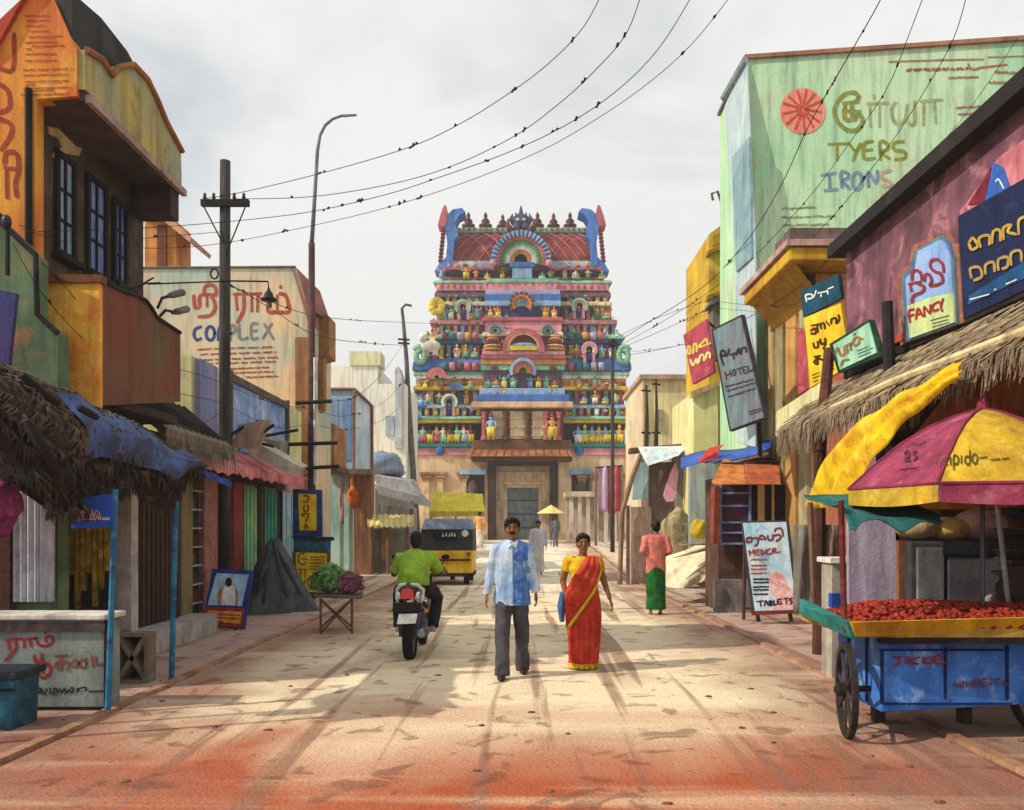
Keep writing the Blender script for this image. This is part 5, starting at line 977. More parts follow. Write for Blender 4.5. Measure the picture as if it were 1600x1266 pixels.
lettering([[(482, 610), (500, 680)], [(535, 590), (550, 655)], [(490, 645), (542, 622)], ell(578, 612, 16, 30, 9), [(605, 580), (655, 562)], [(630, 572), (645, 632)], [(705, 552), (668, 565), (685, 622), (715, 610)], [(675, 592), (700, 585)], [(722, 545), (735, 605), (772, 578)]], 2.4, fh, INK('#4a3640'), t, 'lettering', Z7, .024)
lettering(rows(485, 780, 765, -.28, 5, 31, 6) + rows(505, 810, 808, -.3, 5, 32, 6) + rows(520, 812, 865, -.3, 5, 33, 6) + [[(725, 1025), (865, 985)], [(740, 1050), (865, 1010)]], 1.7, fh, INK('#3f3a48'), t, 'small_lettering', Z7, .024, smooth=False)
MB().tube([P(1185, 655, 14.4), P(1188, 712, 15.2)], .04, 6).build('back_post', DK, t)
# ---------- kiosk, tarp, medical board
K1 = thing('kiosk', 'brown kiosk with an orange hood and a blue framed shelf rack', 'kiosk', P(1180, 960, 15.5)); f155 = fplane(15.5)
MB().box((P(1124, 0, 15.6).x, 15.7, 0), (P(1232, 0, 15.6).x, 16.8, P(0, 745, 15.6).z)).build('cabin', M('#6b4a3c', '#4a342c', '#8d6a54', sc=2), K1)
for x0, x1, c in ((1114, 1166, ('#d98f4a', '#b5652f')), (1167, 1220, ('#c9744a', '#a5502f'))):
    MB().slab([P(x0, 757, 14.9), P(x1, 757, 14.9), P(x1 - 2, 724, 15.8), P(x0 + (18 if x0 < 1150 else 0), 722, 15.8)], (0, .1, .06)).build('hood_panel', M(*c, sc=2.5), K1)
MB().slab([P(1122, 724, 15.7), P(1222, 724, 15.7), P(1222, 716, 16.2), P(1150, 714, 16.2)], (0, .6, .04)).build('roof', M('#5d4238', '#402d28', sc=2), K1)
rk = MB().box(P(1126, 852, 15.45), Vector((P(1173, 0, 15.45).x, 15.6, P(0, 758, 15.45).z))).build('shelf_rack', M('#5f3a4a', '#472a38', sc=3), K1)
for y in (770, 790, 816, 832, 849): MB().box(P(1126, y + 2, 15.38), Vector((P(1173, 0, 15.38).x, 15.44, P(0, y - 1, 15.38).z))).build('rack_rail', M('#8fa6d9', '#6f86be', sc=4), rk)
for x in (1125, 1171): MB().box(P(x, 853, 15.36), Vector((P(x + 3, 0, 15.36).x, 15.42, P(0, 757, 15.36).z))).build('rack_rail', M('#8fa6d9', '#6f86be', sc=4), rk)
for k, x in enumerate((1174, 1184, 1195, 1206, 1211)):
    w = (9, 11, 10, 4, 16)[k]; panel('stripe', f155, [(x, 816), (x + w, 816), (x + w, 758), (x, 758)], (M('#1f1b1a', '#2d2624', sc=3), M('#e6c68a', '#cba766', sc=3))[k % 2], K1, .05 + .004 * k, .08)
MB().box((P(1120, 0, 15.4).x, 15.35, 0), (P(1236, 0, 15.4).x, 15.7, .6)).build('base', M('#8a8684', '#63605f', '#b5aca6', sc=2), K1)
panel('red_side', fplane(15.3), [(1115, 850), (1125, 850), (1125, 760), (1117, 760)], M('#9a4a3a', '#7a3329', sc=3), K1, 0, .3)
t = thing('blue_tarp', 'blue tarpaulin with a red flap stretched over the kiosk', 'tarpaulin', P(1130, 720, 17))
MB().grid([[P(1064 + (1205 - 1064) * i / 10, 716 - 26 * i / 10 - 4 * math.sin(i * .7) + 18 * j / 3 * (1 - .3 * i / 10), 17.2 - j * .3 - i * .08) for i in range(11)] for j in range(4)], (0, .02, .02)).build('sheet', M('#2f5fc4', '#2347a0', '#5f8ae0', sc=2, rough=.5), t, True)
MB().slab([P(1090, 722, 16.1), P(1108, 700, 16.3), P(1132, 694, 16.2), P(1121, 706, 16.1), P(1124, 719, 16.1), P(1104, 724, 16.1)], (0, .03, 0)).build('red_flap', M('#d9503f', '#b83a30', sc=3), t)
MB().tube([P(1140, 724, 15.9), P(1200, 708, 15.6)], .03, 6).build('white_pole', M('#e6e2dc', '#c5c0b8', sc=4), t)
t = thing('medical_board', 'blue and red medical shop standing board with pavement legs', 'sign', P(1205, 970, 13.6)); fm = plane_proj(P(1158, 814, 13.9), P(1232, 813, 13.8), P(1251, 958, 13.5)); Z8 = (1150, 800, 7.033)
panel('frame', fm, [(58, 98), (582, 92), (712, 1112), (178, 1135)], M('#33434f', '#4a3a44', '#2a333d', sc=4), t, 0, .05, Z8)
panel('frame_rail', fm, [(165, 1085), (705, 1065), (712, 1112), (178, 1135)], M('#8f2f34', '#6b2228', sc=4), t, .012, .05, Z8)
panel('board', fm, [(76, 122), (552, 110), (662, 1072), (208, 1090)], M('#a9d3e4', '#f0eeea', '#5f9fcc', sc=2.2, amt=.8), t, .014, .03, Z8)
panel('red_stain', fm, [(370, 700), (430, 645), (520, 690), (560, 780), (655, 960), (660, 1060), (400, 1075), (440, 960), (380, 880), (360, 780)], M('#e59a96', '#f0cfca', '#d85f5c', sc=5, amt=.8), t, .018, .006, Z8)
lettering([[(115, 290), (165, 280), (165, 325), (115, 330), (125, 290)], [(190, 290), (230, 285), (240, 340), (205, 375)], [(250, 300), (270, 260), (310, 270), (320, 305)], [(265, 300), (330, 290)], [(345, 260), (360, 310), (400, 300), (405, 250)], [(420, 260), (470, 250), (490, 285), (440, 320)], [(425, 215), (440, 185), (500, 185), (515, 265)]], 3.0, fm, INK('#8f3340'), t, 'lettering', Z8, .021)
lettering([[(150, 480), (145, 420), (170, 455), (195, 410), (200, 475)], [(222, 415), (225, 470), (260, 465)], [(222, 440), (255, 435)], [(222, 415), (256, 410)], [(275, 415), (280, 465), (310, 440), (275, 415)], [(325, 410), (328, 462)], [(375, 400), (340, 425), (350, 465), (382, 455)], [(390, 462), (410, 395), (420, 455)], [(432, 395), (440, 445), (485, 435)]], 2.0, fm, INK('#b23a40'), t, 'lettering', Z8, .022)
st = []
for y in (525, 590, 630, 675): st += rows(165, 335, y, -.03, 3, y, 5)
lettering(st, 2.0, fm, INK('#c06068'), t, 'small_lettering', Z8, .021, smooth=False)
st = []
for y in (740, 775, 825, 858, 905): st += rows(190, 355, y, -.02, 3, y, 4)
lettering(st, 2.2, fm, INK('#1f2444'), t, 'small_lettering', Z8, .021, smooth=False)
lettering([[(230, 985), (305, 975)], [(268, 980), (270, 1035)], [(310, 1030), (330, 975), (350, 1025)], [(365, 975), (368, 1028), (400, 1015), (370, 1000), (398, 985), (365, 975)], [(415, 970), (418, 1022), (445, 1015)], [(500, 960), (458, 965), (462, 1012), (505, 1005)], [(460, 990), (490, 985)], [(525, 955), (570, 945)], [(548, 950), (555, 1010)], [(618, 945), (585, 965), (615, 985), (600, 1015)]], 2.4, fm, INK('#1d2350'), t, 'lettering', Z8, .022)
for a, b in (((235, 1130), (250, 1205)), ((590, 1115), (610, 1200))): MB().tube([P(1150 + a[0] / 7.033, 800 + a[1] / 7.033, 13.5), P(1150 + b[0] / 7.033, 800 + b[1] / 7.033, 13.5)], .035, 6).build('foot', DK, t)
MB().tube([P(1164, 835, 13.95), P(1162, 968, 14.1)], .03, 6).build('back_leg', M('#5d463a', '#42312a', sc=4), t); MB().tube([P(1162, 950, 13.9), P(1180, 952, 13.6)], .02, 6).build('brace', DK, t)
# ---------- hut, heap and houses towards the temple
t = thing('open_hut', 'lean-to hut with a pale tin roof and crooked poles right of the gate', 'hut', P(1030, 880, 23)); HZ = lambda x, y: Vector((P(x, 0, y).x, y, gz(y)))
MB().slab([P(998, 702, 22.6), P(1072, 700, 22.6), P(1060, 712, 22.0), P(1012, 728, 22.0)], (0, .2, .08)).build('roof_sheet', M('#dfe6ea', '#b5c8d4', '#f0f0ee', sc=1.4), t)
MB().slab([P(985, 700, 22.8), P(1082, 692, 22.8), P(1082, 698, 22.8), P(985, 708, 22.8)], (0, .5, 0)).build('ridge_beam', M('#7a5a48', '#5a4236', sc=2), t)
MB().box(HZ(1014, 23.0), Vector((P(1056, 0, 23.0).x, 24.5, P(0, 722, 23).z))).build('wall', M('#84706a', '#66544f', '#a39088', sc=1.2), t)
MB().box(HZ(1058, 22.6), Vector((P(1084, 0, 22.6).x, 24, P(0, 712, 22.6).z))).build('side_wall', M('#9a9088', '#77706a', '#b8ada2', sc=1.4), t)
panel('blue_screen', fplane(22.9), [(988, 782), (1012, 778), (1014, 722), (1000, 715), (990, 740)], M('#b9d3dc', '#98b9c8', sc=2), t, 0, .05)
MB().box(HZ(986, 22.9), Vector((P(1018, 0, 22.9).x, 23.2, P(0, 792, 22.9).z))).build('brick_base', M('#c9b0a4', '#a88a80', '#8a6f68', sc=3, streak=(4, 1, 1)), t)
MB().tube([HZ(968, 22.7), P(972, 800, 22.7), P(988, 745, 22.7), P(1004, 704, 22.7)], .07, 7).build('crooked_pole', M('#a08468', '#7a624c', sc=2), t)
MB().tube([HZ(981, 22.6), P(981, 790, 22.6)], .05, 6).build('pole', M('#7d6554', '#5f4c40', sc=2), t)
t = thing('pink_cloth', 'pointed pink cloth hanging on the hut wall', 'cloth', P(1046, 785, 22.3)); MB().slab([P(1056, 720, 22.3), P(1060, 740, 22.3), P(1057, 772, 22.3), P(1052, 784, 22.3), P(1042, 785, 22.3), P(1036, 775, 22.3), P(1046, 742, 22.3)], (0, .05, 0)).build('cloth', M('#dd9fc0', '#c07fa2', '#ecc0d6', sc=2), t, bevel=.02)
single('straw_pile', lumpy(P(1056, 850, 21.4), (.55, .5, .85), 3), M('#b9a67c', '#8f7b58', '#d9cba0', sc=3, bump=1), 'dull straw pile stacked against the hut', 'straw', smooth=True)
C1 = thing('covered_heap', 'heap covered with a cream sheet tied at one corner', 'heap', P(1090, 905, 18)); rws = []
for j in range(12):
    v = j / 11; r_ = []
    for i in range(25):
        u = i / 24; x = 1034 + (1146 - 1034) * u; top_ = 862 - 36 * u ** 1.4 + 10 * (1 - u) ** 2; bt = 915 - 14 * u + 8 * math.sin(u * 5); p = P(x, top_ + (bt - top_) * v, 18.3 - .9 * math.sin(v * math.pi / 2) - .25 * math.sin(math.pi * u)); d = (1 - v) * 1.0
        p.y += .06 * math.sin(9 * (u * 1.4 + v * .9)) + .08 * mnoise.noise(Vector((u * 5, v * 4, 0))); r_.append(p)
    rws.append(r_)
rws.insert(0, [p + Vector((.1, 1.2, -.1)) for p in rws[0]]); MB().grid(rws).build('sheet', M('#ece2be', '#d9c9a4', '#bfae94', sc=2, amt=.4), C1, True)
for k, (a, b, c, d) in enumerate(((1142, 832, 1072, 905), (1138, 838, 1060, 852), (1140, 842, 1090, 885), (1140, 836, 1052, 872))): MB().tube([P(a, b, 17.25), P((a + c) / 2 + 6, (b + d) / 2 + 4, 17.1), P(c, d, 17.1)], [.06, .045, .01], 6).build('fold', M('#a89f88', '#877e6a', sc=3), C1, True)
single('yellow_bundle', lumpy(P(1092, 828, 18.0), (.2, .2, .22), 6, .25), M('#cfae2a', '#a88a1f', '#e2c85a', sc=5), 'round mustard bundle on top of the cream covered heap', 'bundle', smooth=True)
single('grey_screen', MB().box(P(1078, 905, 19.5), Vector((P(1122, 0, 19.5).x, 19.7, P(0, 716, 19.5).z))), M('#a9adb0', '#8a8f96', '#7d7468', sc=1.4, amt=.6), 'plain grey screen wall between the hut and the kiosk', 'wall')
t = thing('hung_sarees', 'lilac and rose sarees hung to dry right of the temple gate', 'cloth', P(952, 800, 42))
for x0, x1, c in ((935, 952, ('#d3b5cf', '#b898b8')), (951, 970, ('#d3606e', '#b5424f'))):
    MB().grid([[P(x0 + (x1 - x0) * i / 6, 730 + 72 * j / 6 + 3 * math.sin(i), 42 + .12 * math.sin(i * 1.3)) for i in range(7)] for j in range(7)], (0, .05, 0)).build('saree', M(*c, sc=1), t, True)
MB().tube([P(930, 731, 42), P(973, 728, 42)], .05, 6).build('line_pole', DK, t)
for x in (931, 972): MB().tube([P(x, 730, 42), Vector((P(x, 0, 42).x, 42, .6))], .07, 6).build('post', M('#8a7460', '#6b5a4a', sc=2), t)
HL = thing('pillar_hall', 'open hall of pale stone pillars right of the temple gate', 'hall', P(930, 850, 52))
for k, x in enumerate((890, 903, 916, 929, 944, 958)): MB().box(Vector((P(x, 0, 52).x, 52, .6)), Vector((P(x + 6, 0, 52).x, 52.4, P(0, 775, 52).z))).build('pillar', M('#e2d3bb', '#b8a08a', '#94806e', sc=1), HL)
MB().box(P(884, 776, 51.8), Vector((P(970, 0, 51.8).x, 55, P(0, 768, 51.8).z))).build('roof', M('#d3c2a6', '#a89680', sc=1), HL); MB().box(Vector((P(886, 0, 54).x, 54.5, .6)), Vector((P(968, 0, 54).x, 54.8, P(0, 776, 54).z))).build('back_wall', M('#cdbda6', '#a8978a', sc=1), HL)
t = thing('cream_building', 'cream yellow flat-roofed building right of the temple tower', 'building', P(1040, 860, 31)); MB().box(Vector((P(1004, 0, 31).x, 31, .3)), Vector((P(1110, 0, 31).x, 36, P(0, 588, 31).z))).build('wall', M('#e8dca0', '#d9bf94', '#f0e8bd', sc=.5), t)
panel('side_wall', splane(P(1004, 0, 31).x - .01), [(981, 850), (1004, 860), (1004, 588), (981, 607)], M('#e2d3b0', '#cfb594', sc=.6), t, .01, .05)
MB().box(P(1000, 592, 30.8), Vector((P(1112, 0, 30.8).x, 36.2, P(0, 585, 30.8).z))).build('roof_edge', M('#c9a88a', '#a88a70', sc=1), t)
for x in (1024, 1054): panel('window', fplane(30.95), [(x, 672), (x + 12, 672), (x + 12, 640), (x, 640)], M('#b0a078', '#8d7d5c', sc=2), t, .03, .08)
for k, (x, y0_) in enumerate(((1010, 602), (1025, 592))):
    t = thing('antenna_mast', ('left' if k == 0 else 'right') + ' of two thin dark masts before the cream yellow building', 'mast', P(x, 692, 24), 'masts on the hut roof'); MB().tube([P(x, 700, 24 + k * .3), P(x + 1, 640, 24 + k * .3), P(x, y0_, 24 + k * .3)], [.07, .045, .03], 6).build('pole', M('#4a4540', '#33302c', sc=3), t)
    for yy in (y0_ + 8, 676): MB().tube([P(x - 8 + k * 2, yy, 24 + k * .3), P(x + 7, yy + 1, 24 + k * .3)], .03, 5).build('crossbar', DK, t)
# ================================================================== carts, boards and goods on the street
# ---------- snack cart with umbrella
CT = thing('snack_cart', 'blue snack cart with a yellow edged tray of red fried snacks', 'cart', (3.2, 6.55, 0))
BLU = M('#4684d8', '#2859b2', '#a3c8ee', sc=2.8, amt=.75, rough=.6)
MB().slab([(2.66, 6.15, .22), (3.80, 6.25, .26), (3.80, 7.0, .26), (2.66, 7.0, .22)], (0, 0, .56)).build('box', BLU, CT, bevel=.012)
fcart = plane_proj(Vector((2.66, 6.15, .22)), Vector((3.80, 6.25, .26)), Vector((2.66, 6.15, .8)))
DB = M('#142f6b', '#0f2450', sc=4); Z9 = (1300, 980, 5.3333)
for x0, y0, x1, y1 in ((412, 195, 432, 640), (400, 182, 1480, 200), (440, 632, 1500, 648), (1452, 150, 1474, 610), (938, 170, 958, 600)):
    panel('panel_trim', fcart, [(x0, y0), (x1, y0), (x1, y1), (x0, y1)], DB, CT, .012, .02, Z9)
for x in (6.4, 6.75): MB().box((2.645, x - .012, .25), (2.66, x + .012, .76)).build('side_trim', DB, CT)
lettering([[(512, 252), (605, 245)], [(560, 250), (562, 305), (520, 318)], [(612, 308), (640, 250), (655, 305)], [(618, 285), (650, 282)], [(732, 252), (680, 262), (672, 300), (725, 305)], [(762, 250), (762, 308)], [(812, 248), (765, 282), (820, 305)], [(838, 248), (840, 305)], [(930, 235), (865, 242), (870, 300), (945, 298)], [(868, 270), (920, 266)]], 3.2, fcart, INK('#8f2a2c'), CT, 'lettering', Z9, .016)
lettering([[(1018, 460), (1040, 505), (1060, 470), (1080, 503), (1098, 452)], [(1118, 452), (1120, 502)], [(1118, 478), (1168, 472)], [(1165, 448), (1170, 498)], [(1230, 440), (1190, 446), (1195, 496), (1235, 490)], [(1192, 470), (1225, 466)], [(1290, 432), (1250, 440), (1255, 490), (1300, 484)], [(1252, 464), (1285, 460)], [(1325, 436), (1330, 484)], [(1350, 440), (1400, 432)], [(1375, 436), (1380, 480)], [(1430, 450), (1435, 480), (1480, 470)]], 2.6, fcart, INK('#7d3a48'), CT, 'lettering', Z9, .016)
YT = M('#e0b022', '#b5861f', '#f2cf4a', sc=3, amt=.6)
MB().slab([(2.42, 6.02, .80), (4.3, 6.12, .84), (4.3, 6.05, .95), (2.36, 5.95, .91)], (0, .05, 0)).build('tray_lip', YT, CT)
MB().slab([(2.40, 6.04, .78), (2.30, 6.6, .86), (2.40, 7.2, .84), (2.40, 7.2, .97), (2.26, 6.6, .95), (2.34, 6.0, .91)], (.04, 0, 0)).build('tray_side', M('#2f8f86', '#1f6a66', '#5fb5a8', sc=4), CT)
MB().box((2.42, 6.05, .79), (4.3, 7.2, .85)).build('tray', M('#c9a24a', '#8f6d2c', sc=3), CT); MB().box((2.62, 6.05, .74), (4.2, 6.14, .79)).build('underlip', DK, CT)
mb = MB(); rq = random.Random(9); hz = lambda u, v: .86 + .14 * math.sin(math.pi * min(1, max(0, v))) ** .6 * (1 - .5 * abs(u - .4)) * min(1, u * 5)
mb.grid([[Vector((2.42 + 1.9 * i / 24, 6.06 + 1.1 * j / 10, hz(i / 24, j / 10) - .02)) for i in range(25)] for j in range(11)])
for k in range(1500):
    u, v = rq.random(), rq.random() ** 1.4; r = rq.uniform(.012, .026); mb.ball((2.42 + 1.9 * u, 6.06 + 1.1 * v, hz(u, v)), (r * rq.uniform(1, 1.8), r, r * .8), 5, 3, Matrix.Rotation(rq.uniform(0, 3.1), 3, 'Z'))
tag(mb.build('fried_snacks', M('#a8341f', '#7d2216', '#d3602a', sc=9, amt=.6, rough=.6), None, True), 'heap of red brown fried snacks in the cart tray', 'snacks', kind='stuff')
def cart_wheel(x, y, r, parent, turn=0.0):
    w = MB(); k = 22
    w.grid([[Vector((x + dx, y + (r + dr) * math.cos(2 * math.pi * i / k), r + (r + dr) * math.sin(2 * math.pi * i / k))) for dx, dr in ((-.022, 0), (.022, 0), (.022, -.05), (-.022, -.05), (-.022, 0))] for i in range(k + 1)])
    o = w.build('wheel', M('#3a3230', '#262020', '#54483f', sc=5), parent)
    for i in range(8): a_ = math.pi * 2 * i / 8 + .2; MB().tube([(x, y + .03 * math.cos(a_), r + .03 * math.sin(a_)), (x, y + (r - .04) * math.cos(a_), r + (r - .04) * math.sin(a_))], .014, 5).build('spoke', M('#4a403a', '#33292a', sc=5), o)
    MB().lathe((x, y, r), [(.02, -.09), (.05, -.06), (.05, .06), (.02, .09)], 10, 'x').build('hub', DK, o)
    TR = Matrix.Translation((x, y, 0)) @ Matrix.Rotation(turn, 4, 'Z') @ Matrix.Translation((-x, -y, 0))
    for q in [o] + list(o.children): q.data.transform(TR)
cart_wheel(2.46, 6.30, .36, CT, R(-11)); cart_wheel(3.95, 6.40, .36, CT); MB().tube([(2.4, 6.33, .36), (4.05, 6.42, .36)], .025, 6).build('axle', DK, CT)
for x in (2.9, 3.6): MB().box((x - .04, 6.72, 0), (x + .04, 6.82, .24)).build('leg', M('#4a3a30', '#332822', sc=4), CT)
RB = M('#6b2f26', '#46201c', '#8f4a38', sc=5)
MB().tube([P(1320, 985, 6.1), P(1314, 782, 6.1)], .022, 7).build('canopy_pole', RB, CT); MB().tube([P(1272, 960, 7.0), P(1266, 785, 7.0)], .022, 7).build('canopy_pole', M('#8a6a54', '#66493a', sc=5), CT); MB().tube([P(1577, 955, 6.75), P(1556, 770, 6.75)], .02, 7).build('canopy_pole', M('#b5b8bc', '#8d9096', sc=5, rough=.4, metal=.6), CT)
rws = []
for j in range(9):
    r_ = []
    for i in range(17):
        u, v = i / 16, j / 8; A = Vector((P(1255, 0, 7.1).x + .02, 7.15, 1.86)); B = Vector((3.35, 7.2, 1.88)); C_ = Vector((2.36, 6.02, 1.77)); D = Vector((3.1, 6.15, 1.70))
        p = A.lerp(B, u).lerp(C_.lerp(D, u), v); p.z -= .10 * math.sin(math.pi * u) * v + .05 * math.sin(math.pi * v) - .03 * mnoise.noise(Vector((u * 4, v * 4, 2)))
        if j == 8: p.z -= .17 * max(0, 1 - abs(u - .02) / .12) + .05 + .03 * math.sin(u * 14); p.y -= .03
        r_.append(p)
    rws.append(r_)
MB().grid(rws, (0, .004, .008)).build('teal_canopy', M('#2c6f6c', '#1f5454', '#4f9490', sc=3.5, amt=.5), CT, True)
# umbrella
UM = thing('umbrella', 'large pink and yellow vendor umbrella over the snack cart', 'umbrella', (3.6, 6.5, 0)); ap = Vector((3.6, 6.5, 2.52))
PNK = M('#a2425f', '#7d2c46', '#c97a90', sc=3.5, amt=.55); YEL = M('#cfab2c', '#a8842a', '#e8cf62', sc=3.5, amt=.55); MRN = M('#9c3355', '#7a2442', sc=4)
rim = lambda a_, r=.98, z=1.90: Vector((3.6 - r * math.sin(R(a_)), 6.5 - r * math.cos(R(a_)), z)); uproj = {}
def bulged(f):
    def g(px, py, off=0.0):
        p = f(px, py, off); return p + Vector((0, 0, 0.11 * math.sin(math.pi * min(1, max(0, (2.52 - p.z) / .62))) + .006))
    return g
for k in range(6):
    a0 = 45 - 60 * k; a1 = a0 - 60; p0, p1 = rim(a0), rim(a1); m_ = YEL if k % 2 == 0 else PNK; rws = []
    for j in range(6):
        v = j / 5; rws.append([ap.lerp(p0.lerp(p1, i / 6), v) + Vector((0, 0, 0.11 * math.sin(math.pi * v))) for i in range(7)])
    MB().grid(rws, (0, 0, -.006)).build('umbrella_panel', m_, UM, True)
    MB().grid([[p0.lerp(p1, i / 6) for i in range(7)], [p0.lerp(p1, i / 6) + Vector((0, 0, -.13 - .025 * math.sin(math.pi * i / 6))) for i in range(7)]], (.004, .004, 0)).build('valance', PNK if k % 2 == 0 else YEL, UM)
    MB().tube([ap, ap.lerp(p0, .2) + Vector((0, 0, .066)), ap.lerp(p0, .4) + Vector((0, 0, .106)), ap.lerp(p0, .6) + Vector((0, 0, .106)), ap.lerp(p0, .8) + Vector((0, 0, .066)), p0], .012, 5).build('rib', MRN, UM); MB().tube([p0, p1], .012, 5).build('hem', MRN, UM)
    if k in (0, 5): uproj['y' if k == 0 else 'p'] = bulged(plane_proj(ap, p0, p1))
lettering([[(1464, 737), (1466, 729), (1472, 728)], [(1480, 737), (1475, 733), (1480, 728), (1484, 729), (1485, 737)], [(1490, 742), (1490, 728), (1497, 730), (1496, 736), (1491, 736)], [(1502, 728), (1502, 736)], [(1515, 722), (1515, 736), (1508, 735), (1509, 729), (1514, 729)], ell(1523, 731, 4, 5, 8)], 2.2, uproj['y'], INK('#5d5418'), UM, 'lettering', (0, 0, 1), .004)
lettering([[(1530, 730), (1542, 729)], [(1547, 732), (1562, 731)], [(1566, 731), (1576, 730)]], 1.8, uproj['y'], INK('#6b5a20'), UM, 'small_lettering', (0, 0, 1), .004, smooth=False)
lettering([[(1413, 727), (1418, 723), (1420, 729), (1413, 734), (1422, 734)], [(1432, 724), (1426, 726), (1432, 730), (1428, 734)]], 2.6, uproj['p'], INK('#5d2440'), UM, 'lettering', (0, 0, 1), .004)
lettering([[(1424, 713), (1436, 716), (1446, 711)], [(1406, 743), (1430, 741)]], 1.6, uproj['p'], INK('#7a2f55'), UM, 'small_lettering', (0, 0, 1), .004, smooth=False)
MB().tube([(3.6, 6.5, .86), (3.6, 6.5, 2.58)], .018, 8).build('pole', M('#5a5f66', '#3d4147', rough=.4, metal=.5), UM); MB().lathe((3.6, 6.5, 2.5), [(.05, 0), (.04, .06), (.008, .13)], 8).build('cap', MRN, UM)
# ---------- goods in the open shop behind the cart
single('pale_board', MB().slab([P(1327, 960, 8.1), P(1404, 955, 8.1), P(1398, 806, 8.1), P(1326, 810, 8.1)], (0, .06, 0)), M('#b9b4c9', '#a392ac', '#d3a9b0', sc=2.6, amt=.5, streak=(3, 1, .6)), 'pale lilac board standing upright behind the cart', 'board')
single('timber_upright', MB().box(P(1404, 962, 8.05), Vector((P(1417, 0, 8.05).x, 8.15, P(0, 845, 8.05).z))), M('#9a6844', '#744a30', sc=4), 'brown timber upright beside the pale lilac board', 'timber')
t = thing('dark_cabinet', 'dark grey metal cabinet behind the snack heap', 'cabinet', P(1490, 1050, 7.95)); MB().box(Vector((P(1418, 0, 8.0).x, 7.95, 0)), Vector((P(1580, 0, 8.0).x, 8.6, P(0, 846, 8.0).z))).build('case', M('#4a4b4f', '#323336', '#6b6c70', sc=2), t, bevel=.02)
MB().box(P(1434, 950, 7.9), Vector((P(1476, 0, 7.9).x, 7.94, P(0, 856, 7.9).z))).build('door', M('#7d7d7f', '#5d5d60', sc=3), t, bevel=.01); MB().box(P(1474, 866, 7.88), Vector((P(1545, 0, 7.88).x, 7.94, P(0, 846, 7.88).z))).build('top_rail', M('#2e2f31', '#202123', sc=3), t); MB().box(P(1482, 955, 7.9), Vector((P(1572, 0, 7.9).x, 7.94, P(0, 870, 7.9).z))).build('door', M('#5b5c60', '#434448', sc=3), t, bevel=.01)
MB().ball(P(1549, 938, 7.85), (.07, .03, .055), 10, 6).build('round_badge', M('#9a8f8c', '#77706d', sc=4), t, True)
for k, (x, y, rx, rz_, c) in enumerate(((1432, 822, .22, .14, ('#d3bd9a', '#a88a5c', '#e8d9b5')), (1480, 826, .2, .12, ('#e0c27a', '#b5923f', '#efdca6')), (1530, 820, .26, .16, ('#cfa79a', '#a87f74', '#e2c6b8')))):
    single('sack', MB().ball(P(x, y, 8.25), (rx, .22, rz_), 14, 9), M(*c, sc=4, amt=.6), ('leftmost tan sack on the dark cabinet', 'yellowish middle sack on the dark cabinet', 'pinkish plump sack at the right of the dark cabinet')[k], 'sack', 'sacks on the cabinet', True)
for k in range(4): single('metal_basin', MB().lathe(P(1590, 800 + k * 34, 7.4), [(.10, -.04), (.2, .04), (.22, .05), (.2, .045), (.1, -.02)], 16), M('#55565a', '#35363a', '#7a7b80', sc=4, rough=.4, metal=.4), ('top', 'second from top', 'third from top', 'lowest')[k] + ' dark metal basin hung at the right edge', 'basin', 'metal basins hung in the shop', True)
t = thing('hanging_rack', 'dark iron rack holding the basins at the right edge', 'rack', P(1590, 980, 7.6)); MB().tube([Vector((P(1612, 0, 7.6).x, 7.6, 0)), P(1612, 760, 7.6)], .03, 6).build('upright', DK, t); MB().tube([P(1550, 775, 7.6), P(1640, 775, 7.6)], .025, 6).build('crossbar', DK, t)
single('clay_jar', MB().lathe(P(1598, 960, 7.2), [(.1, 0), (.2, .12), (.21, .25), (.12, .38), (.14, .42), (.1, .42)], 16), M('#4a352c', '#33241f', '#6b4f42', sc=4), 'dark round jar at the end of the cart tray', 'jar', smooth=True)
t = thing('goods_shelf', 'little grey and white goods shelf with a blue box left of the pale board', 'shelf', P(1322, 970, 8.6)); MB().box(Vector((P(1300, 0, 8.6).x, 8.6, 0)), Vector((P(1345, 0, 8.6).x, 8.9, P(0, 880, 8.6).z))).build('cabinet', M('#b5aea2', '#8f887e', sc=3), t); MB().box(P(1298, 880, 8.55), Vector((P(1348, 0, 8.55).x, 8.95, P(0, 872, 8.55).z))).build('top', M('#eceae6', '#c9c6c0', sc=4), t); MB().box(P(1300, 950, 8.5), Vector((P(1344, 0, 8.5).x, 8.6, P(0, 928, 8.5).z))).build('blue_box', M('#1f4fae', '#163a84', sc=4), t)
MB().box(P(1324, 928, 8.52), Vector((P(1344, 0, 8.5).x, 8.6, P(0, 882, 8.5).z))).build('dark_drawer', DK, t)
single('clay_pot', MB().ball(P(1304, 757, 9.6), (.10, .10, .09), 12, 8), M('#4a2a1c', '#301a12', sc=5), 'dark clay pot hanging below the yellow curtain end', 'pot', smooth=True)
for k, (x, c) in enumerate(((1240, ('#8a8478', '#6b665c')), (1285, ('#b59a90', '#94786f')))): single('cloth_sheet', MB().grid([[P(x + i * 6, 820 + j * 20, 10.4 + .05 * math.sin(i * 1.7 + j * .4)) for i in range(6)] for j in range(8)], (0, .02, 0)), M(*c, sc=3), ('grey', 'pinkish')[k] + ' cloth sheet hung beside the medical board', 'cloth', smooth=True)
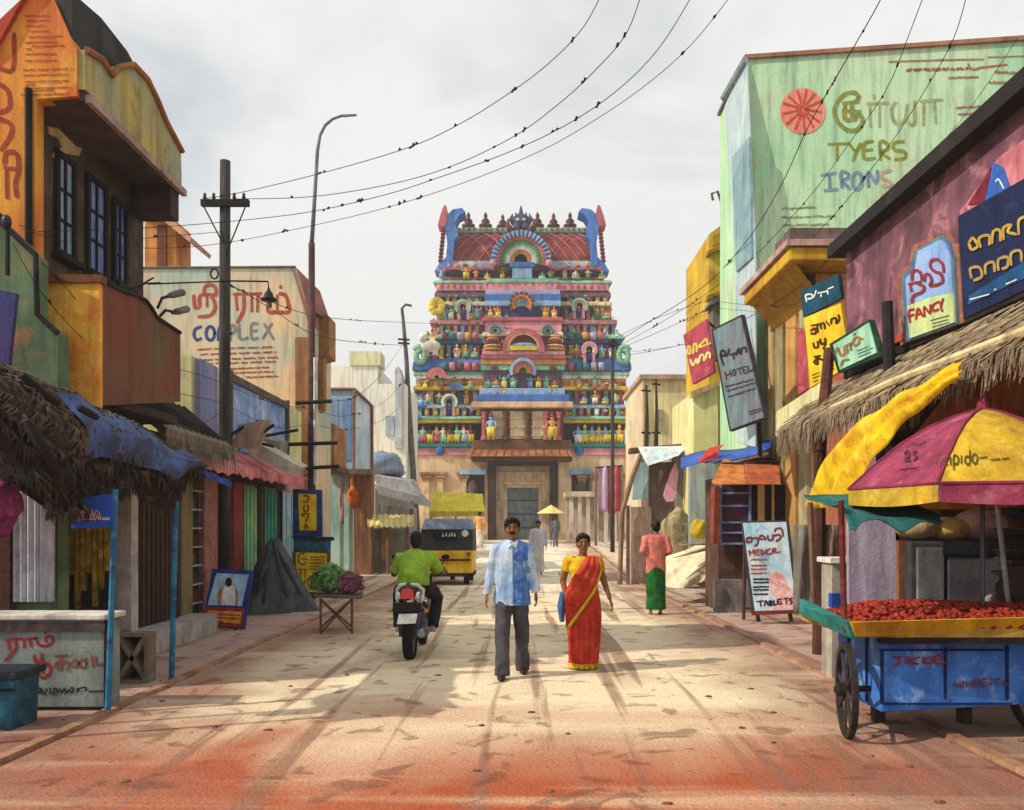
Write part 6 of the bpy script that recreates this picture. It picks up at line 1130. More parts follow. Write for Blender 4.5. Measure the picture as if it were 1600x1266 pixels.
# ---------- poster board with a portrait
t = thing('poster_board', 'blue framed portrait board with an orange text panel leaning on the pavement', 'sign', P(353, 985, 13)); fp = plane_proj(P(332, 890, 13.2), P(395, 892, 13.2), P(381, 980, 12.8)); ZP = (300, 560, 2.5325)
panel('frame', fp, [(80, 833), (242, 840), (207, 1068), (38, 1057)], M('#23489a', '#1a3470', sc=6), t, 0, .05, ZP); panel('picture', fp, [(97, 850), (224, 856), (196, 980), (62, 976)], M('#8fb8e0', '#c9dff0', '#6f9cd0', sc=5), t, .012, .03, ZP)
panel('lower_frame', fp, [(52, 985), (208, 990), (200, 1066), (38, 1055)], M('#a3342a', '#7d241f', sc=6), t, .013, .03, ZP); panel('text_panel', fp, [(62, 997), (196, 1003), (190, 1050), (56, 1042)], M('#e6913a', '#d3702a', '#efb05a', sc=6), t, .02, .02, ZP)
panel('portrait_arm', fp, [(103, 972), (100, 930), (112, 908), (126, 905), (122, 975)], M('#b58a5c', '#94683f', sc=9), t, .019, .004, ZP); panel('portrait_arm', fp, [(168, 978), (164, 905), (176, 912), (183, 935), (180, 979)], M('#b58a5c', '#94683f', sc=9), t, .019, .004, ZP)
panel('portrait_vest', fp, [(116, 975), (118, 935), (126, 905), (135, 897), (160, 897), (168, 908), (172, 935), (170, 978)], M('#f2f0ee', '#dcdad6', sc=9), t, .023, .004, ZP); panel('portrait_head', fp, [(145 + 13 * math.cos(q * .524), 886 + 19 * math.sin(q * .524)) for q in range(12)], M('#3a2018', '#2a1712', sc=9), t, .026, .004, ZP)
lettering(rows(70, 190, 1012, .04, 4, 41, 2) + rows(70, 188, 1026, .04, 4, 42, 2) + rows(68, 120, 1040, .04, 2, 43, 2), 1.8, fp, INK('#8a4a1c'), t, 'small_lettering', ZP, .024, smooth=False)
for a, b in (((62, 1058), (60, 1085)), ((172, 1066), (172, 1092))): MB().tube([P(300 + a[0] / 2.5325, 560 + a[1] / 2.5325, 12.8), P(300 + b[0] / 2.5325, 560 + b[1] / 2.5325, 12.75)], .03, 6).build('foot', DK, t)
# ---------- covered grey heap, folding table with vegetables, yellow signs
t = thing('tarp_covered_heap', 'dark grey tarpaulin covering a peaked heap behind the folding table', 'heap', P(432, 960, 16)); rws = []
for j in range(11):
    v = j / 10; r_ = []
    for i in range(29):
        a_ = 2 * math.pi * i / 28; rr_ = (.06 + .62 * v ** .85) * (1 + .2 * math.sin(3 * a_ + 1) * v + .13 * math.sin(7 * a_ + 2 * v) * v); r_.append(Vector((P(430, 0, 15.6).x + rr_ * math.cos(a_) * .95, 15.7 + rr_ * math.sin(a_), 1.38 * (1 - v ** (1.25 - .35 * math.cos(a_))) + .1 * mnoise.noise(Vector((a_ * 2, v * 4, 0))) * v * (1 - v) * 2 - .02)))
    rws.append(r_)
MB().grid(rws).build('sheet', M('#5b6066', '#42464c', '#7a8086', sc=3, amt=.5), t, True)
for k, (a, b, c, d) in enumerate(((425, 842, 400, 930), (428, 846, 448, 935), (424, 842, 412, 945), (430, 850, 470, 930))): MB().tube([P(a, b, 15.55), P((a + c) / 2, (b + d) / 2, 15.1), P(c, d, 14.95)], [.02, .05, .02], 6).build('fold', M('#4a4e54', '#34383d', sc=4), t, True)
t = thing('folding_table', 'small folding trestle table with crossed legs', 'table', P(528, 988, 12.5)); WD = M('#7a6458', '#5a483f', '#94806f', sc=5)
MB().slab([P(490, 934, 12.2), P(566, 936, 12.2), P(568, 928, 13.0), P(494, 927, 13.0)], (0, 0, .03)).build('table_top', WD, t)
for Y_ in (12.3, 12.9):
    for x in (501, 550): MB().tube([P(x, 935, Y_), Vector((P(x, 0, Y_).x, Y_, 0))], .018, 6).build('leg', WD, t)
    MB().tube([P(500, 936, Y_), Vector((P(550, 0, Y_).x, Y_, .03))], .015, 6).build('cross_leg', WD, t); MB().tube([P(550, 936, Y_), Vector((P(502, 0, Y_).x, Y_, .03))], .015, 6).build('cross_leg', WD, t)
def veg(name, cx, cy, Y_, rx, rz_, n, mat, label, seed):
    mb = MB(); q = random.Random(seed); c = P(cx, cy, Y_)
    mb.ball(c, (rx * .82, rx * .7, rz_ * .82), 10, 7)
    for k in range(n):
        a_, b_ = q.uniform(0, 6.28), q.uniform(-.5, 1.5); d = Vector((math.cos(a_) * math.cos(b_), math.sin(a_) * math.cos(b_), math.sin(b_))); p = c + Vector((d.x * rx, d.y * rx * .85, d.z * rz_)) * q.uniform(.7, 1.25); u = (d.orthogonal().normalized() + Vector((q.uniform(-.6, .6), q.uniform(-.6, .6), q.uniform(-.6, .6)))) * q.uniform(.03, .055); w_ = d.cross(u)
        i = mb.pts([p - u, p + w_ * .6, p + u + d * .03, p - w_ * .6]); mb.face(i, i + 1, i + 2, i + 3)
    tag(mb.build(name, mat), label, 'vegetables')
veg('green_leaves', 514, 909, 12.6, .24, .21, 420, M('#6f9a52', '#4f7a3c', '#94b878', sc=6), 'heap of leafy green vegetables on the folding table', 1); veg('purple_leaves', 546, 915, 12.6, .19, .15, 320, M('#8f4f6c', '#6b3550', '#b57f98', sc=6), 'heap of purple greens on the folding table beside the green heap', 2)
t = thing('yellow_signs', 'two stacked yellow signs in blue and brown frames by the turquoise wall', 'sign', P(488, 935, 17.9)); fq = fplane(17.9); ZY = (450, 755, 6.6625)
panel('upper_frame', fq, [(50, 62), (345, 70), (350, 555), (48, 550)], M('#2f4f84', '#223a66', sc=3), t, 0, .12, ZY); panel('upper_board', fq, [(105, 110), (295, 118), (293, 492), (120, 492)], M('#f2cf22', '#e6a81f', sc=3), t, .02, .05, ZY)
panel('lintel', fq, [(42, 548), (470, 562), (468, 600), (50, 590)], M('#1f2f50', '#16223c', sc=3), t, .03, .12, ZY); panel('lower_header', fq, [(55, 592), (435, 600), (430, 725), (55, 715)], M('#3f689c', '#22482f', '#5f8ac0', sc=4), t, 0, .12, ZY)
panel('lower_frame', fq, [(45, 715), (435, 722), (410, 1180), (45, 1172)], M('#8a4f24', '#6b3a18', sc=3), t, 0, .1, ZY); panel('lower_board', fq, [(80, 722), (405, 732), (388, 1135), (82, 1135)], M('#f5d722', '#e8b81f', sc=3), t, .02, .05, ZY)
BR = INK('#9c5a1c')
lettering([[(165, 130), (215, 145), (195, 200), (160, 190)], [(170, 230), (165, 290), (210, 280), (205, 225)], [(150, 320), (215, 325), (185, 400)], [(140, 330), (170, 350)], [(170, 475), (188, 430), (212, 475)]], 3.0, fq, BR, t, 'lettering', ZY, .026)
lettering([[(170, 730), (120, 745), (110, 810), (150, 850), (185, 825)], [(140, 790), (200, 792)], [(110, 895), (195, 900)], [(130, 900), (130, 980)], [(178, 900), (180, 985)], [(100, 1020), (110, 1060), (140, 1030), (160, 1065), (175, 1015)], [(190, 1010), (235, 1000), (240, 1080)], [(205, 1010), (205, 1075)]], 2.6, fq, BR, t, 'lettering', ZY, .026)
st = []
for y in (770, 800, 832, 865, 897): st += rows(232, 385 if y < 840 else 330, y, 0, 3, y, 5)
lettering(st, 1.9, fq, BR, t, 'small_lettering', ZY, .026, smooth=False)
# cream parasol by the gate
t = thing('cream_parasol', 'small cream parasol standing before the temple gate', 'parasol', P(861, 850, 42)); c = P(861, 789, 42)
for k in range(8):
    a0, a1 = R(45 * k), R(45 * k + 45); MB().slab([c, c + Vector((.72 * math.cos(a0), .72 * math.sin(a0), -.42)), c + Vector((.72 * math.cos(a1), .72 * math.sin(a1), -.42))], (0, 0, -.02)).build('canopy_panel', M('#ecdf94', '#d9c46a', '#f5eebd', sc=2), t)
MB().tube([c + Vector((0, 0, .05)), Vector((c.x, 42, .6))], .03, 6).build('pole', M('#8a8070', '#6b6254', sc=3), t)
# ================================================================== vehicles and people
WORK = bpy.data.scenes.new('workbench')      # a side scene in which skins are fused, removed again below
def blob(name, mb, voxel, mat, parent, clip=None, wrinkle=0.0, smooth=3, cutmax=None, paint=None):
    """fuse the pieces of a body or garment into one continuous skin"""
    me = mb.mesh(name + '_base'); o = bpy.data.objects.new(name + '_base', me); WORK.collection.objects.link(o)
    r = o.modifiers.new('r', 'REMESH'); r.mode = 'VOXEL'; r.voxel_size = voxel
    s = o.modifiers.new('s', 'SMOOTH'); s.iterations = smooth; s.factor = .5
    WORK.view_layers[0].update(); dg = WORK.view_layers[0].depsgraph; out = bpy.data.meshes.new_from_object(o.evaluated_get(dg)); bpy.data.objects.remove(o); bpy.data.meshes.remove(me)
    out.name = name
    nn = [v.normal.copy() for v in out.vertices] if wrinkle else None
    for vi, v in enumerate(out.vertices):
        if wrinkle:
            c = v.co; d = mnoise.noise(Vector((c.x * 11, c.y * 11, c.z * 5))) + .6 * mnoise.noise(Vector((c.x * 22 + 5, c.y * 22, c.z * 12))); v.co = c + nn[vi] * (wrinkle * d)
        if clip is not None and v.co.z < clip: v.co.z = clip
        if cutmax is not None and v.co.z > cutmax: v.co.z = cutmax
    if paint:
        for p in out.polygons: p.material_index = paint(p.center)
    return link(name, out, mat, parent, True)
SK = M('#94603f', '#7c4d32', '#a8724e', sc=9, amt=.3, rough=.55, bump=0, grain=.05); SKD = M('#6b4029', '#55301f', '#7d4f36', sc=9, amt=.3, rough=.55, bump=0, grain=.05); SKL = M('#a8744e', '#8f5f3f', sc=9, amt=.3, rough=.55, bump=0, grain=.05)
HAIR = M('#14110f', '#0c0a0a', '#241f1d', sc=14, rough=.5, bump=.3)
def hand(mb, w, d, side, r=.010, curl=.5, big=1.0):
    """palm, four fingers and a thumb from the wrist w along d"""
    d = Vector(d).normalized(); lat = Vector((0, -1, 0)); lat = (lat - d * lat.dot(d)).normalized(); nin = Vector((-side, 0, 0)); nin = (nin - d * nin.dot(d) - lat * nin.dot(lat)).normalized(); w = Vector(w)
    mb.tube([w - d * .02, w + d * .035 * big, w + d * .09 * big], [.024 * big, .034 * big, .034 * big], 10, .5, up=lat)
    for k in range(4):
        b = w + d * .085 * big + lat * (.028 - .019 * k) * big; l_ = (.068, .076, .070, .055)[k] * big
        mb.tube([b - d * .02, b + d * l_ * .45 + nin * l_ * .12 * curl, b + d * l_ * .8 + nin * l_ * .45 * curl, b + d * l_ * (1 - .25 * curl) + nin * l_ * .8 * curl], [r * big, r * big, r * .92 * big, r * .8 * big], 7)
    b = w + d * .03 * big + lat * .026 * big; mb.tube([b, b + d * .03 * big + lat * .028 * big + nin * .01, b + d * .062 * big + lat * .03 * big + nin * .02], [r * 1.25 * big, r * 1.15 * big, r * .95 * big], 7)
def head(mb, c, s=1.0):
    c = Vector(c)
    mb.ball(c + Vector((0, .005, .02)) * s, Vector((.077, .096, .100)) * s, 14, 10); mb.ball(c + Vector((0, -.03, -.055)) * s, Vector((.056, .062, .062)) * s, 12, 8); mb.ball(c + Vector((0, -.062, -.095)) * s, Vector((.028, .024, .022)) * s, 8, 6)
    mb.tube([c + Vector((0, -.088, .012)) * s, c + Vector((0, -.115, -.028)) * s], [.010 * s, .018 * s], 7)
    for q in (-1, 1): mb.ball(c + Vector((q * .078, .012, -.005)) * s, Vector((.012, .022, .032)) * s, 8, 6); mb.ball(c + Vector((q * .042, -.07, -.022)) * s, Vector((.026, .02, .02)) * s, 8, 6)
    mb.ball(c + Vector((0, -.083, -.062)) * s, Vector((.027, .014, .011)) * s, 8, 6)
def face(c, parent, s=1.0, tache=False, lip='#6b3a2e'):
    c = Vector(c)
    for q in (-1, 1):
        e = MB().ball(c + Vector((q * .033, -.0835, .006)) * s, Vector((.0125, .006, .0060)) * s, 8, 6).build('eye', M('#b9aea2', None, None, bump=0), parent, True)
        MB().ball(c + Vector((q * .033, -.0905, .006)) * s, Vector((.0075, .004, .0062)) * s, 8, 6).build('pupil', HAIR, e, True)
        MB().tube([c + Vector((q * .016, -.092, .024)) * s, c + Vector((q * .034, -.091, .031)) * s, c + Vector((q * .055, -.078, .025)) * s], [.004 * s, .006 * s, .003 * s], 6).build('eyebrow', HAIR, parent, True)
    MB().tube([c + Vector((-.026, -.090, -.060)) * s, c + Vector((0, -.099, -.058)) * s, c + Vector((.026, -.090, -.060)) * s], [.004 * s, .008 * s, .004 * s], 6).build('mouth', M(lip, None, None, bump=0), parent, True)
    if tache: MB().tube([c + Vector((-.034, -.086, -.053)) * s, c + Vector((-.015, -.100, -.042)) * s, c + Vector((.015, -.100, -.042)) * s, c + Vector((.034, -.086, -.053)) * s], [.004 * s, .010 * s, .010 * s, .004 * s], 6).build('moustache', HAIR, parent, True)
def hair_cap(c, parent, s=1.0, front=-.045, low=-.02, vox=.011):
    c = Vector(c); mb = MB().ball(c + Vector((0, .018, .045)) * s, Vector((.090, .102, .092)) * s, 14, 10); mb.ball(c + Vector((0, .055, .0)) * s, Vector((.082, .062, .085)) * s, 12, 8); mb.ball(c + Vector((0, -.055, .092)) * s, Vector((.062, .04, .032)) * s, 10, 7)
    for q in (-1, 1): mb.ball(c + Vector((q * .070, -.012, .045)) * s, Vector((.018, .045, .045)) * s, 8, 6)
    return blob('hair', mb, vox * s, HAIR, parent, wrinkle=.006)
# ---------- the man in the blue shirt
MAN = thing('person', 'man in a blue and white shirt and charcoal trousers walking towards the viewer', 'person', (-.10, 8.85, 0), local=True)
hc = (0.0, -.02, 1.57)
A = {-1: [(-.165, .01, 1.375), (-.222, .03, 1.12), (-.262, -.04, .885)], 1: [(.165, .01, 1.375), (.225, .05, 1.12), (.250, .02, .895)]}
LG = {-1: [(-.085, 0, .90), (-.10, -.13, .51), (-.10, -.20, .09)], 1: [(.085, .01, .90), (.10, -.01, .50), (.11, .20, .12)]}
b = MB(); head(b, hc); b.tube([(0, .02, 1.36), (0, .01, 1.46), (0, 0, 1.53)], [.062, .052, .052], 12)
b.tube([(0, 0, .86), (0, 0, 1.05), (0, 0, 1.25), (0, .01, 1.38)], [.14, .125, .15, .13], 14, .62)
for q in (-1, 1): b.tube(A[q], [.046, .038, .025], 10); hand(b, A[q][2], Vector(A[q][2]) - Vector(A[q][1]) * 1.0 + Vector((0, 0, -.02)), q, .0105, .55); b.tube(LG[q], [.075, .052, .036], 10)
blob('body', b, .0075, SK, MAN, smooth=2); face(hc, MAN, 1.0, True); hair_cap(hc, MAN)
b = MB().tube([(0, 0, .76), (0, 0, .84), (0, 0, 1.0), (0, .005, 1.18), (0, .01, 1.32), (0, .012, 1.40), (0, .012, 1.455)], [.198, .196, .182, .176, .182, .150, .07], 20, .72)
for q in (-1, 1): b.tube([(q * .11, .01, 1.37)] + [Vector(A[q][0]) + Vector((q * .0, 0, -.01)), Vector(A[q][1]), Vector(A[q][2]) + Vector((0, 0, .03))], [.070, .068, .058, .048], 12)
SH_PALE = M('#cbdeec', '#8fb3e0', '#f0f3f2', sc=5, amt=.6, bump=.1); SH_SHADE = M('#6d9ada', '#3464be', '#bcd3ee', sc=6, amt=.7, bump=.1)  # shaded half of the shirt painted in as a deeper blue
blob('shirt', b, .010, [SH_PALE, SH_SHADE], MAN, wrinkle=.011, smooth=3, clip=.765, paint=lambda c: 1 if (c.x > .010 and c.x + .07 * mnoise.noise(c * 7) < .185) else 0)
for q in (-1, 1):
    MB().slab([(q * .006, -.112, 1.40), (q * .040, -.112, 1.365), (q * .068, -.06, 1.435), (q * .045, -.06, 1.455)], (0, -.012, .004)).build('collar', M('#e6ebee', '#b9c9d6', sc=8), MAN); MB().tube([Vector(A[q][2]) + Vector((0, .002, .045)), Vector(A[q][2]) + Vector((0, 0, -.005))], [.048, .046], 14).build('cuff', M('#eef0f0', '#c5d0da', sc=8), MAN)
MB().tube([(.004, -.122, 1.36), (.006, -.132, 1.2), (.006, -.134, 1.0), (.004, -.142, .78)], .008, 6).build('placket', M('#8fa9c4', '#7d98b8', sc=8), MAN)
for z in (1.28, 1.14, 1.0, .88): MB().ball((.008, -.146, z), (.007, .004, .007), 8, 5).build('button', M('#6b7f94', None, None, bump=0), MAN)
b = MB().tube([(0, 0, .95), (0, 0, .88), (0, 0, .80)], [.15, .155, .15], 16, .66)
for q in (-1, 1): b.tube([(q * .078, 0, .86), (q * .088, (LG[q][0][1] + LG[q][1][1]) / 2, .7), LG[q][1], (LG[q][1][0] * .5 + LG[q][2][0] * .5, (LG[q][1][1] + LG[q][2][1]) / 2, .28), (LG[q][2][0], LG[q][2][1], .045)], [.092, .092, .078, .074, .080], 14)
blob('trousers', b, .010, M('#55525a', '#3a383f', '#6f6b70', sc=5, amt=.5, bump=.1), MAN, wrinkle=.010, clip=.03)
for q in (-1, 1): f = LG[q][2]; blob('shoe', MB().ball((f[0] + q * .01, f[1] - .055, .035), (.046, .125, .036), 12, 8).ball((f[0], f[1] + .02, .055), (.042, .06, .05), 10, 7), .009, M('#3d2a22', '#2a1c17', '#5a4033', sc=9, rough=.5), MAN, clip=.0)
# ---------- the woman in the red saree
WOM = thing('person', 'woman in a red saree with yellow border walking beside the man', 'person', (.69, 9.35, 0), local=True); k_ = .90
hc = (0, -.02, 1.40); b = MB(); head(b, hc, .94); b.tube([(0, .02, 1.2), (0, .01, 1.3), (0, 0, 1.36)], [.056, .046, .046], 12); b.tube([(0, 0, .78), (0, 0, .95), (0, 0, 1.1), (0, .01, 1.22)], [.15, .12, .135, .11], 14, .66)
A = {-1: [(-.165, .01, 1.215), (-.225, .03, .98), (-.185, -.06, .77)], 1: [(.165, .01, 1.215), (.235, .03, .985), (.30, -.03, .78)]}
for q in (-1, 1): b.tube(A[q], [.045, .038, .024], 10); hand(b, A[q][2], Vector(A[q][2]) - Vector(A[q][1]), q, .0095, .8, .9); b.tube([(q * .08, 0, .8), (q * .08, -.02, .42), (q * .08, -.03, .06)], [.08, .055, .035], 10); b.ball((q * .075, -.09, .03), (.035, .10, .025), 10, 6)
blob('body', b, .0075, SK, WOM, clip=0, smooth=2); face(hc, WOM, .94)
hair_cap(hc, WOM, .94); MB().ball((0, .105, 1.385), (.055, .045, .05), 12, 8).build('hair_bun', HAIR, WOM, True); MB().ball((0, -.117, 1.436), (.006, .004, .006), 8, 5).build('bindi', M('#8f1f24', None, None, bump=0), WOM)
b = MB().tube([(0, 0, .86), (0, 0, 1.0), (0, 0, 1.12), (0, .01, 1.22), (0, .012, 1.255)], [.150, .142, .165, .14, .075], 18, .72)
for q in (-1, 1): b.tube([(q * .10, .01, 1.21), A[q][0], Vector(A[q][0]).lerp(Vector(A[q][1]), .55)], [.066, .064, .056], 12)
blob('blouse', b, .010, M('#e6bf1f', '#c99a1a', '#f2d95a', sc=8, amt=.4, bump=.1), WOM, wrinkle=.006)
RS = M('#d8452f', '#a3251f', '#ea7a55', sc=5, amt=.5, bump=.15); YB = M('#e8c21f', '#c99a1a', '#f5dd5a', sc=9, bump=.1); rws = []
for j in range(22):
    v = j / 21; z = .92 - v * .885; rx, ry_ = (.165 + .055 * math.sin(min(1, v * 2.4) * math.pi / 2) - .055 * v), (.125 + .05 * math.sin(min(1, v * 2.4) * math.pi / 2) - .01 * v); r_ = []
    for i in range(73):
        a_ = 2 * math.pi * i / 72; fr = max(0, -math.sin(a_)); pl = 1 + (.17 * fr ** 2 * math.sin(a_ * 17 + .6 * math.sin(v * 3)) + .03 * math.sin(a_ * 7 + v * 2)) * v ** .6; r_.append(Vector((rx * math.cos(a_) * pl + .01 * math.sin(v * 3), ry_ * math.sin(a_) * pl - .03 * v * fr, z)))
    rws.append(r_)
MB().grid(rws).build('saree_skirt', RS, WOM, True)
MB().grid([[p * 1 + Vector((p.x * .04, p.y * .04, 0)) for p in rws[20]], [Vector((p.x * 1.045, p.y * 1.045, .022)) for p in rws[21]]]).build('hem_border', YB, WOM, True)
def drape(x, z): return Vector((x, -(.185 * math.sqrt(max(.05, 1 - (x / .30) ** 2)) + .012 + .03 * max(0, .95 - z)) if z < 1.2 else -(.185 - (z - 1.2) * .9) * math.sqrt(max(.05, 1 - (x / .30) ** 2)), z))
U = lerp_row([(.03, 1.275, 0), (-.03, 1.18, 0), (-.13, 1.03, 0), (-.20, .90, 0), (-.215, .70, 0)], 18); Lw = lerp_row([(.165, 1.255, 0), (.185, 1.12, 0), (.115, .92, 0), (-.04, .70, 0), (-.20, .48, 0)], 18)
rws = [[drape(U[i][0] + (Lw[i][0] - U[i][0]) * j / 12, U[i][1] + (Lw[i][1] - U[i][1]) * j / 12) + Vector((0, .012 * math.sin(j * 1.6 + i * .15), 0)) for i in range(18)] for j in range(13)]
MB().grid(rws, (0, .008, 0)).build('saree_drape', RS, WOM, True)
MB().grid([[p + Vector((0, -.008, 0)) for p in rws[12]], [drape(Lw[i][0] + .012, Lw[i][1] - .038) + Vector((0, -.012, 0)) for i in range(18)]], (0, .006, 0)).build('drape_border', YB, WOM, True)
b = MB().tube([(-.20, .03, 1.0), (-.215, -.01, .9), (-.24, 0, .80)], .006, 6); b.build('bag_strap', M('#3f5f8a', '#2d4568', sc=8), WOM)
blob('shoulder_bag', MB().tube([(-.225, .0, .86), (-.245, .0, .70), (-.235, 0, .52)], [.06, .085, .05], 12, .55, up=(0, 1, 0)), .012, M('#4a74a8', '#2f5488', '#7fa3cc', sc=8, amt=.4), WOM)
# ---------- simple townspeople farther off
def townsman(label, loc, rotz, h, shirt, lower, lunghi=False, sleeve=.5, arms=None, vox=.014, skin=SK, bend=0.0):
    t = thing('person', label, 'person', loc, rotz=rotz, local=True); s = h / 1.7; V = lambda x, y, z: Vector((x, y, z)) * s; c = V(0, -.02, 1.57)
    A = arms or {-1: [(-.18, .01, 1.385), (-.24, .03, 1.13), (-.24, -.05, .90)], 1: [(.18, .01, 1.385), (.24, .03, 1.13), (.24, -.05, .90)]}
    A = {q: [V(*p) for p in A[q]] for q in A}; b = MB(); head(b, c, s); b.tube([V(0, .02, 1.36), V(0, 0, 1.53)], [.06 * s, .05 * s], 10); b.tube([V(0, 0, .86), V(0, 0, 1.05), V(0, 0, 1.25), V(0, .01, 1.38)], [.14 * s, .125 * s, .15 * s, .13 * s], 12, .62)
    for q in (-1, 1): b.tube(A[q], [.046 * s, .038 * s, .026 * s], 9); hand(b, A[q][2], A[q][2] - A[q][1], q, .0115, .6, s); b.tube([V(q * .085, 0, .9), V(q * .09, -.02, .5), V(q * .09, 0, .08)], [.075 * s, .052 * s, .036 * s], 9); b.ball(V(q * .09, -.06, .03), V(.04, .11, .03), 9, 6)
    blob('body', b, vox, skin, t, clip=0, smooth=2); face(c, t, s); hair_cap(c, t, s, vox=.014)
    b = MB().tube([V(0, 0, .74), V(0, 0, .95), V(0, 0, 1.18), V(0, .01, 1.32), V(0, .012, 1.40), V(0, .012, 1.45)], [.185 * s, .18 * s, .178 * s, .19 * s, .16 * s, .07 * s], 16, .68)
    for q in (-1, 1): b.tube([V(q * .12, .01, 1.375), A[q][0], A[q][0].lerp(A[q][1], min(1, sleeve * 2))] + ([A[q][1].lerp(A[q][2], .9)] if sleeve > .6 else []), [.076 * s, .074 * s, .064 * s] + ([.05 * s] if sleeve > .6 else []), 11)
    blob('shirt', b, vox, shirt, t, wrinkle=.009, clip=.745 * s)
    b = MB()
    if lunghi: b.tube([V(0, 0, .9), V(0, 0, .75), V(0, 0, .4), V(0, 0, .1)], [.16 * s, .18 * s, .175 * s, .18 * s], 16, .75)
    else:
        b.tube([V(0, 0, .92), V(0, 0, .8)], [.165 * s, .165 * s], 14, .68)
        for q in (-1, 1): b.tube([V(q * .08, 0, .86), V(q * .09, -.02, .5), V(q * .09, 0, .06)], [.1 * s, .078 * s, .07 * s], 11)
    blob('sarong' if lunghi else 'trousers', b, vox, lower, t, wrinkle=.01, clip=.05 * s); return t
townsman('man in a salmon shirt and green sarong seen from behind', (2.42, 15.0, 0), R(180), 1.70, M('#e0897c', '#c9685e', '#efb0a2', sc=6, amt=.4, bump=.1), M('#1f6b2a', '#174f20', '#3f8f48', sc=5, amt=.4, bump=.1), True, .55, {-1: [(-.18, .01, 1.385), (-.25, .05, 1.12), (-.12, -.14, 1.02)], 1: [(.18, .01, 1.385), (.25, .05, 1.12), (.10, -.14, 1.02)]}, skin=SKL)
townsman('man in a pale lilac shirt and white dhoti behind the walking man', (.52, 26.0, gz(26)), 0, 1.72, M('#d9d3df', '#b8b0c4', '#efeaf0', sc=4, amt=.4, bump=.1), M('#e2dedc', '#c2bcbc', sc=4, bump=.1), True, .9, vox=.018)
townsman('man in an orange shirt and white dhoti right of the rickshaw', (-1.98, 39.5, gz(39.5)), R(170), 1.72, M('#eeb36a', '#d9924a', '#f5d09a', sc=4, amt=.4, bump=.1), M('#ece4d6', '#cfc2b2', sc=4, bump=.1), True, .5, vox=.022, skin=SKL)
townsman('small grey clad figure near the cream parasol', (1.63, 40.0, gz(40)), R(20), 1.5, M('#77777d', '#5a5a60', sc=4, bump=.1), M('#84848a', '#66666c', sc=4, bump=.1), False, .9, vox=.022, skin=SKD)
# ---------- motorcycle and rider
BK = thing('motorcycle', 'black motorcycle with white tail fairing and red tail lamp ridden away', 'motorcycle', (-1.34, 10.62, 0), local=True)
BLK = M('#17161a', '#0f0f12', '#2a292e', sc=8, rough=.35, bump=.05); CHR = M('#a9adb2', '#7d8288', sc=8, rough=.3, metal=.8, bump=0); WHT = M('#e9e9e6', '#cfcfcd', sc=8, rough=.4, bump=0); GRY = M('#6d7076', '#4f5157', sc=8, rough=.45, metal=.4, bump=0); TYR = M('#1c1b1c', '#121213', '#2a2829', sc=14, rough=.9)
def wheel(y, r, w, parent, x=0.0, z=None, spokes=10, name='wheel'):
    z = r if z is None else z; mb = MB(); n = 26; prof = [(-w, -.03), (-w * .9, -.012), (-w * .5, 0), (0, .004), (w * .5, 0), (w * .9, -.012), (w, -.03), (w * .8, -.07), (-w * .8, -.07), (-w, -.03)]
    mb.grid([[Vector((x + a, y + (r + c) * math.cos(2 * math.pi * i / n), z + (r + c) * math.sin(2 * math.pi * i / n))) for a, c in prof] for i in range(n + 1)]); o = mb.build(name, TYR, parent, True)
    mb = MB().grid([[Vector((x + a, y + (r - .07 + c) * math.cos(2 * math.pi * i / n), z + (r - .07 + c) * math.sin(2 * math.pi * i / n))) for a, c in ((-w * .6, 0), (w * .6, 0), (w * .6, -.025), (-w * .6, -.025), (-w * .6, 0))] for i in range(n + 1)]); mb.build('rim', CHR, o, True)
    for i in range(spokes): a_ = 2 * math.pi * i / spokes; MB().tube([(x, y, z), (x, y + (r - .09) * math.cos(a_), z + (r - .09) * math.sin(a_))], .012, 5).build('spoke', GRY, o)
    MB().lathe((x, y, z), [(.03, -w * 1.2), (.05, -w * .8), (.05, w * .8), (.03, w * 1.2)], 12, 'x').build('hub', GRY, o); return o
wheel(-.62, .29, .062, BK); wheel(.66, .29, .05, BK)
blob('tail_fairing', MB().tube([(0, -.20, .80), (0, -.50, .82), (0, -.78, .80), (0, -.88, .76)], [.13, .15, .12, .06], 14, .62, up=(1, 0, 0)), .014, BLK, BK)
for q in (-1, 1):
    MB().tube([(q * .03, -.78, .915), (q * .10, -.72, .895), (q * .155, -.62, .83), (q * .15, -.66, .73), (q * .13, -.7, .66)], [.014, .024, .026, .022, .01], 8).build('white_stripe', WHT, BK, True)
    MB().tube([(q * .09, -.84, .74), (q * .115, -.80, .80), (q * .135, -.76, .82)], [.008, .026, .008], 7).build('white_flash', WHT, BK, True)
    MB().tube([(q * .12, -.76, .62), (q * .20, -.80, .60)], .012, 6).build('indicator_stem', BLK, BK); MB().ball((q * .215, -.81, .60), (.03, .025, .022), 8, 6).build('indicator', M('#d98a2a', None, None, rough=.3, bump=0), BK, True)
    MB().tube([(q * .05, -.62, .30), (q * .10, -.42, .58), (q * .1, -.3, .70)], .022, 7).build('swing_strut', GRY, BK); MB().tube([(q * .10, -.62, .29), (q * .11, 0, .30)], .025, 6).build('swing_arm', BLK, BK)
    MB().tube([(q * .10, .66, .29), (q * .09, .50, .80), (q * .09, .45, .98)], .025, 7).build('fork', CHR, BK); MB().tube([(q * .09, -.1, .28), (q * .25, -.1, .28)], .018, 6).build('footpeg', BLK, BK)
    MB().tube([(q * .05, .42, 1.0), (q * .22, .40, 1.03), (q * .36, .30, 1.0)], .016, 7).build('handlebar', BLK, BK); MB().tube([(q * .26, .37, 1.03), (q * .32, .42, 1.16)], .007, 5).build('mirror_stem', BLK, BK); MB().ball((q * .33, .43, 1.19), (.055, .015, .036), 10, 6).build('mirror', BLK, BK, True)
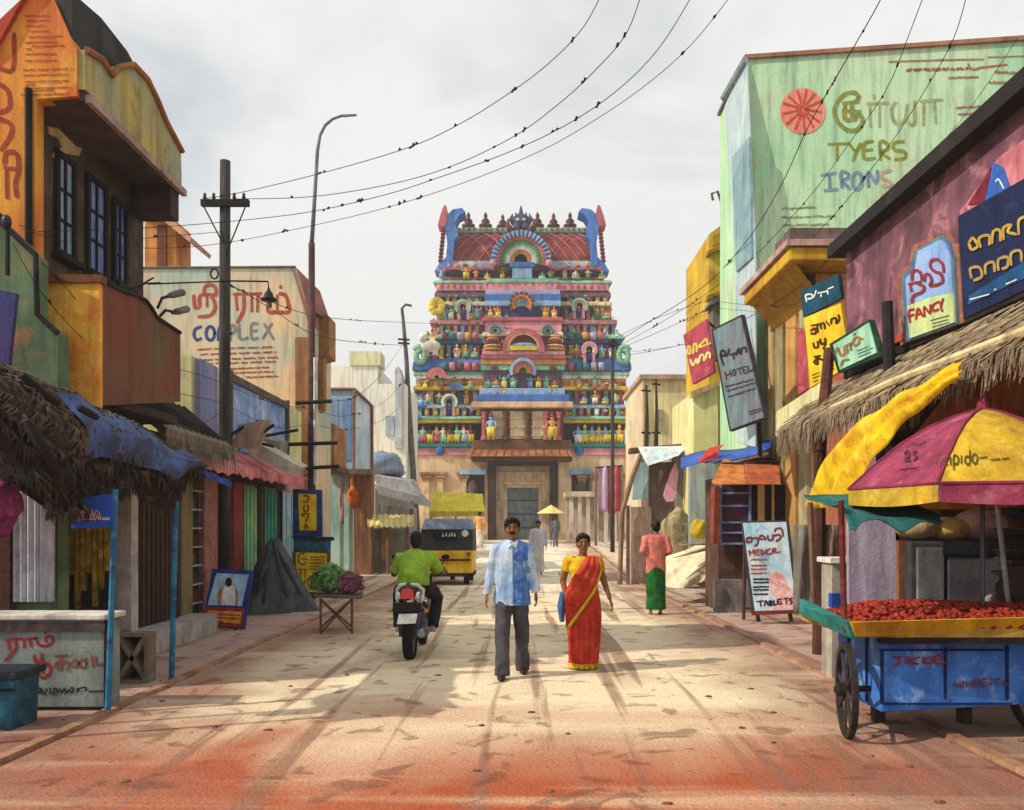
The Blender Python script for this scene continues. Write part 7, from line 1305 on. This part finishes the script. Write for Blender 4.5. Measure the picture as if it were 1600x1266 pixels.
MB().slab([(-.085, -.885, .745), (.085, -.885, .745), (.07, -.865, .845), (.03, -.86, .865), (-.03, -.86, .865), (-.07, -.865, .845)], (0, -.02, 0)).build('tail_lamp', M('#d8453f', '#b52c2a', sc=9, rough=.25, bump=0), BK, bevel=.006)
MB().box((-.17, -.88, .585), (.17, -.80, .70)).build('lamp_bracket', BLK, BK, bevel=.015)
MB().slab([(-.115, -.925, .455), (.105, -.925, .465), (.125, -.90, .575), (-.095, -.90, .57)], (0, .012, 0)).build('number_plate', WHT, BK); MB().slab([(-.10, -.86, .30), (.10, -.86, .30), (.12, -.80, .6), (-.12, -.80, .6)], (0, .03, 0)).build('mudguard', BLK, BK)
MB().tube([(.16, -.86, .34), (.165, -.5, .33), (.15, -.1, .26)], [.062, .066, .03], 12).build('exhaust', GRY, BK, True); MB().lathe((.16, -.87, .34), [(.04, 0), (.055, .01), (.03, .02)], 12, 'y').build('exhaust_tip', CHR, BK)
blob('engine', MB().box((-.13, -.15, .2), (.13, .25, .5)).ball((0, .1, .42), (.17, .2, .16), 10, 7), .016, GRY, BK); blob('fuel_tank', MB().tube([(0, -.02, .80), (0, .2, .86), (0, .42, .84)], [.1, .16, .10], 12, .7, up=(1, 0, 0)), .016, BLK, BK)
blob('seat', MB().tube([(0, -.62, .86), (0, -.35, .82), (0, -.02, .80)], [.10, .13, .11], 12, .4, up=(1, 0, 0)), .014, M('#232124', '#17161a', sc=9, rough=.6), BK); MB().ball((0, .55, .92), (.10, .09, .11), 10, 8).build('headlamp', BLK, BK, True)
RD = thing('person', 'rider in a lime green shirt sitting on the black motorcycle', 'person', (-1.34, 10.62, 0), local=True); Q = lambda x, y, z: Vector((x, y, z)); hc = Q(0, .0, 1.415)
# the rider faces up the street (+Y): his head is modelled facing the viewer's way and turned round
b = MB(); hb = MB(); head(hb, (0, 0, 0), .93); hb.v = [(-x + hc.x, -y + hc.y, z + hc.z) for x, y, z in hb.v]; b.v, b.f, b.mi = hb.v, hb.f, hb.mi
b.tube([(0, -.04, 1.2), (0, 0, 1.36)], [.058, .05], 10); b.tube([(0, -.24, .86), (0, -.22, 1.0), (0, -.12, 1.15), (0, -.06, 1.23)], [.15, .14, .15, .12], 12, .7)
A = {q: [Q(q * .19, -.06, 1.20), Q(q * .30, .06, .98), Q(q * .33, .27, 1.0)] for q in (-1, 1)}
for q in (-1, 1): b.tube(A[q], [.048, .042, .028], 9); hand(b, A[q][2], Q(0, .8, .1), q, .0105, 1.2); b.tube([Q(q * .1, -.2, .85), Q(q * .23, .18, .66), Q(q * .21, -.10, .33)], [.085, .06, .04], 9)
blob('body', b, .010, SKD, RD, smooth=2)
mb = MB().ball(hc + Q(0, -.02, .035), (.084, .098, .098), 14, 10).ball(hc + Q(0, -.055, -.02), (.078, .06, .085), 12, 8).ball(hc + Q(0, .05, .085), (.06, .04, .03), 10, 6); blob('hair', mb, .011, HAIR, RD, wrinkle=.006)
b = MB().tube([(0, -.28, .86), (0, -.27, .96), (0, -.2, 1.08), (0, -.11, 1.18), (0, -.06, 1.245), (0, -.04, 1.285)], [.205, .205, .20, .20, .16, .075], 18, .72)
for q in (-1, 1): b.tube([Q(q * .12, -.07, 1.19), A[q][0], A[q][0].lerp(A[q][1], .8)], [.085, .085, .078], 12)
blob('shirt', b, .010, M('#9cc43a', '#7ba52c', '#bcd968', sc=6, amt=.45, bump=.1), RD, wrinkle=.012, clip=.855); MB().tube([(-.07, -.10, 1.265), (0, -.125, 1.285), (.07, -.10, 1.265)], [.018, .024, .018], 8).build('collar', M('#8fb532', '#6f9426', sc=8), RD, True)
b = MB().tube([(0, -.3, .9), (0, -.24, .84)], [.16, .17], 12, .8)
for q in (-1, 1): b.tube([Q(q * .1, -.24, .86), Q(q * .2, .0, .76), Q(q * .245, .17, .67), Q(q * .235, .06, .5), Q(q * .215, -.10, .34)], [.11, .10, .085, .078, .07], 11)
blob('trousers', b, .012, M('#26242a', '#18171b', '#3a3840', sc=6, amt=.4, bump=.1), RD, wrinkle=.008)
for q in (-1, 1): blob('shoe', MB().ball((q * .21, -.05, .30), (.05, .13, .045), 10, 7), .012, M('#d9d6d0', '#a8a49e', '#5a5654', sc=9), RD)
# ---------- auto rickshaw
AR = thing('auto_rickshaw', 'black and yellow auto rickshaw driving away towards the temple', 'rickshaw', (-2.02, 22.3, gz(22.3)), local=True); YLW = M('#f0c81f', '#d9a81a', '#f7de5a', sc=3, rough=.45, bump=.03); CAN = M('#30383a', '#242a2c', '#475054', sc=2, rough=.6); RF = M('#8f9fb5', '#6d7d92', '#b8c4d4', sc=2, rough=.5)
b = MB().slab([(-.70, 0, .33), (.70, 0, .33), (.72, .05, .95), (-.72, .05, .95)], (0, 1.6, 0)); blob('tub', b, .03, YLW, AR, smooth=3)
blob('canopy', MB().slab([(-.72, .06, .93), (.72, .06, .93), (.70, .14, 1.52), (.60, .25, 1.66), (-.60, .25, 1.66), (-.70, .14, 1.52)], (0, 1.5, 0)), .03, CAN, AR, smooth=3)
blob('roof', MB().slab([(-.71, .10, 1.50), (.71, .10, 1.50), (.60, .3, 1.80), (-.60, .3, 1.80)], (0, 1.6, 0)), .03, RF, AR, smooth=4)
MB().box((-.34, .035, 1.22), (.28, .10, 1.46)).build('rear_window', M('#141416', '#0e0e10', rough=.2, bump=0), AR, bevel=.02); MB().lathe((.50, .075, 1.40), [(.09, -.02), (.09, .01)], 16, 'y').build('round_lamp', WHT, AR)
for k, (x, z) in enumerate(((-.12, 1.36), (-.02, 1.37), (.06, 1.37), (.14, 1.38), (.2, 1.37))): MB().slab([(x, .03, z - .05), (x + .05, .03, z - .05), (x + .03, .03, z + .05)] if k % 2 == 0 else [(x, .03, z - .05), (x + .03, .03, z - .05), (x + .035, .03, z + .04), (x + .005, .03, z + .04)], (0, .008, 0)).build('letter', WHT, AR)
MB().box((-.70, -.06, .66), (.66, -.01, .72)).build('bumper_rail', M('#6b2f20', '#4a2018', sc=4), AR, bevel=.01); MB().box((-.72, .0, .24), (.72, 1.6, .34)).build('chassis', M('#54302a', '#3a2220', sc=4), AR)
for q in (-1, 1): wheel(.45, .22, .07, AR, q * .52, name='wheel'); MB().box((q * .60 - .05, -.025, .80), (q * .60 + .05, .0, .90)).build('tail_lamp', M('#b5342c', None, None, rough=.3, bump=0), AR); MB().tube([(q * .70, 1.6, .9), (q * .66, 1.85, 1.55)], .03, 6).build('windscreen_post', CAN, AR); MB().box((q * .64 - .09, -.02, .14), (q * .64 + .09, .0, .30)).build('mud_flap', TYR, AR)
wheel(2.1, .22, .06, AR); blob('nose', MB().slab([(-.6, 1.5, .3), (.6, 1.5, .3), (.5, 1.5, .95), (-.5, 1.5, .95)], (0, .3, 0)).ball((0, 1.9, .62), (.36, .4, .36), 12, 8), .04, YLW, AR); MB().box((-.6, 1.78, .98), (.6, 1.8, 1.55)).build('windscreen', GLASS(), AR); MB().box((-.6, .5, .5), (.6, 1.0, .75)).build('seat', BLK, AR)

bpy.data.scenes.remove(WORK)
# ================================================================== poles, lamps and wires
PM = M('#47423f', '#332f2e', '#6b625b', sc=3, amt=.5, streak=(3, 3, .5))
t = thing('utility_pole', 'thick dark utility pole with a short crossarm before the peach building', 'pole', (P(350, 0, 13.6).x, 13.6, 0)); px_ = P(350, 0, 13.6).x
MB().tube([(px_, 13.6, 0), (px_ + .01, 13.6, 4), (px_ + .02, 13.6, P(0, 252, 13.6).z)], [.105, .095, .085], 10).build('shaft', PM, t, True); MB().box(P(313, 321, 13.48), Vector((P(388, 0, 13.48).x, 13.56, P(0, 311, 13.48).z))).build('crossarm', DK, t)
for x in (320, 334, 366, 381): MB().lathe(P(x, 311, 13.5), [(.02, 0), (.035, .02), (.02, .05), (.03, .07), (.01, .1)], 8).build('insulator', M('#3a3f48', '#23272e', rough=.3), t, True)
for a, b in (((318, 322), (348, 380)), ((384, 322), (352, 400))): MB().tube([P(*a, 13.45), P(*b, 13.5)], .012, 5).build('stay', DK, t)
t = thing('bell_lamp', 'black bell shaped lamp hanging from an arm on the dark utility pole', 'lamp', P(420, 470, 13.3)); MB().tube([P(345, 439, 13.4), P(419, 440, 13.3), P(420, 455, 13.3)], .014, 6).build('arm', DK, t); MB().tube([P(232, 444, 11.0), P(345, 440, 13.4)], .012, 5).build('stay_rod', DK, t)
MB().lathe(P(420, 470, 13.3), [(.13, 0), (.135, .02), (.08, .06), (.065, .12), (.03, .16), (.02, .2)], 14).build('shade', M('#1d1b1b', '#121111', rough=.5), t, True); MB().tube([P(421, 470, 13.3), P(423, 480, 13.3)], [.03, .025], 8).build('bulb', M('#6b6258', '#4a433c', rough=.3), t)
t = thing('wire_loop', 'coiled cable clamped to the dark utility pole below the crossarm', 'cable', P(335, 430, 13.4)); MB().tube([P(335 + 6 * math.cos(a_ * .6), 428 + 8 * math.sin(a_ * .6), 13.42 - .01 * a_) for a_ in range(0, 22)], .014, 5).build('coil', DK, t)
t = thing('street_lamp', 'tall curved street lamp post, brown below and pale above', 'street lamp', (P(487, 0, 18.2).x, 18.2, 0)); lx = P(487, 0, 18.2).x
MB().tube([(lx, 18.2, 0), (lx, 18.2, P(0, 380, 18.2).z)], [.09, .07], 10).build('lower_shaft', M('#5a3a38', '#40282a', '#7d5a54', sc=3), t, True); MB().tube([(lx, 18.2, P(0, 382, 18.2).z)] + [P(a, b, 18.2) for a, b in ((491, 320), (494, 270), (496, 235), (500, 212), (508, 196), (520, 186), (534, 181), (554, 180))], [.05, .045, .04, .04, .035, .035, .03, .03, .025], 8).build('arm', M('#84868f', '#62646e', sc=4, rough=.5), t, True)
MB().tube([P(536, 181, 18.15), P(557, 180, 18.15)], [.05, .035], 8, .6).build('lamp_head', M('#9a9ca2', '#74767c', sc=4, rough=.4), t, True)
MB().tube([(lx + .10, 18.14, 2.5), (lx + .10, 18.14, P(0, 560, 18.2).z)], .05, 8).build('white_conduit', M('#e6e4e0', '#b5b2ae', sc=3), t)
for a, b, y in ((462, 518, 627), (440, 527, 692), (470, 530, 729)): MB().tube([P(a, y + 3, 18.0), P(b, y, 18.0)], .045, 6).build('crossarm', DK, t)
t = thing('slim_street_lamp', 'slim hooked street lamp left of the temple tower', 'street lamp', (P(650, 0, 45).x, 45, gz(45))); MB().tube([Vector((P(652, 0, 45).x, 45, gz(45))), P(648, 780, 45), P(640, 650, 45), P(635, 560, 45), P(630, 500, 45), P(628, 482, 45), P(634, 476, 45), P(643, 478, 45)], [.22, .18, .14, .12, .09, .08, .07, .07], 8).build('shaft', M('#6d6864', '#4a4643', sc=2), t, True)
for y in (530, 536): MB().tube([P(622, y, 44.9), P(640, y + 1, 44.9)], .06, 5).build('crossarm', DK, t)
t = thing('far_pole', 'dark utility pole before the right side of the temple tower', 'pole', (P(957, 0, 36).x, 36, gz(36))); MB().tube([Vector((P(957, 0, 36).x, 36, gz(36))), P(957, 730, 36), P(957, 532, 36)], [.10, .085, .07], 8).build('shaft', PM, t, True); MB().ball(P(957, 536, 35.8), (.22, .15, .2), 8, 6).build('clamp', DK, t, True)
WM = M('#2a2829', '#1c1b1c', sc=6, bump=0)
def wire(pts, label, r=.008, n=6, seed=0, group='overhead wires', knots=None):
    """pts: photo column, row, distance"""
    v = [P(*p) for p in pts]; pl = []
    for i in range(len(v) - 1):
        p0, p1, p2, p3 = v[max(i - 1, 0)], v[i], v[i + 1], v[min(i + 2, len(v) - 1)]
        for q in range(5):
            u = q / 5; pl.append(.5 * ((2 * p1) + (p2 - p0) * u + (2 * p0 - 5 * p1 + 4 * p2 - p3) * u * u + (3 * p1 - p0 - 3 * p2 + p3) * u ** 3))
    pl.append(v[-1]); t = thing('overhead_wire', label, 'wire', v[0], group); MB().tube(pl, [r * .48 * (.5 + .5 * min(2, p.y / 14)) for p in pl], 5).build('strand', WM, t)
    q = random.Random(seed); mb = MB()
    for k in range(n):                      # rag ends and twisted joints caught on the wire, in clusters
        i = q.randrange(1, len(pl) - 1)
        for j in range(q.choice((1, 2, 3))):
            p = pl[i].lerp(pl[min(i + 1, len(pl) - 1)], q.random() * .6); s = .018 * (.6 + p.y / 16); d = (pl[i + 1] - pl[i]).normalized(); mb.tube([p - d * s, p + Vector((0, 0, s * q.uniform(-.6, 1.2))), p + d * s * 1.6], [s * .25, s * .75, s * .2], 5)
    if n: mb.build('wire_knots', WM, t, kind='stuff')
wire([(318, 311, 13.5), (390, 298, 12.8), (520, 266, 11.6), (640, 230, 10.6), (720, 193, 10), (800, 143, 9.4), (860, 97, 8.9), (912, 42, 8.4), (950, -30, 8)], 'topmost wire sweeping from the dark pole to the sky left of centre', .012, 9, 1)
wire([(366, 311, 13.5), (480, 308, 12.4), (600, 290, 11.4), (700, 262, 10.6), (800, 215, 9.8), (870, 165, 9.2), (930, 110, 8.7), (980, 50, 8.3), (1008, -30, 8)], 'second wire sweeping from the dark pole up to the sky', .012, 8, 2)
wire([(60, 362, 8.3), (230, 356, 11.3), (350, 347, 13.2), (480, 332, 12.4), (600, 305, 11.2), (690, 276, 10.6), (790, 240, 10), (880, 198, 9.5), (960, 145, 9), (1030, 75, 8.5), (1095, -30, 8)], 'third wire rising from the green wall bracket across the sky', .012, 11, 3)
wire([(30, 352, 8.0), (120, 378, 9.5), (240, 388, 11.4), (350, 380, 13.2), (500, 350, 12.4), (620, 320, 11.4), (740, 280, 10.6), (840, 238, 10), (910, 200, 9.5), (1000, 140, 9), (1080, 70, 8.5), (1160, -30, 8)], 'lowest rough rope like wire beneath the three sky wires', .010, 10, 4)
wire([(35, 358, 7.9), (130, 382, 9.6), (230, 372, 11.4), (350, 362, 13.3)], 'short wire from the wall bracket to the dark pole', .010, 3, 5)
wire([(957, 540, 35.6), (1000, 512, 30), (1090, 455, 22), (1160, 385, 17), (1215, 300, 14), (1262, 200, 11.5), (1310, 115, 10), (1365, 20, 9), (1390, -30, 8.6)], 'thick wire climbing over the red wheel emblem on the green wall', .016, 9, 6)
wire([(957, 546, 35.6), (1040, 500, 26), (1150, 425, 18), (1250, 325, 14), (1330, 220, 11.5), (1385, 140, 10), (1420, 55, 9), (1452, -30, 8.6)], 'middle wire climbing across the green wall between its fellows', .012, 9, 7)
wire([(957, 550, 35.6), (1060, 505, 24), (1190, 440, 16.5), (1290, 350, 13), (1380, 240, 11), (1440, 150, 9.8), (1490, 60, 9), (1516, -30, 8.6)], 'rightmost wire climbing across the green wall', .012, 9, 8)
wire([(957, 552, 35.6), (1060, 540, 24), (1200, 480, 15.5), (1300, 400, 12.6), (1400, 300, 10.6), (1500, 190, 9.2), (1590, 60, 8.2)], 'thin wire running down past the yellow ledge to the far pole', .008, 5, 9)
wire([(345, 440, 13.4), (400, 462, 15), (515, 497, 22), (632, 504, 44), (740, 509, 42), (850, 520, 39), (957, 537, 36)], 'slack wire strung in front of the temple tower', .014, 8, 10)
wire([(345, 436, 13.4), (420, 480, 15.5), (490, 522, 18.4), (560, 535, 26), (632, 540, 44)], 'wire from the dark pole to the slim hooked lamp', .014, 5, 11)
wire([(25, 372, 7.9), (85, 430, 8.2), (150, 500, 8.8), (230, 560, 10), (330, 592, 13.3), (420, 628, 16), (487, 640, 18), (545, 650, 24), (600, 628, 34), (632, 595, 44)], 'upper drooping wire across the orange balcony to the lamp posts', .010, 8, 12)
wire([(20, 380, 7.9), (60, 450, 8.0), (120, 520, 8.4), (190, 575, 9), (270, 612, 11), (345, 630, 13.3), (430, 668, 16), (487, 664, 18), (545, 672, 24), (600, 655, 34), (634, 628, 44)], 'lower drooping wire across the orange balcony to the lamp posts', .010, 8, 13)
wire([(120, 632, 8.3), (200, 655, 9.2), (300, 668, 12), (350, 640, 13.4)], 'short wire sagging over the tarpaulin to the dark pole', .010, 3, 14)
wire([(520, 627, 18), (560, 618, 26), (600, 580, 34), (632, 535, 44)], 'wire rising from the lamp post crossarm to the slim lamp', .012, 4, 15)
wire([(957, 556, 35.8), (1000, 552, 30), (1060, 540, 25), (1115, 528, 19)], 'wire from the far pole to the grey box by the hotel sign', .012, 3, 16)
wire([(957, 530, 35.8), (1020, 500, 28), (1100, 472, 21), (1160, 462, 18), (1240, 470, 15.5)], 'wire from the far pole under the yellow ledge', .012, 4, 17)
wire([(1110, 470, 19.5), (1230, 478, 14), (1330, 430, 11.5), (1410, 385, 9.3)], 'wire from the grey box to the top of the ornate blue sign', .009, 4, 18)
t = thing('small_wall_lamp', 'little square lamp frame on a rod at the end of the dark roof', 'lamp', P(1344, 356, 11)); MB().tube([P(1352, 352, 11), P(1420, 368, 9.6)], .012, 5).build('rod', DK, t); fl = fplane(11.0)
for a, b, c, d in ((1335, 352, 1355, 355), (1335, 362, 1355, 365), (1335, 352, 1338, 365), (1352, 350, 1355, 365)): panel('frame_bar', fl, [(a, b), (c, b), (c, d), (a, d)], DK, t, .004 * (a % 3), .04)
panel('lens', fl, [(1337, 354), (1353, 354), (1353, 363), (1337, 363)], M('#e6e6e2', '#c9c9c6', rough=.3), t, -.02, .02)
# ================================================================== the dusty air
hz_ = MB().box((-420, -70, -1.2), (420, 460, 31)).build('haze', None); hz_.data.materials.clear()
hm = bpy.data.materials.new('dusty_air'); hm.use_nodes = True; hn = hm.node_tree.nodes; hn.clear()
ho = hn.new('ShaderNodeOutputMaterial'); hv = hn.new('ShaderNodeVolumePrincipled'); hv.inputs['Color'].default_value = (0.93, 0.92, 0.90, 1); hv.inputs['Density'].default_value = 0.0014; hv.inputs['Anisotropy'].default_value = 0.2
hm.node_tree.links.new(hv.outputs[0], ho.inputs['Volume']); hz_.data.materials.append(hm); tag(hz_, 'thin pale dust hanging in the air of the street', 'haze', kind='stuff')
